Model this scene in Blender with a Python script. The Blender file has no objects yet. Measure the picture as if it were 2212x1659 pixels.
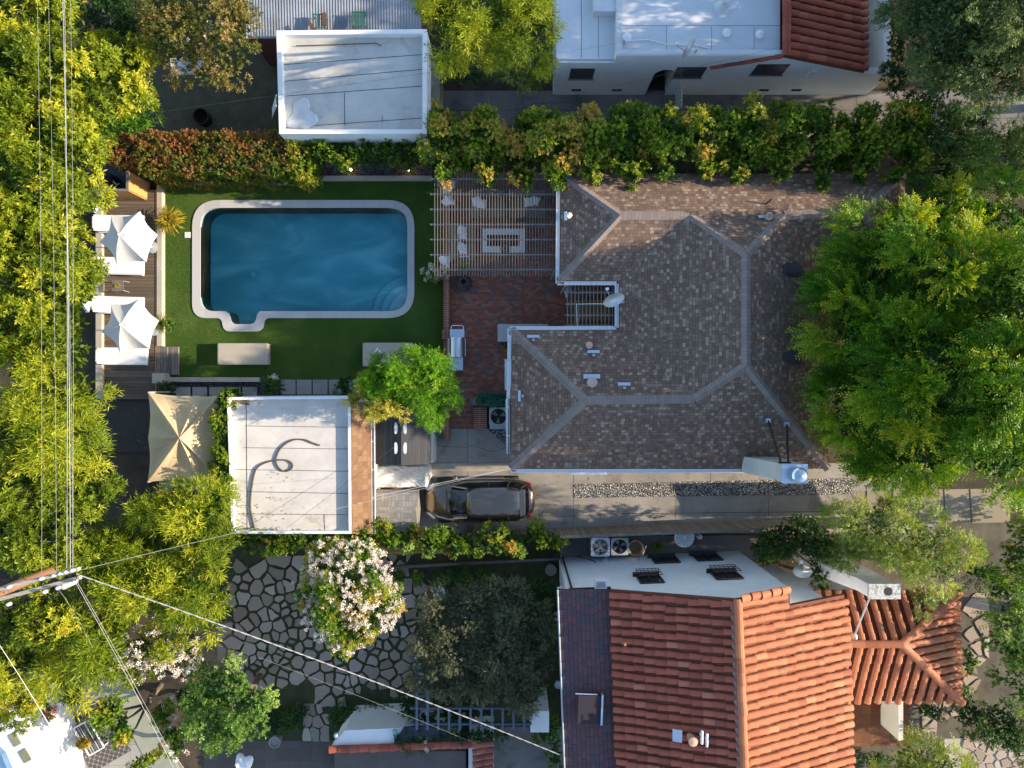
import bpy, math, random
import numpy as np
from mathutils import Vector, Matrix
from mathutils.geometry import tessellate_polygon
random.seed(7); rng = np.random.default_rng(7)
R = math.radians; PI = math.pi
S_ = bpy.context.scene; COL = S_.collection

# ---------------- camera, sky, sun, exposure ----------------
CAMH = 30.0; FPX = 1525.0            # camera height in metres; focal length for a 2212 px wide frame
cd = bpy.data.cameras.new('camera'); cam = bpy.data.objects.new('camera', cd); COL.objects.link(cam)
cam.location = (0, 0, CAMH); cam.rotation_euler = (0, 0, 0)
cd.sensor_width = 36.0; cd.lens = 36.0 * FPX / 2212.0; cd.clip_end = 2000
S_.camera = cam
SUN_EL = 20.5; SUN_AZ = 0.6           # azimuth measured from +X (right of the picture) towards +Y
W = bpy.data.worlds.new('World'); S_.world = W; W.use_nodes = True
nt = W.node_tree; nt.nodes.clear()
sky = nt.nodes.new('ShaderNodeTexSky'); sky.sky_type = 'NISHITA'; sky.sun_disc = False
sky.sun_elevation = R(SUN_EL); sky.sun_rotation = R(90 - SUN_AZ); sky.dust_density = 0.6; sky.ozone_density = 1.6
bg = nt.nodes.new('ShaderNodeBackground'); bg.inputs['Strength'].default_value = 0.15
wo = nt.nodes.new('ShaderNodeOutputWorld')
nt.links.new(sky.outputs[0], bg.inputs[0]); nt.links.new(bg.outputs[0], wo.inputs[0])
sl = bpy.data.lights.new('sun', 'SUN'); sl.energy = 4.2; sl.angle = R(0.5); sl.color = (1.0, 0.83, 0.62)
sun = bpy.data.objects.new('sun', sl); COL.objects.link(sun); sun.location = (40, 2, 30)
_d = Vector((math.cos(R(SUN_EL)) * math.cos(R(SUN_AZ)), math.cos(R(SUN_EL)) * math.sin(R(SUN_AZ)), math.sin(R(SUN_EL))))
sun.rotation_euler = _d.to_track_quat('Z', 'Y').to_euler()
S_.view_settings.view_transform = 'Standard'; S_.view_settings.look = 'None'
S_.view_settings.exposure = 1.36; S_.view_settings.gamma = 1.0
S_.cycles.max_bounces = 6; S_.cycles.diffuse_bounces = 3; S_.cycles.transparent_max_bounces = 8
S_.cycles.caustics_reflective = False; S_.cycles.caustics_refractive = False

# ---------------- helpers ----------------
def P(u, v, z=0.0):                  # measured point of the photograph (2212 x 1659) at height z -> metres
    k = (CAMH - z) / FPX
    return Vector(((u - 1106) * k, (829.5 - v) * k, z))
def M(px, z=0.0): return px * (CAMH - z) / FPX
WL = {}                              # world location of each object
def lab(o, label, cat, group=None):
    o['label'] = label; o['category'] = cat
    if group: o['group'] = group
    return o
def thing(name, label, cat, loc=(0, 0, 0), group=None, rz=0.0):
    o = bpy.data.objects.new(name, None); COL.objects.link(o); o.empty_display_size = .2
    o.location = loc; o.rotation_euler = (0, 0, rz); WL[o] = Vector(loc)
    return lab(o, label, cat, group)
def dup(root, loc, label, rz=None):
    r = root.copy(); COL.objects.link(r); r.location = loc; r['label'] = label
    if rz is not None: r.rotation_euler = (0, 0, rz)
    def rec(a, b):
        for ch in list(a.children):
            c = ch.copy(); COL.objects.link(c); c.parent = b; rec(ch, c)
    rec(root, r); WL[r] = Vector(loc)
    return r
class MB:
    def __init__(s): s.v = []; s.f = []; s.uv = []; s.t = []; s.tint = 0.5; s.use_uv = False
    def face(s, pts, uv=None):
        n = len(s.v); s.v += [tuple(p) for p in pts]; s.f.append(tuple(range(n, n + len(pts))))
        s.t.append(s.tint)
        if uv: s.use_uv = True
        s.uv.append(uv or [(p[0], p[1]) for p in pts])
    def add(s, vs, fs):
        n = len(s.v); s.v += [tuple(p) for p in vs]
        for f in fs:
            s.f.append(tuple(i + n for i in f)); s.t.append(s.tint); s.uv.append([(vs[i][0], vs[i][1]) for i in f])
    def bb(s, x0, x1, y0, y1, z0, z1):
        vs = [(x0, y0, z0), (x1, y0, z0), (x1, y1, z0), (x0, y1, z0), (x0, y0, z1), (x1, y0, z1), (x1, y1, z1), (x0, y1, z1)]
        s.add(vs, [(0, 3, 2, 1), (4, 5, 6, 7), (0, 1, 5, 4), (1, 2, 6, 5), (2, 3, 7, 6), (3, 0, 4, 7)]); return s
    def ob(s, c, sx, sy, sz, rz=0, ry=0, rx=0):   # oriented box, c = centre
        m = Matrix.Translation(Vector(c)) @ Matrix.Rotation(rz, 4, 'Z') @ Matrix.Rotation(ry, 4, 'Y') @ Matrix.Rotation(rx, 4, 'X')
        x, y, z = sx / 2, sy / 2, sz / 2
        vs = [m @ Vector(p) for p in [(-x, -y, -z), (x, -y, -z), (x, y, -z), (-x, y, -z), (-x, -y, z), (x, -y, z), (x, y, z), (-x, y, z)]]
        s.add(vs, [(0, 3, 2, 1), (4, 5, 6, 7), (0, 1, 5, 4), (1, 2, 6, 5), (2, 3, 7, 6), (3, 0, 4, 7)]); return s
    def prism(s, poly, z0, z1, bottom=False):
        pl = [(p[0], p[1]) for p in poly]
        a = sum(pl[i][0] * pl[(i + 1) % len(pl)][1] - pl[(i + 1) % len(pl)][0] * pl[i][1] for i in range(len(pl)))
        if a < 0: pl = pl[::-1]
        n = len(pl); vs = [(x, y, z0) for x, y in pl] + [(x, y, z1) for x, y in pl]
        fs = [tuple(range(n, 2 * n))] + [(i, (i + 1) % n, n + (i + 1) % n, n + i) for i in range(n)]
        if bottom: fs.append(tuple(range(n))[::-1])
        s.add(vs, fs); return s
    def holed(s, outer, holes, z, flip=False):
        loops = [[Vector((p[0], p[1], 0)) for p in outer]] + [[Vector((p[0], p[1], 0)) for p in h] for h in holes]
        flat = [p for l in loops for p in l]; tr = tessellate_polygon(loops)
        vs = [(p.x, p.y, z) for p in flat]; fs = []
        for t in tr:
            a, b, c = [flat[i] for i in t]
            cr = (b - a).x * (c - a).y - (b - a).y * (c - a).x
            fs.append(tuple(t) if (cr > 0) != flip else tuple(t)[::-1])
        s.add(vs, fs); return s
    def wall(s, loop, z0, z1, flip=False):
        n = len(loop); vs = [(p[0], p[1], z0) for p in loop] + [(p[0], p[1], z1) for p in loop]
        fs = [(i, (i + 1) % n, n + (i + 1) % n, n + i) for i in range(n)]
        if flip: fs = [f[::-1] for f in fs]
        s.add(vs, fs); return s
    def tube(s, path, r, n=6, r1=None, cap=True):
        path = [Vector(p) for p in path]; m = len(path); vs = []; ref = None
        for i, p in enumerate(path):
            d = (path[min(i + 1, m - 1)] - path[max(i - 1, 0)]).normalized()
            if ref is None: ref = Vector((0, 0, 1)) if abs(d.z) < .9 else Vector((1, 0, 0))
            a = (ref - d * ref.dot(d)).normalized(); b = d.cross(a); ref = a
            rr = r if r1 is None else r + (r1 - r) * i / max(1, m - 1)
            vs += [p + a * (rr * math.cos(2 * PI * k / n)) + b * (rr * math.sin(2 * PI * k / n)) for k in range(n)]
        fs = [(i * n + k, i * n + (k + 1) % n, (i + 1) * n + (k + 1) % n, (i + 1) * n + k) for i in range(m - 1) for k in range(n)]
        if cap: fs += [tuple(range(n))[::-1], tuple(range((m - 1) * n, m * n))]
        s.add(vs, fs); return s
    def lathe(s, c, prof, n=20, ax=None, sx=1, sy=1):
        c = Vector(c); vs = []; q = Vector((0, 0, 1)).rotation_difference(Vector(ax)) if ax is not None else None
        for r, z in prof:
            for k in range(n):
                p = Vector((r * sx * math.cos(2 * PI * k / n), r * sy * math.sin(2 * PI * k / n), z))
                vs.append(c + (q @ p if q else p))
        m = len(prof)
        fs = [(i * n + k, i * n + (k + 1) % n, (i + 1) * n + (k + 1) % n, (i + 1) * n + k) for i in range(m - 1) for k in range(n)]
        if prof[0][0] > 1e-4: fs.append(tuple(range(n))[::-1])
        if prof[-1][0] > 1e-4: fs.append(tuple(range((m - 1) * n, m * n)))
        s.add(vs, fs); return s
    def loft(s, rings, closed=True, cap=True):
        n = len(rings[0]); vs = [p for r in rings for p in r]; fs = []
        for i in range(len(rings) - 1):
            for k in range(n if closed else n - 1):
                fs.append((i * n + k, i * n + (k + 1) % n, (i + 1) * n + (k + 1) % n, (i + 1) * n + k))
        if cap: fs += [tuple(range(n))[::-1], tuple(range((len(rings) - 1) * n, len(rings) * n))]
        s.add(vs, fs); return s
    def blob(s, c, rx, ry, rz, n=10, m=6, jit=0):
        vs = []; c = Vector(c)
        for i in range(m + 1):
            th = PI * i / m
            for k in range(n):
                ph = 2 * PI * k / n; j = 1 + jit * random.uniform(-1, 1)
                vs.append(c + Vector((rx * j * math.sin(th) * math.cos(ph), ry * j * math.sin(th) * math.sin(ph), rz * j * math.cos(th))))
        fs = [(i * n + k, (i + 1) * n + k, (i + 1) * n + (k + 1) % n, i * n + (k + 1) % n) for i in range(m) for k in range(n)]
        s.add(vs, fs); return s
    def build(s, name, mat, parent=None, smooth=False, bevel=0, local=False, seg=2):
        if parent is not None: off = Vector((0, 0, 0)) if local else WL[parent]
        elif local: off = Vector((0, 0, 0))
        else:
            xs = [p[0] for p in s.v]; ys = [p[1] for p in s.v]; zs = [p[2] for p in s.v]
            off = Vector(((min(xs) + max(xs)) / 2, (min(ys) + max(ys)) / 2, min(zs)))
        me = bpy.data.meshes.new(name); me.from_pydata([(p[0] - off.x, p[1] - off.y, p[2] - off.z) for p in s.v], [], s.f)
        if s.use_uv:
            uvl = me.uv_layers.new(name='UVMap'); flat = [c for f in s.uv for q in f for c in q]; uvl.data.foreach_set('uv', flat)
        if len(set(s.t)) > 1:
            at = me.attributes.new('tint', 'FLOAT', 'FACE'); at.data.foreach_set('value', s.t)
        if smooth: me.polygons.foreach_set('use_smooth', [True] * len(s.f))
        me.materials.append(mat); o = bpy.data.objects.new(name, me); COL.objects.link(o)
        if parent is not None: o.parent = parent; WL[o] = WL[parent]
        else: o.location = off; WL[o] = off.copy()
        if bevel:
            b = o.modifiers.new('bevel', 'BEVEL'); b.width = bevel; b.segments = seg; b.limit_method = 'ANGLE'; b.angle_limit = R(40)
        return o
def struct(o): o['kind'] = 'structure'; return o
def px(poly, z=0): return [P(u, v, z) for u, v in poly]
def rounded(pts, rad, n=8):          # rounded polygon in metres
    out = []; m = len(pts)
    for i in range(m):
        a, b, c = Vector(pts[i - 1][:2]), Vector(pts[i][:2]), Vector(pts[(i + 1) % m][:2])
        r = rad[i]; d1 = (a - b); d2 = (c - b); l1 = d1.length; l2 = d2.length; d1.normalize(); d2.normalize()
        ang = math.acos(max(-1, min(1, d1.dot(d2)))); t = min(r / math.tan(ang / 2), l1 * .49, l2 * .49)
        p0 = b + d1 * t; p1 = b + d2 * t
        for k in range(n + 1):
            f = k / n; q = p0 * (1 - f) ** 2 + b * (2 * f * (1 - f)) * .83 + b * 0 + p1 * f ** 2
            q = p0 * (1 - f) ** 2 + b * 2 * f * (1 - f) + p1 * f ** 2
            out.append((q.x, q.y))
    return out

# ---------------- materials ----------------
class N:
    def __init__(s, name):
        s.m = bpy.data.materials.new(name); s.m.use_nodes = True; s.t = s.m.node_tree; s.t.nodes.clear()
        s.out = s.n('ShaderNodeOutputMaterial')
    def n(s, ty, **k):
        o = s.t.nodes.new(ty)
        for a, b in k.items(): setattr(o, a, b)
        return o
    def l(s, a, b): s.t.links.new(a, b)
    def val(s, inp, x):
        if hasattr(x, 'is_linked') or hasattr(x, 'links'): s.l(x, inp)
        else: inp.default_value = x
    def math(s, op, a, b=None, c=None):
        o = s.n('ShaderNodeMath', operation=op); s.val(o.inputs[0], a)
        if b is not None: s.val(o.inputs[1], b)
        if c is not None: s.val(o.inputs[2], c)
        return o.outputs[0]
    def ramp(s, fac, stops, interp='LINEAR'):
        o = s.n('ShaderNodeValToRGB'); o.color_ramp.interpolation = interp; el = o.color_ramp.elements
        while len(el) < len(stops): el.new(.5)
        for e, (p, c) in zip(el, stops): e.position = p; e.color = (*c, 1)
        s.l(fac, o.inputs[0]); return o.outputs[0]
    def noise(s, vec, scale, detail=3, rough=.6, dist=0):
        o = s.n('ShaderNodeTexNoise'); s.l(vec, o.inputs['Vector']); o.inputs['Scale'].default_value = scale
        o.inputs['Detail'].default_value = detail; o.inputs['Roughness'].default_value = rough; o.inputs['Distortion'].default_value = dist
        return o.outputs[0]
    def mix(s, f, a, b, blend='MIX'):
        o = s.n('ShaderNodeMix', data_type='RGBA', blend_type=blend)
        s.val(o.inputs[0], f)
        for i, x in ((6, a), (7, b)):
            if isinstance(x, tuple): o.inputs[i].default_value = (*x, 1)
            else: s.l(x, o.inputs[i])
        return o.outputs[2]
    def pos(s): return s.n('ShaderNodeNewGeometry').outputs['Position']
    def obj(s): return s.n('ShaderNodeTexCoord').outputs['Object']
    def uv(s): return s.n('ShaderNodeTexCoord').outputs['UV']
    def bsdf(s, col, rough=.8, metal=0, spec=.3, bump=None, bstr=.3, bdist=.02, coat=0):
        b = s.n('ShaderNodeBsdfPrincipled')
        if isinstance(col, tuple): b.inputs['Base Color'].default_value = (*col, 1)
        else: s.l(col, b.inputs['Base Color'])
        s.val(b.inputs['Roughness'], rough); b.inputs['Metallic'].default_value = metal
        b.inputs['Specular IOR Level'].default_value = spec; b.inputs['Coat Weight'].default_value = coat
        if bump is not None:
            bp = s.n('ShaderNodeBump'); bp.inputs['Strength'].default_value = bstr; bp.inputs['Distance'].default_value = bdist
            s.l(bump, bp.inputs['Height']); s.l(bp.outputs[0], b.inputs['Normal'])
        return b
    def done(s, b): s.l(b.outputs[0], s.out.inputs[0]); return s.m
def sc(c, k): return tuple(x * k for x in c)
def mat(name, c, rough=.8, var=.25, scale=1.5, bump=.25, bscale=30, metal=0, spec=.3, c2=None, stain=None, coat=0, bdist=.01, fine=.12):
    g = N(name); p = g.pos()
    a = g.noise(p, scale, 4, .65); col = g.ramp(a, [(.3, sc(c, 1 - var)), (.7, c2 or sc(c, 1 + var * .6))])
    f = g.noise(p, bscale, 3, .7); col = g.mix(g.math('MULTIPLY', g.math('SUBTRACT', f, .35), fine * 3), col, sc(c, .55))
    if stain:
        sm = g.noise(p, stain[1], 5, .7, .4); k = g.math('GREATER_THAN', sm, stain[2]) if len(stain) > 3 else g.ramp(sm, [(stain[2], (0, 0, 0)), (stain[2] + .12, (1, 1, 1))])
        col = g.mix(g.math('MULTIPLY', k, .75), col, stain[0])
    return g.done(g.bsdf(col, rough, metal, spec, f if bump else None, bump, bdist, coat))
def streak(name, c, rough=.85, ax=0, spec=.25, var=.3, pitch=None, gap=.012, gapc=None, long=1.2, wide=14, tintvar=.35, bump=.3):
    """planks or stripes running along axis ax (0 = x) of world position; pitch = board width"""
    g = N(name); sp = g.n('ShaderNodeSeparateXYZ'); g.l(g.pos(), sp.inputs[0])
    al = sp.outputs[ax]; ac = sp.outputs[1 - ax]
    cm = g.n('ShaderNodeCombineXYZ'); g.l(g.math('MULTIPLY', al, long), cm.inputs[0]); g.l(g.math('MULTIPLY', ac, wide), cm.inputs[1])
    a = g.noise(cm.outputs[0], 1.0, 4, .7); col = g.ramp(a, [(.25, sc(c, 1 - var)), (.75, sc(c, 1 + var))])
    h = a
    if pitch:
        q = g.math('DIVIDE', ac, pitch); row = g.math('FLOOR', q); fr = g.math('FRACT', q)
        wn = g.n('ShaderNodeTexWhiteNoise', noise_dimensions='1D'); g.l(row, wn.inputs['W'])
        k = g.math('ADD', g.math('MULTIPLY', wn.outputs[0], tintvar), 1 - tintvar * .5)
        hs = g.n('ShaderNodeHueSaturation'); g.l(col, hs.inputs['Color']); g.l(k, hs.inputs['Value']); col = hs.outputs[0]
        gp = g.math('LESS_THAN', fr, gap / pitch); col = g.mix(gp, col, gapc or sc(c, .3))
    return g.done(g.bsdf(col, rough, 0, spec, h, bump, .01))
def cells(name, w, h, stops, mortar=None, mw=.01, rand_off=False, rough=.85, src='uv', spec=.25, bstr=.4, swap=False, blotch=0.0, jit=0.0, half=.5):
    """rows of rectangular units: each unit picks its own colour"""
    g = N(name); sp = g.n('ShaderNodeSeparateXYZ'); g.l(g.uv() if src == 'uv' else g.pos(), sp.inputs[0])
    x, y = (sp.outputs[1], sp.outputs[0]) if swap else (sp.outputs[0], sp.outputs[1])
    yy = g.math('DIVIDE', y, h); row = g.math('FLOOR', yy); fy = g.math('FRACT', yy)
    wr = g.n('ShaderNodeTexWhiteNoise', noise_dimensions='1D'); g.l(row, wr.inputs['W'])
    off = wr.outputs[0] if rand_off else g.math('MULTIPLY', g.math('MODULO', g.math('ABSOLUTE', row), 2.0), half)
    xx = g.math('ADD', g.math('DIVIDE', x, w), off)
    if jit:
        nz = g.n('ShaderNodeTexNoise', noise_dimensions='2D'); cv = g.n('ShaderNodeCombineXYZ'); g.l(g.math('MULTIPLY', xx, .9), cv.inputs[0]); g.l(g.math('MULTIPLY', row, 3.7), cv.inputs[1])
        g.l(cv.outputs[0], nz.inputs['Vector']); nz.inputs['Scale'].default_value = 1
        xx = g.math('ADD', xx, g.math('MULTIPLY', nz.outputs[0], jit))
    col_ = g.math('FLOOR', xx); fx = g.math('FRACT', xx)
    cb = g.n('ShaderNodeCombineXYZ'); g.l(col_, cb.inputs[0]); g.l(row, cb.inputs[1])
    wn = g.n('ShaderNodeTexWhiteNoise', noise_dimensions='2D'); g.l(cb.outputs[0], wn.inputs['Vector'])
    fac = wn.outputs['Value']
    if blotch:
        bl = g.noise(g.pos(), 1.1, 3); fac = g.math('ADD', g.math('MULTIPLY', fac, 1 - blotch * .5), g.math('MULTIPLY', g.math('SUBTRACT', bl, .25), blotch))
    col = g.ramp(fac, stops, 'CONSTANT')
    fn = g.noise(g.pos(), 45, 2); col = g.mix(g.math('MULTIPLY', fn, .35), col, sc(stops[0][1], .6))
    e = g.math('MAXIMUM', g.math('LESS_THAN', fx, mw / w), g.math('LESS_THAN', fy, mw / h))
    if mortar: col = g.mix(e, col, mortar)
    hh = g.math('SUBTRACT', g.math('ADD', g.math('MULTIPLY', g.math('SUBTRACT', 1.0, fy), .6), g.math('MULTIPLY', wn.outputs['Value'], .4)), g.math('MULTIPLY', e, .8))
    return g.done(g.bsdf(col, rough, 0, spec, hh, bstr, .02))
def tinted(name, stops, rough=.7, spec=.3, bump=.3, bscale=35, moss=None):
    g = N(name); at = g.n('ShaderNodeAttribute'); at.attribute_name = 'tint'
    col = g.ramp(at.outputs['Fac'], stops); f = g.noise(g.pos(), bscale, 3)
    col = g.mix(g.math('MULTIPLY', f, .3), col, sc(stops[0][1], .7))
    if moss: col = g.mix(g.ramp(g.noise(g.pos(), 2.2, 5, .75), [(.55, (0, 0, 0)), (.68, (.8, .8, .8))]), col, moss)
    return g.done(g.bsdf(col, rough, 0, spec, f, bump, .01))
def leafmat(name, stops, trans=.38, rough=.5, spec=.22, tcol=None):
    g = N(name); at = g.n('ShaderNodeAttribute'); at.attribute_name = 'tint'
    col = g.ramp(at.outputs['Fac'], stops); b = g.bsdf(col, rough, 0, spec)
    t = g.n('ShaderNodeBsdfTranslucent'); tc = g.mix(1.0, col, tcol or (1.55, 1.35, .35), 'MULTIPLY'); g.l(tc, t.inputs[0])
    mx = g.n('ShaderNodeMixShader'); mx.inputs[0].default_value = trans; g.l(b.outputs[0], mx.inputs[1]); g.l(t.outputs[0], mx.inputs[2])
    g.l(mx.outputs[0], g.out.inputs[0]); return g.m
def plain(name, c, rough=.5, metal=0, spec=.4, coat=0):
    g = N(name); f = g.noise(g.obj(), 12, 3)
    col = g.mix(g.math('MULTIPLY', f, .25), c, sc(c, .7)); return g.done(g.bsdf(col, rough, metal, spec, coat=coat))

M_soil = mat('soil', (.055, .042, .028), .95, .4, .8, .6, 25, c2=(.085, .065, .042), bdist=.03)
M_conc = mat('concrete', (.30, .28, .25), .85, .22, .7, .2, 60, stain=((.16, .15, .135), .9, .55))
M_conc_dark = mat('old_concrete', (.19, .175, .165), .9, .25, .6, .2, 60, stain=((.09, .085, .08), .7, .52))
M_conc_warm = mat('warm_concrete', (.40, .35, .28), .85, .15, 1.0, .2, 70)
M_white_wall = mat('white_stucco', (.80, .80, .79), .85, .07, 1.2, .4, 45, bdist=.012, fine=.06, stain=((.5, .5, .47), .5, .66))
M_white_roof = mat('white_roof_membrane', (.54, .53, .49), .75, .16, .9, .3, 12, stain=((.36, .33, .29), .8, .56))
M_white_roof2 = mat('cool_white_roof', (.60, .62, .64), .7, .07, .8, .15, 30)
M_white = plain('white_paint', (.78, .79, .80), .45)
M_cloth_white = mat('white_cloth', (.54, .53, .50), .9, .05, 3, .15, 60, fine=.05)
M_grey_plastic = plain('grey_paint', (.38, .40, .41), .5)
M_dark = plain('dark_metal', (.03, .03, .033), .45)
M_black = plain('black_paint', (.015, .015, .016), .5)
M_glass = plain('dark_glass', (.012, .015, .018), .06, 0, .8)
M_window = plain('window_glass', (.05, .06, .07), .12, 0, .7)
M_steel = plain('steel', (.62, .66, .70), .28, .85)
M_alu = plain('galvanised_sheet', (.55, .62, .70), .4, .6)
M_wood = streak('cedar_boards', (.40, .21, .07), .7, 1, .3, pitch=.14)
M_deck = streak('deck_boards', (.125, .095, .065), .8, 0, .3, pitch=.14, gap=.014, tintvar=.5)
M_step = streak('step_boards', (.16, .14, .12), .8, 1, .3, pitch=.14, gap=.012)
M_slat = streak('weathered_slats', (.17, .15, .13), .85, 1, .2)
M_beam = streak('weathered_beams', (.30, .29, .28), .85, 0, .2)
M_bluebeam = plain('blue_grey_beam', (.10, .125, .16), .7)
M_fence = streak('tan_fence_boards', (.26, .225, .17), .85, 1, .2, pitch=.15)
M_gravel_l = None
def gravel(name, stops, scale):
    g = N(name); p = g.pos(); v = g.n('ShaderNodeTexVoronoi'); g.l(p, v.inputs['Vector']); v.inputs['Scale'].default_value = scale
    s = g.n('ShaderNodeSeparateColor'); g.l(v.outputs['Color'], s.inputs[0]); col = g.ramp(s.outputs[0], stops)
    e = g.ramp(v.outputs['Distance'], [(.3, (1, 1, 1)), (.62, (.12, .12, .12))]); col = g.mix(.85, col, e, 'MULTIPLY')
    h = g.math('SUBTRACT', 1.0, v.outputs['Distance']); return g.done(g.bsdf(col, .85, 0, .3, h, 1.0, .05))
M_gravel = gravel('grey_gravel', [(0, (.10, .10, .11)), (.45, (.28, .28, .28)), (.8, (.5, .48, .45)), (1, (.7, .68, .63))], 17)
M_gravel_dark = gravel('dark_gravel', [(0, (.02, .022, .03)), (.6, (.07, .075, .09)), (1, (.20, .20, .22))], 22)
M_gravel_brown = gravel('brown_gravel', [(0, (.08, .07, .065)), (.6, (.19, .17, .16)), (1, (.34, .31, .29))], 22)
def turf():
    g = N('artificial_turf'); p = g.pos(); a = g.noise(p, .5, 3); b = g.noise(p, 60, 3, .8); c = g.noise(p, 7, 3, .7)
    sp = g.n('ShaderNodeSeparateXYZ'); g.l(p, sp.inputs[0]); cm = g.n('ShaderNodeCombineXYZ'); g.l(g.math('MULTIPLY', sp.outputs[0], 2), cm.inputs[0]); g.l(g.math('MULTIPLY', sp.outputs[1], 26), cm.inputs[1])
    st = g.noise(cm.outputs[0], 1, 3)
    col = g.ramp(g.math('ADD', g.math('MULTIPLY', a, .6), g.math('MULTIPLY', b, .4)), [(.34, (.022, .060, .008)), (.52, (.055, .11, .014)), (.66, (.11, .165, .03))])
    col = g.mix(g.math('MULTIPLY', c, .35), col, (.035, .07, .01)); col = g.mix(g.math('MULTIPLY', st, .4), col, (.06, .11, .015))
    return g.done(g.bsdf(col, .8, 0, .2, b, .9, .05))
M_turf = turf()
M_paver = cells('brick_paving', .20, .10, [(0, (.27, .10, .07)), (.3, (.34, .13, .088)), (.52, (.24, .09, .065)), (.68, (.38, .17, .11)), (.80, (.11, .125, .13)), (.91, (.18, .15, .14))], (.15, .11, .09), .007, src='pos', bstr=.2, blotch=.25)
M_brick = cells('brick_wall', .45, .085, [(0, (.22, .075, .045)), (.4, (.27, .09, .055)), (.75, (.19, .065, .04))], (.42, .32, .25), .012, src='pos', half=0.0)
M_brick_v = cells('brick_steps', .085, .22, [(0, (.20, .07, .045)), (.4, (.25, .085, .055)), (.75, (.17, .06, .04))], (.38, .29, .23), .011, src='pos', half=0.0)
M_shingle = cells('brown_shingles', .15, .118, [(0, (.185, .122, .088)), (.30, (.222, .150, .110)), (.52, (.155, .10, .073)), (.72, (.285, .202, .146)), (.86, (.38, .29, .205)), (.95, (.25, .155, .105))], (.07, .052, .043), .010, True, jit=.6, bstr=.35, blotch=.25)
M_ridge = cells('ridge_caps', .9, .14, [(0, (.245, .195, .17)), (.5, (.275, .22, .19))], (.12, .10, .09), .008, True, bstr=.35)
M_shingle_tan = cells('tan_shingles', .22, .2, [(0, (.22, .125, .07)), (.5, (.27, .16, .09)), (.8, (.19, .105, .06))], (.15, .09, .05), .01, True, bstr=.4)
M_shingle_purple = cells('dark_red_shingles', .3, .15, [(0, (.090, .055, .062)), (.4, (.112, .060, .066)), (.7, (.075, .06, .072)), (.86, (.135, .058, .060))], (.035, .026, .032), .016, True, bstr=.45)
M_shingle_grey = cells('grey_shingles', .14, .24, [(0, (.26, .25, .235)), (.4, (.30, .29, .27)), (.75, (.22, .21, .20))], (.12, .115, .11), .012, True, src='uv', bstr=.4)
M_tile_red = tinted('red_clay_tiles', [(0, (.25, .062, .038)), (.5, (.36, .092, .055)), (.88, (.41, .115, .067)), (1, (.45, .16, .095))])
M_tile_orange = tinted('orange_clay_tiles', [(0, (.30, .095, .045)), (.5, (.41, .14, .062)), (.88, (.46, .17, .075)), (1, (.49, .22, .10))], moss=(.30, .20, .11))
M_tile_dark = tinted('dusky_clay_tiles', [(0, (.20, .05, .035)), (.5, (.30, .07, .045)), (1, (.36, .11, .07))])
M_tile_pan = mat('pan_tiles', (.16, .055, .03), .9)
M_coping = cells('pool_coping_stone', .62, 30, [(0, (.48, .475, .46)), (.4, (.51, .50, .48)), (.75, (.455, .45, .435))], (.34, .31, .28), .008, src='pos', bstr=.1)
M_ledge = mat('pale_stone_ledge', (.42, .37, .30), .85, .15, 1.5, .2, 50)
M_canvas_tan = mat('tan_canvas', (.52, .40, .24), .9, .1, 2, .15, 70, fine=.08, stain=((.25, .22, .17), .9, .68))
M_cushion = mat('beige_upholstery', (.42, .37, .29), .95, .06, 3, .3, 80, fine=.08)
M_taupe = mat('taupe_upholstery', (.17, .15, .125), .95, .08, 3, .3, 80)
M_lounger = streak('white_sling_fabric', (.72, .72, .72), .8, 0, .3, var=.05, pitch=.045, gap=.006, gapc=(.5, .5, .52), tintvar=.06)
M_stucco_cream = mat('cream_stucco', (.60, .57, .49), .9, .08, 2, .4, 50)
M_chim = mat('stained_chimney_top', (.55, .53, .48), .9, .15, 3, .4, 30, stain=((.08, .075, .07), 9, .50))
M_asph = streak('black_board_roof', (.035, .037, .042), .6, 1, .4, pitch=.09, tintvar=.5)
M_corr = streak('corrugated_sheet_metal', (.17, .20, .24), .5, 1, .5, pitch=.11, gap=.04, gapc=(.10, .12, .15), wide=9, tintvar=.4)
M_bark = mat('bark', (.14, .11, .08), .95, .3, 4, .8, 30)
M_bark_pale = mat('pale_bark', (.42, .36, .28), .9, .25, 4, .6, 30)
M_terracotta = plain('terracotta', (.36, .13, .06), .8)
M_stone = tinted('flagstone', [(0, (.24, .18, .125)), (.35, (.32, .26, .19)), (.7, (.38, .28, .22)), (1, (.46, .40, .31))], .9, bscale=14)
M_pole = streak('weathered_timber', (.36, .31, .25), .9, 0, .2, var=.4, wide=30)
M_pole_red = streak('sunlit_red_timber', (.20, .105, .06), .9, 0, .2, var=.4, wide=30)
M_wire = plain('aluminium_cable', (.36, .36, .36), .5, .3)
M_wire_dark = plain('black_cable', (.06, .06, .06), .6)
M_soil_dry = mat('dry_soil', (.20, .14, .08), .95, .3, 2, .5, 20)
M_tile_floor = cells('porch_floor_tiles', .4, .4, [(0, (.16, .065, .03)), (.4, (.20, .085, .04)), (.8, (.13, .055, .028))], (.08, .045, .03), .012, src='pos', half=0.0)
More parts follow.
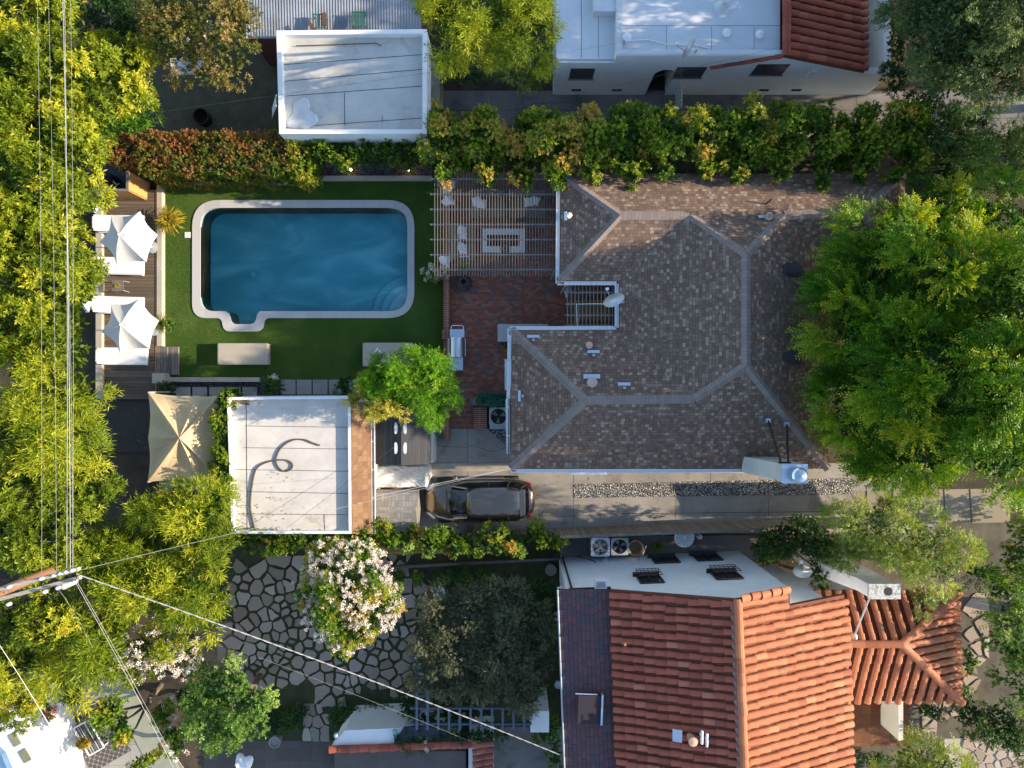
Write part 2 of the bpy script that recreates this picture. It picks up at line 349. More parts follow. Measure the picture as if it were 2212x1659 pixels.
# ---------------- ground, lawn, pool ----------------
Zc = .07
cop_out = rounded(px([(415, 432), (895, 432), (895, 687), (572, 687), (567, 716), (483, 716), (478, 687), (415, 687)], Zc), [1.15, 1.15, 1.15, .25, .42, .42, .25, 1.15])
cop_in = rounded(px([(433, 449), (880, 449), (880, 672), (557, 672), (551, 700), (499, 700), (493, 672), (433, 672)], Zc), [.8, .8, .8, .25, .3, .3, .25, .8])
b = MB(); b.holed([(-150, -150), (150, -150), (150, 150), (-150, 150)], [cop_in], 0.0)
g_ = struct(b.build('ground', M_soil))
b = MB(); b.holed(px([(348, 391), (686, 391), (686, 384), (959, 384), (959, 822), (348, 822)]), [cop_in], .03)
struct(b.build('lawn', M_turf))
def sheet(name, poly, z, m, thick=None, kind=True, label=None, cat=None):
    b = MB(); pl = px(poly, z)
    b.prism(pl, z - (thick or .004), z)
    o = b.build(name, m)
    if kind: o['kind'] = 'structure'
    return o
def blades():                         # short turf blades over the lawn, real geometry near the pool edge
    n = 42000; x0, y0 = P(348, 822)[:2]; x1, y1 = P(959, 386)[:2]
    x = rng.uniform(x0, x1, n); y = rng.uniform(y0, y1, n)
    cx0, cy0 = P(412, 690)[:2]; cx1, cy1 = P(898, 430)[:2]; lx0, ly0 = P(476, 720)[:2]; lx1 = P(576, 700)[0]
    k = ~(((x > cx0) & (x < cx1) & (y > cy0) & (y < cy1)) | ((x > lx0) & (x < lx1) & (y > ly0) & (y < cy1)))
    edge = (x < P(686, 0)[0]) & (y > P(0, 397)[1]); k &= ~edge; x, y = x[k], y[k]; n = len(x)
    a = rng.uniform(0, 2 * PI, n); h = rng.uniform(.02, .05, n); w = .007
    V = np.zeros((n, 3, 3)); ca, sa = np.cos(a), np.sin(a)
    V[:, 0] = np.c_[x - w * ca, y - w * sa, np.full(n, .03)]; V[:, 1] = np.c_[x + w * ca, y + w * sa, np.full(n, .03)]
    V[:, 2] = np.c_[x + rng.normal(0, .018, n), y + rng.normal(0, .018, n), .03 + h]
    me = npmesh('grass_blades', V.reshape(-1, 3), 3, rng.uniform(0, 1, n), M_blade); return me
def npmesh(name, V, k, tint, m):
    n = len(V) // k; me = bpy.data.meshes.new(name); me.vertices.add(len(V)); me.vertices.foreach_set('co', V.astype(np.float32).ravel())
    me.loops.add(n * k); me.loops.foreach_set('vertex_index', np.arange(n * k, dtype=np.int32))
    me.polygons.add(n); me.polygons.foreach_set('loop_start', np.arange(0, n * k, k, dtype=np.int32))
    me.update(calc_edges=True)
    at = me.attributes.new('tint', 'FLOAT', 'FACE'); at.data.foreach_set('value', tint.astype(np.float32)); me.materials.append(m)
    o = bpy.data.objects.new(name, me); COL.objects.link(o); WL[o] = Vector((0, 0, 0)); return o
M_blade = leafmat('turf_blade', [(0, (.05, .10, .012)), (.6, (.085, .16, .02)), (1, (.13, .20, .04))], .2, .7, .2)
o = blades(); o['kind'] = 'stuff'; lab(o, 'short green artificial grass blades all over the pool lawn', 'grass')

pool = thing('swimming_pool', 'blue swimming pool with rounded corners and pale stone coping set in the lawn', 'swimming pool', P(655, 560, 0))
b = MB(); b.holed(cop_out, [cop_in], Zc); b.wall(cop_out, .0, Zc); b.wall(cop_in, -.25, Zc, True); b.build('coping', M_coping, pool)
def plaster():
    g = N('pool_plaster'); p = g.pos(); a = g.noise(p, .35, 2, .4, .6); s = g.n('ShaderNodeSeparateXYZ'); g.l(p, s.inputs[0])
    cm = g.n('ShaderNodeCombineXYZ'); g.l(g.math('MULTIPLY', s.outputs[0], .35), cm.inputs[0]); g.l(g.math('MULTIPLY', s.outputs[1], .8), cm.inputs[1])
    c = g.noise(cm.outputs[0], .9, 2, .4, 1.6)
    col = g.ramp(c, [(.34, (.28, .56, .60)), (.50, (.42, .70, .74)), (.66, (.78, .95, .93))]); col = g.mix(g.math('MULTIPLY', a, .35), col, (.20, .46, .54))
    return g.done(g.bsdf(col, .8, 0, .2))
M_plaster = plaster()
b = MB(); b.holed(cop_in, [], -.95); b.wall(cop_in, -.95, Zc - .03, True); b.build('basin', M_plaster, pool)
def arc_steps():
    c = P(880, 672, Zc); c = Vector((c.x + .02, c.y - .02, 0))
    for i, (r, zt) in enumerate(((1.62, -.72), (1.22, -.48), (.84, -.25))):
        b = MB(); pl = [(c.x, c.y)] + [(c.x - r * math.cos(a), c.y + r * math.sin(a)) for a in [PI / 2 * k / 14 for k in range(15)]]
        q = [(min(x, c.x - .04), max(y, c.y + .04)) for x, y in pl]; q[0] = (c.x - .25, c.y + .25)
        q = [(c.x - .04, c.y + .35), (c.x - .12, c.y + .12), (c.x - .35, c.y + .04)] + [p for p in q[1:]]
        b.prism(q, -.94, zt); b.build('step', M_plaster, pool)
arc_steps()
for u, v in ((551, 553), (548, 593)):
    c = P(u, v, -.95); b = MB(); b.lathe((c.x, c.y, -.95), [(.11, 0), (.11, .03), (.06, .03), (.06, .01)], 16); b.build('drain', plain('drain_white', (.6, .75, .8), .6), pool)
def watermat():
    g = N('pool_water'); tr = g.n('ShaderNodeBsdfTransparent'); gl = g.n('ShaderNodeBsdfGlossy'); gl.inputs['Roughness'].default_value = .03
    bp = g.n('ShaderNodeBump'); bp.inputs['Strength'].default_value = .03; bp.inputs['Distance'].default_value = .02; g.l(g.noise(g.pos(), 3.5, 2), bp.inputs['Height']); g.l(bp.outputs[0], gl.inputs['Normal'])
    fr = g.n('ShaderNodeFresnel'); fr.inputs[0].default_value = 1.33; mx = g.n('ShaderNodeMixShader'); g.l(fr.outputs[0], mx.inputs[0]); g.l(tr.outputs[0], mx.inputs[1]); g.l(gl.outputs[0], mx.inputs[2])
    g.l(mx.outputs[0], g.out.inputs[0]); va = g.n('ShaderNodeVolumeAbsorption'); va.inputs['Color'].default_value = (.10, .76, .82, 1); va.inputs['Density'].default_value = .85
    g.l(va.outputs[0], g.out.inputs[1]); return g.m
b = MB(); win = rounded(px([(433, 449), (880, 449), (880, 672), (557, 672), (551, 700), (499, 700), (493, 672), (433, 672)], Zc), [.8, .8, .8, .25, .3, .3, .25, .8])
cx = sum(p[0] for p in win) / len(win)
b.holed(win, [], -.07); b.holed(win, [], -.945, True); b.wall(win, -.945, -.07)
b.build('water', watermat(), pool)
p = P(405.5, 507.5, .04); b = MB(); b.bb(p.x - .12, p.x + .12, p.y - .12, p.y + .12, .03, .055)
sk = b.build('skimmer_cover', M_white); lab(sk, 'small square white plastic cover in the grass left of the pool', 'drain cover')
b = MB()
for k in range(5): b.bb(p.x - .09, p.x + .09, p.y - .08 + k * .04, p.y - .07 + k * .04, .055, .058)
b.build('grille', M_grey_plastic, sk)

# retaining ledges round the lawn
for nm, poly, zt, m, l in (
    ('stone_ledge', [(338, 388), (684, 388), (684, 397), (338, 397)], .30, M_ledge, 'long pale stone ledge between the reddish hedge and the lawn'),
    ('stone_ledge', [(338, 397.5), (350, 397.5), (350, 748), (338, 748)], .30, M_ledge, 'pale stone ledge between the wooden deck and the lawn'),
    ('stone_ledge', [(686, 379), (934, 379), (934, 388), (686, 388)], .28, M_conc_warm, 'grey stone kerb in front of the lit gravel planter above the pool'),
    ('stone_ledge', [(356, 815), (560, 815), (560, 825), (356, 825)], .22, M_ledge, 'pale stone kerb below the lawn beside the dark gravel'),
    ('gate_pillar', [(328, 806), (355, 806), (355, 828), (328, 828)], .55, M_conc_warm, 'square concrete pillar stub at the bottom of the wooden steps'),
    ('stone_ledge', [(674, 340), (685.5, 340), (685.5, 397), (674, 397)], .3, M_conc_warm, 'short stone ledge at the bright green end of the reddish hedge'),
    ('stone_ledge', [(206, 415), (220, 415), (220, 862), (206, 862)], .42, M_ledge, 'sandstone ledge between the deck and the tall laurel trees')):
    b = MB(); b.prism(px(poly, zt), 0, zt); lab(b.build(nm, m, bevel=.015), l, 'pillar' if nm == 'gate_pillar' else 'ledge')
sheet('planter_gravel', [(686, 350), (934, 350), (934, 378.5), (686, 378.5)], .10, M_gravel_brown)
sheet('gravel_bed', [(338, 826), (745, 821), (745, 856), (338, 856)], .015, M_gravel_dark)
b = MB()
for k in range(5): b.prism(px([(381 + k * 36, 836), (412 + k * 36, 836), (412 + k * 36, 856), (381 + k * 36, 856)]), .016, .06)
for k in range(5): b.prism(px([(607 + k * 34.6, 820), (639 + k * 34.6, 820), (639 + k * 34.6, 852), (607 + k * 34.6, 852)]), .016, .05)
struct(b.build('paving_slab_path', M_conc, bevel=.006))

# patio, steps, driveway and alley
sheet('brick_patio', [(960, 372), (1350, 372), (1350, 730), (1110, 730), (1110, 866), (960, 866)], .05, M_paver, .05)
sheet('brick_steps', [(943, 866.5), (1042, 866.5), (1042, 900), (943, 900)], .035, M_brick_v, .03)
sheet('brick_steps', [(958, 900.5), (1034, 900.5), (1034, 926), (958, 926)], .022, M_brick_v, .02)
sheet('courtyard_paving', [(928, 926.5), (1118, 926.5), (1118, 1000), (928, 1000)], .018, M_conc, .015)
sheet('driveway', [(806, 1000.5), (2020, 1000.5), (2020, 1152), (806, 1152)], .02, M_conc, .02)
sheet('sunlit_driveway_strip', [(930, 1001), (1120, 1001), (1120, 1018), (930, 1018)], .026, M_conc_warm)  # sunlit band beside the eave's shadow, put into lighter concrete
sheet('gravel_strip', [(1239, 1046), (1500, 1040), (1840, 1033), (1840, 1068), (1500, 1072), (1239, 1076)], .034, M_gravel, .008)
sheet('gravel_patch', [(1055, 927), (1112, 927), (1112, 985), (1085, 955), (1062, 935)], .03, M_gravel, .005)
b = MB()
def line(pts, w, z, t=.002):
    pts = px(pts, z)
    for a, c in zip(pts, pts[1:]):
        d = (c - a); L = d.length; m = (a + c) / 2; b.ob((m.x, m.y, z + t / 2), L + w, w, t, math.atan2(d.y, d.x))
for u in (1239, 1460, 1660, 1840): line([(u, 1078 if u < 1800 else 1070), (u, 1150)], .015, .0202)
for u in (1239, 1535): line([(u, 1016), (u, 1044 if u == 1239 else 1039)], .015, .0202)
line([(1010, 1019), (1010, 1150)], .015, .0202); line([(1010, 927), (1010, 1000)], .015, .0184)
line([(1160, 1112), (1215, 1116), (1340, 1110), (1600, 1107), (2000, 1103)], .02, .0206)
b.build('pavement_joint', M_dark)['kind'] = 'structure'
b = MB(); rr = random.Random(4)
def crack(a, c, n=9, am=4, z=.0207, w=.014):
    pts = [(a[0] + (c[0] - a[0]) * i / n + rr.uniform(-am, am) * (0 < i < n), a[1] + (c[1] - a[1]) * i / n + rr.uniform(-am, am) * (0 < i < n)) for i in range(n + 1)]
    line(pts, w, z)
crack((1158, 1070), (1236, 1093)); crack((1185, 1088), (1160, 1120), 5); crack((930, 962), (1010, 968), 8, 2, .0187); crack((1010, 963), (1068, 976), 7, 2, .0187); crack((1068, 976), (1105, 962), 5, 2, .0187)
struct(b.build('pavement_crack', M_dark))
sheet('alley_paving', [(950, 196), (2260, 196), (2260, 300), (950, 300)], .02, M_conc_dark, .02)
b = MB()
for u in (1062, 1130, 1238, 1335, 1430, 1510, 1580, 1650, 1740, 1850, 1960, 2090, 2160): line([(u, 206), (u, 262)], .015, .0202)
line([(960, 238), (1900, 238)], .015, .0206); line([(2090, 256), (2240, 254)], .02, .0206)
struct(b.build('alley_joint', M_dark))
b = MB(); crack((1250, 205), (1240, 260), 7, 3); crack((1150, 225), (1252, 222), 8, 3); struct(b.build('alley_crack', M_black))
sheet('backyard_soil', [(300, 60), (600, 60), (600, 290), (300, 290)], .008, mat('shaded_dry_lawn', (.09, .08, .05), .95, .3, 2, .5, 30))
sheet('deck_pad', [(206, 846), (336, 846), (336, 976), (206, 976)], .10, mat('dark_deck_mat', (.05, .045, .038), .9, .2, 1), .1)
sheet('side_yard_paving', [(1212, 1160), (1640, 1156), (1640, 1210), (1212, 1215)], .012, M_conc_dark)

# garden with flagstones
M_garden = mat('garden_moss', (.06, .08, .028), .95, .4, 2.5, .8, 25, c2=(.075, .07, .035), bdist=.03)
sheet('garden_ground', [(430, 1170), (1208, 1170), (1208, 1605), (430, 1605)], .006, M_garden)
sheet('terrace_paving', [(440, 1600), (1055, 1600), (1055, 1720), (440, 1720)], .012, cells('terrace_tiles', .5, .5, [(0, (.10, .085, .075)), (.5, (.12, .10, .088))], (.07, .06, .05), .012, src='pos', half=0))
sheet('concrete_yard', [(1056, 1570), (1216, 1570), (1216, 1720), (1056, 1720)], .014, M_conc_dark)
sheet('garden_soil', [(1860, 1128), (2300, 1128), (2300, 1720), (1860, 1720)], .006, mat('right_garden_soil', (.10, .085, .06), .95, .35, 1.2, .6, 25, c2=(.14, .12, .085)))
sheet('front_walk', [(2040, 1596), (2300, 1588), (2300, 1720), (2040, 1720)], .02, M_conc_warm)
def voronoi(poly, n, gap, seed, inside=None, relax=1):
    rg = random.Random(seed); xs = [p[0] for p in poly]; ys = [p[1] for p in poly]; x0, x1, y0, y1 = min(xs), max(xs), min(ys), max(ys)
    pts = [(rg.uniform(x0, x1), rg.uniform(y0, y1)) for _ in range(n)]
    def clip(pl, nx, ny, d):
        out = []
        for i in range(len(pl)):
            a, c = pl[i], pl[(i + 1) % len(pl)]; da = a[0] * nx + a[1] * ny - d; dc = c[0] * nx + c[1] * ny - d
            if da <= 0: out.append(a)
            if (da <= 0) != (dc <= 0): t = da / (da - dc); out.append((a[0] + (c[0] - a[0]) * t, a[1] + (c[1] - a[1]) * t))
        return out
    for it in range(relax + 1):
        cellsl = []
        for i, a in enumerate(pts):
            pl = [(x0, y0), (x1, y0), (x1, y1), (x0, y1)]; g = gap * rg.uniform(.6, 1.5) if it == relax else 0
            for c in sorted(pts, key=lambda q: (q[0] - a[0]) ** 2 + (q[1] - a[1]) ** 2)[1:16]:
                dx, dy = c[0] - a[0], c[1] - a[1]; L = math.hypot(dx, dy); nx, ny = dx / L, dy / L
                d = (a[0] + c[0]) / 2 * nx + (a[1] + c[1]) / 2 * ny - g / 2; pl = clip(pl, nx, ny, d)
                if len(pl) < 3: break
            cellsl.append(pl)
        if it < relax: pts = [(sum(p[0] for p in c) / len(c), sum(p[1] for p in c) / len(c)) if len(c) > 2 else pts[i] for i, c in enumerate(cellsl)]
    def inp(x, y):
        r = False; n2 = len(poly)
        for i in range(n2):
            a, c = poly[i], poly[(i + 1) % n2]
            if (a[1] > y) != (c[1] > y) and x < (c[0] - a[0]) * (y - a[1]) / (c[1] - a[1]) + a[0]: r = not r
        return r
    return [c for c in cellsl if len(c) > 2 and inp(sum(p[0] for p in c) / len(c), sum(p[1] for p in c) / len(c))]
def stones(name, poly, n, gap, seed, z0=.01, h=.035, label=None):
    b = MB(); rg = random.Random(seed + 1)
    for c in voronoi([(P(u, v).x, P(u, v).y) for u, v in poly], n, gap, seed):
        q = []
        for i in range(len(c)):                # chip the outline a little
            a, d = c[i], c[(i + 1) % len(c)]; L = math.hypot(a[0] - d[0], a[1] - d[1]); m = max(1, int(L / .14))
            for k in range(m):
                t = k / m; j = .028
                q.append((a[0] + (d[0] - a[0]) * t + rg.uniform(-j, j), a[1] + (d[1] - a[1]) * t + rg.uniform(-j, j)))
        if len(q) < 3: continue
        b.tint = rg.random(); b.prism(q, z0, z0 + h + rg.uniform(0, .012))
    return struct(b.build(name, M_stone))
stones('flagstone_paving', [(500, 1215), (640, 1200), (885, 1205), (930, 1330), (915, 1400), (935, 1500), (870, 1520), (800, 1480), (720, 1525), (640, 1490), (560, 1500), (470, 1400), (500, 1330)], 250, .105, 3)
stones('flagstone_steps', [(655, 1520), (700, 1520), (712, 1600), (655, 1600)], 9, .07, 5)
stones('flagstone_edging', [(2075, 1290), (2120, 1280), (2135, 1420), (2110, 1480), (2085, 1510), (2060, 1560), (2000, 1580), (1990, 1540), (2065, 1480), (2090, 1400)], 75, .09, 8)
stones('walk_stones', [(2090, 1590), (2230, 1590), (2230, 1690), (2080, 1690)], 45, .07, 9, .021)
# ---------------- main house ----------------
def up_face(b, pts, i0=0, i1=1):      # roof face with uv: u along the eave pts[i0]->pts[i1], v up the slope
    pts = [Vector(p) for p in pts]; n = Vector((0, 0, 0))
    for i in range(len(pts)): n += (pts[i] - pts[0]).cross(pts[(i + 1) % len(pts)] - pts[0])
    if n.z < 0: pts2 = pts[::-1]
    else: pts2 = pts
    n = n.normalized(); n = n if n.z > 0 else -n
    a = pts[i0]; ex = (pts[i1] - a).normalized(); upv = n.cross(ex).normalized()
    if upv.z < 0: upv = -upv
    b.face(pts2, [((p - a).dot(ex) + 50, (p - a).dot(upv) + 50) for p in pts2]); return n, upv
E = {1: (1210, 375, 3), 2: (1208, 608, 3), 3: (1336, 608, 3), 4: (1336, 712, 3), 5: (1105, 713, 3), 6: (1103, 1013, 3), 7: (1790, 1013, 3), 8: (1790, 560, 3), 9: (1955, 560, 3), 10: (1955, 375, 3)}
Rg = {1: (1340, 465, 3.82), 2: (1490, 465, 3.84), 3: (1612, 550, 4.6), 4: (1612, 790, 4.7), 5: (1500, 862, 4.2), 6: (1265, 865, 4.2), 7: (1695, 465, 3.84), 8: (1862, 458, 3.8)}
E = {k: P(*v) for k, v in E.items()}; Rg = {k: P(*v) for k, v in Rg.items()}
house = thing('brown_roofed_house', 'large house in the middle with a hipped roof of mixed brown shingles', 'house', (5, 0, 0))
b = MB(); T = .06
for f in ([E[1], E[2], Rg[1]], [E[2], E[3], Rg[2], Rg[1]], [E[3], E[4], Rg[5], Rg[4], Rg[3], Rg[2]], [E[4], E[5], Rg[6], Rg[5]], [E[5], E[6], Rg[6]],
          [E[6], E[7], Rg[4], Rg[5], Rg[6]], [E[7], E[8], Rg[7], Rg[3], Rg[4]], [E[8], E[9], Rg[8], Rg[7]], [E[9], E[10], Rg[8]], [E[10], E[1], Rg[1], Rg[2], Rg[3], Rg[7], Rg[8]]):
    up_face(b, f)
eave = [E[i] for i in range(1, 11)]
vs = [(p.x, p.y, 2.86) for p in eave] + [(p.x, p.y, 3.0) for p in eave]; n = 10
b.add(vs, [(i, i + n, (i + 1) % n + n, (i + 1) % n) for i in range(n)] )
roof = b.build('roof', M_shingle, house)
def inset(poly, d):
    out = []; m = len(poly)
    ar = sum(poly[i].x * poly[(i + 1) % m].y - poly[(i + 1) % m].x * poly[i].y for i in range(m)); sg = 1 if ar > 0 else -1
    for i in range(m):
        a, p, c = poly[i - 1], poly[i], poly[(i + 1) % m]; d1 = (p - a).normalized(); d2 = (c - p).normalized()
        n1 = Vector((-d1.y, d1.x, 0)) * sg; n2 = Vector((-d2.y, d2.x, 0)) * sg; k = 1 / max(.3, 1 + n1.dot(n2)); out.append(p + (n1 + n2) * d * k)
    return out
wp = inset([Vector((p.x, p.y, 0)) for p in eave], .42)
b = MB(); b.prism(wp, 0, 2.9); b.build('wall', M_stucco_cream, house)
def cap(bm, a, c, w=.165, lift=.055, sag=.05):
    a, c = Vector(a), Vector(c); d = (c - a).normalized(); s = Vector((-d.y, d.x, 0)).normalized(); z = Vector((0, 0, 1)); L = (c - a).length
    l0, l1 = a - s * w - z * (sag - .0), a + s * w - z * sag; r0, r1 = c - s * w - z * sag, c + s * w - z * sag
    at, ct = a + z * lift, c + z * lift
    bm.face([l0, r0, ct, at], [(50, 50), (50, 50 + L), (50.45, 50 + L), (50.45, 50)]); bm.face([at, ct, r1, l1], [(50.45, 50), (50.45, 50 + L), (50.88, 50 + L), (50.88, 50)])
    bm.face([l0, at, l1]); bm.face([r0, r1, ct])
for a, c in ((E[1], Rg[1]), (E[2], Rg[1]), (Rg[1], Rg[2]), (Rg[2], Rg[3]), (Rg[3], Rg[7]), (Rg[7], Rg[8]), (E[10], Rg[8]), (E[9], Rg[8]), (Rg[3], Rg[4]), (Rg[4], Rg[5]), (Rg[5], Rg[6]), (E[5], Rg[6]), (E[6], Rg[6]), (E[7], Rg[4])):
    b = MB(); cap(b, a, c); b.build('ridge_cap', M_ridge, house)
def gutter(a, c, parent, z=2.98):
    b = MB(); a, c = Vector(a), Vector(c); d = (c - a).normalized(); s = Vector((-d.y, d.x, 0)); L = (c - a).length; m = (a + c) / 2; an = math.atan2(d.y, d.x)
    b.ob((m.x + s.x * .06, m.y + s.y * .06, z), L, .012, .10, an); b.ob((m.x - s.x * .06, m.y - s.y * .06, z), L, .012, .10, an); b.ob((m.x, m.y, z - .05), L, .12, .01, an)
    for k in range(int(L / 1.1) + 1):
        q = a + d * min(L - .05, .3 + k * 1.1); b.ob((q.x, q.y, z + .035), .03, .12, .01, an)
    return b.build('gutter', M_white, parent)
def out(p, dx, dy): return Vector((p.x + dx, p.y + dy, 3))
gutter(out(E[1], -.07, 0), out(E[2], -.07, -.07), house); gutter(out(E[2], -.07, -.07), out(E[3], -.07, -.07), house); gutter(out(E[3], -.07, -.07), out(E[4], -.07, .07), house)
gutter(out(E[4], -.07, .07), out(E[5], -.07, .07), house); gutter(out(E[5], -.07, .07), P(1098, 862, 3), house); gutter(P(1096, 862, 3), P(1098, 981, 3), house); gutter(out(E[6], 0, -.07), P(1636, 1017, 3), house)
b = MB(); b.bb(P(1098, 0, 2.9).x, E[5].x, P(0, 981, 2.9).y, P(0, 862, 2.9).y, 2.86, 2.99); b.build('eave_extension', M_shingle, house)
def on_roof(u, v):                    # height of the roof surface along the view line through (u, v)
    from mathutils.geometry import intersect_ray_tri
    o = Vector((0, 0, CAMH)); d = (P(u, v, 0) - o).normalized(); best = None
    for f in roof.data.polygons:
        vs = [roof.data.vertices[i].co + WL[house] for i in f.vertices]
        for k in range(1, len(vs) - 1):
            h = intersect_ray_tri(vs[0], vs[k], vs[k + 1], d, o, True)
            if h and (best is None or h.z > best.z): best = h
    return best or P(u, v, 3)
for u, v in ((1152, 730), (1282, 763), (1348, 833)):     # flashed pipe vents
    p = on_roof(u, v); b = MB(); b.ob((p.x, p.y + .06, p.z + .03), .46, .11, .02); b.build('vent_flashing', M_alu, house); b = MB(); b.tube([p + Vector((0, -.08, -.05)), p + Vector((0, -.08, .17))], .055, 10); b.build('pipe_vent', M_ledge, house)
p = on_roof(1122, 855); b = MB(); b.ob((p.x, p.y, p.z + .05), .11, .42, .02, 0, -.4); b.build('vent_flashing', M_alu, house); b = MB(); b.tube([p + Vector((.12, 0, -.05)), p + Vector((.12, 0, .2))], .055, 10); b.build('pipe_vent', M_ledge, house)
p = on_roof(1278, 820); b = MB(); b.ob((p.x, p.y + .12, p.z + .05), .62, .16, .03); b.build('vent_flashing', M_alu, house); b = MB(); b.lathe((p.x, p.y - .1, p.z - .05), [(.17, 0), (.17, .22), (.2, .24), (.2, .28), (0, .34)], 8); b.build('vent_cap', mat('rusty_cap', (.50, .37, .30), .8), house)
for u, v in ((1272, 746),): p = on_roof(u, v); b = MB(); b.lathe((p.x, p.y, p.z - .05), [(.12, 0), (.12, .16), (.14, .18), (0, .22)], 12); b.build('vent_cap', mat('copper_cap', (.50, .33, .22), .7), house)
p = on_roof(1228, 467); b = MB(); b.blob((p.x, p.y, p.z + .1), .14, .12, .12, 8, 5, .1); b.ob((p.x - .12, p.y, p.z + .05), .1, .32, .03, 0, -.4); b.build('roof_bracket', M_white, house)
p = on_roof(1657, 470); b = MB(); b.lathe((p.x, p.y, p.z - .05), [(.13, 0), (.13, .3), (.10, .3), (.10, .25)], 12); b.build('round_vent', M_ledge, house)
b = MB(); b.ob((p.x - .18, p.y + .03, p.z + .04), .3, .1, .03); b.build('vent_flashing', M_alu, house)
p = on_roof(1654, 441); b = MB(); b.tube([p, p + Vector((.12, .12, .25))], .03, 6); b.build('pipe_vent', M_black, house)
for u, v in ((1706, 583), (1706, 771)):
    p = on_roof(u, v); b = MB(); b.loft([[p + Vector((x, y, z)) for y, z in ((-.26, -.1), (-.26, .08), (-.12, .2), (.12, .2), (.26, .08), (.26, -.1))] for x in (-.36, .36)]); b.build('dormer_vent', mat('dark_vent', (.06, .045, .05), .8), house)
# hoods on the walls
b = MB(); a0, a1 = P(1090, 775, 2.7), P(1107, 843, 2.7); xw = a1.x + .2
b.face([(a0.x, a1.y, 2.5), (xw, a1.y + .2, 2.8), (xw, a0.y - .2, 2.8), (a0.x, a0.y, 2.5)][::-1]); b.face([(a0.x, a1.y, 2.5), (xw, a1.y, 2.5), (xw, a1.y + .2, 2.8)]); b.face([(a0.x, a0.y, 2.5), (xw, a0.y - .2, 2.8), (xw, a0.y, 2.5)])
b.bb(a0.x, xw, a1.y, a0.y, 2.42, 2.495); b.build('door_hood', M_alu, house)
b = MB(); q0, q1 = P(1231, 1025, 2.3), P(1310, 1025, 2.3); yw = P(0, 1013, 3).y + .2
b.face([(q0.x, q0.y, 2.3), (q1.x, q0.y, 2.3), (q1.x - .2, yw, 2.55), (q0.x + .2, yw, 2.55)]); b.face([(q0.x, q0.y, 2.3), (q0.x + .2, yw, 2.55), (q0.x, yw, 2.3)]); b.face([(q1.x, q0.y, 2.3), (q1.x, yw, 2.3), (q1.x - .2, yw, 2.55)])
b.build('window_hood', M_white, house)
# chimney on the south wall
ch = []
t0, t1 = P(1690, 1042, 5.9), P(1742, 1004, 5.9)
b = MB(); xL, xR, yB, yT = t0.x, t1.x, t0.y, t1.y
b.bb(xL, xR, yB, yT, 0, 5.9); xb = P(1634, 0, 3.0).x
b.add([(xL - .45, yB, 0), (xL, yB, 0), (xL, yT, 0), (xL - .45, yT, 0), (xL - .45, yB, 3.1), (xL, yB, 5.2), (xL, yT, 5.2), (xL - .45, yT, 3.1)], [(0, 3, 2, 1), (4, 5, 6, 7), (0, 1, 5, 4), (2, 3, 7, 6), (3, 0, 4, 7)])
chim = b.build('chimney', M_stucco_cream, house)
b = MB(); b.bb(xL - .03, xR + .03, yB - .03, yT + .03, 5.902, 5.95); b.build('flue_plate', M_alu, chim)
c = Vector(((xL + xR) / 2 + .06, (yB + yT) / 2 - .03, 5.95)); b = MB(); b.lathe(c, [(.2, 0), (.2, .2), (.27, .2), (.27, .28), (.22, .34), (0, .42)], 28); b.build('flue_cap', M_steel, chim, smooth=False)
b = MB(); b.bb(xL + .05, xL + .45, yT + .002, yT + .05, 5.4, 5.5); b.build('bracket', M_black, chim)
for (u, v), dx in (((1657, 908), .12), ((1697, 916), .38)):
    p = on_roof(u, v); q = Vector((xL + dx, yT + .03, 5.45)); b = MB(); b.tube([p + Vector((0, 0, .12)), q], .035, 6); b.build('brace_rod', M_black, chim); b = MB(); b.ob((p.x, p.y, p.z + .1), .16, .16, .12); b.build('brace_foot', M_alu, chim)
# little pergola over the notch of the house
pg = thing('small_slatted_pergola', 'small slatted pergola filling the notch of the brown roof beside the satellite dish', 'pergola', P(1278, 660, 0))
for k in range(14):
    u = 1226 + k * 8.1; a, c = P(u, 615, 2.8), P(u, 711, 2.8); b = MB(); b.bb(a.x - .017, a.x + .017, c.y, a.y, 2.75, 2.80); b.build('slat', M_slat, pg)
for v in (632, 657, 681, 703): a, c = P(1222, v, 2.7), P(1333, v, 2.7); b = MB(); b.bb(a.x, c.x, a.y - .025, a.y + .025, 2.62, 2.745); b.build('beam', M_beam, pg)
for u, v in ((1223, 616), (1223, 706)): a = P(u, v, 2.6); b = MB(); b.bb(a.x - .05, a.x + .05, a.y - .05, a.y + .05, 0, 2.745); b.build('post', M_beam, pg)
t = thing('slatted_table', 'wooden slatted bench table under the small pergola', 'table', P(1278, 668, .05))
b = MB()
for k in range(9): a = P(1240, 650 + k * 5, .5); b.bb(P(1240, 0, .5).x, P(1320, 0, .5).x, a.y - .04, a.y + .035, .45, .49)
b.build('tabletop', M_wood, t)
for u in (1244, 1316):
    for v in (652, 688): a = P(u, v, .4); b = MB(); b.bb(a.x - .03, a.x + .03, a.y - .03, a.y + .03, .05, .449); b.build('leg', M_beam, t)
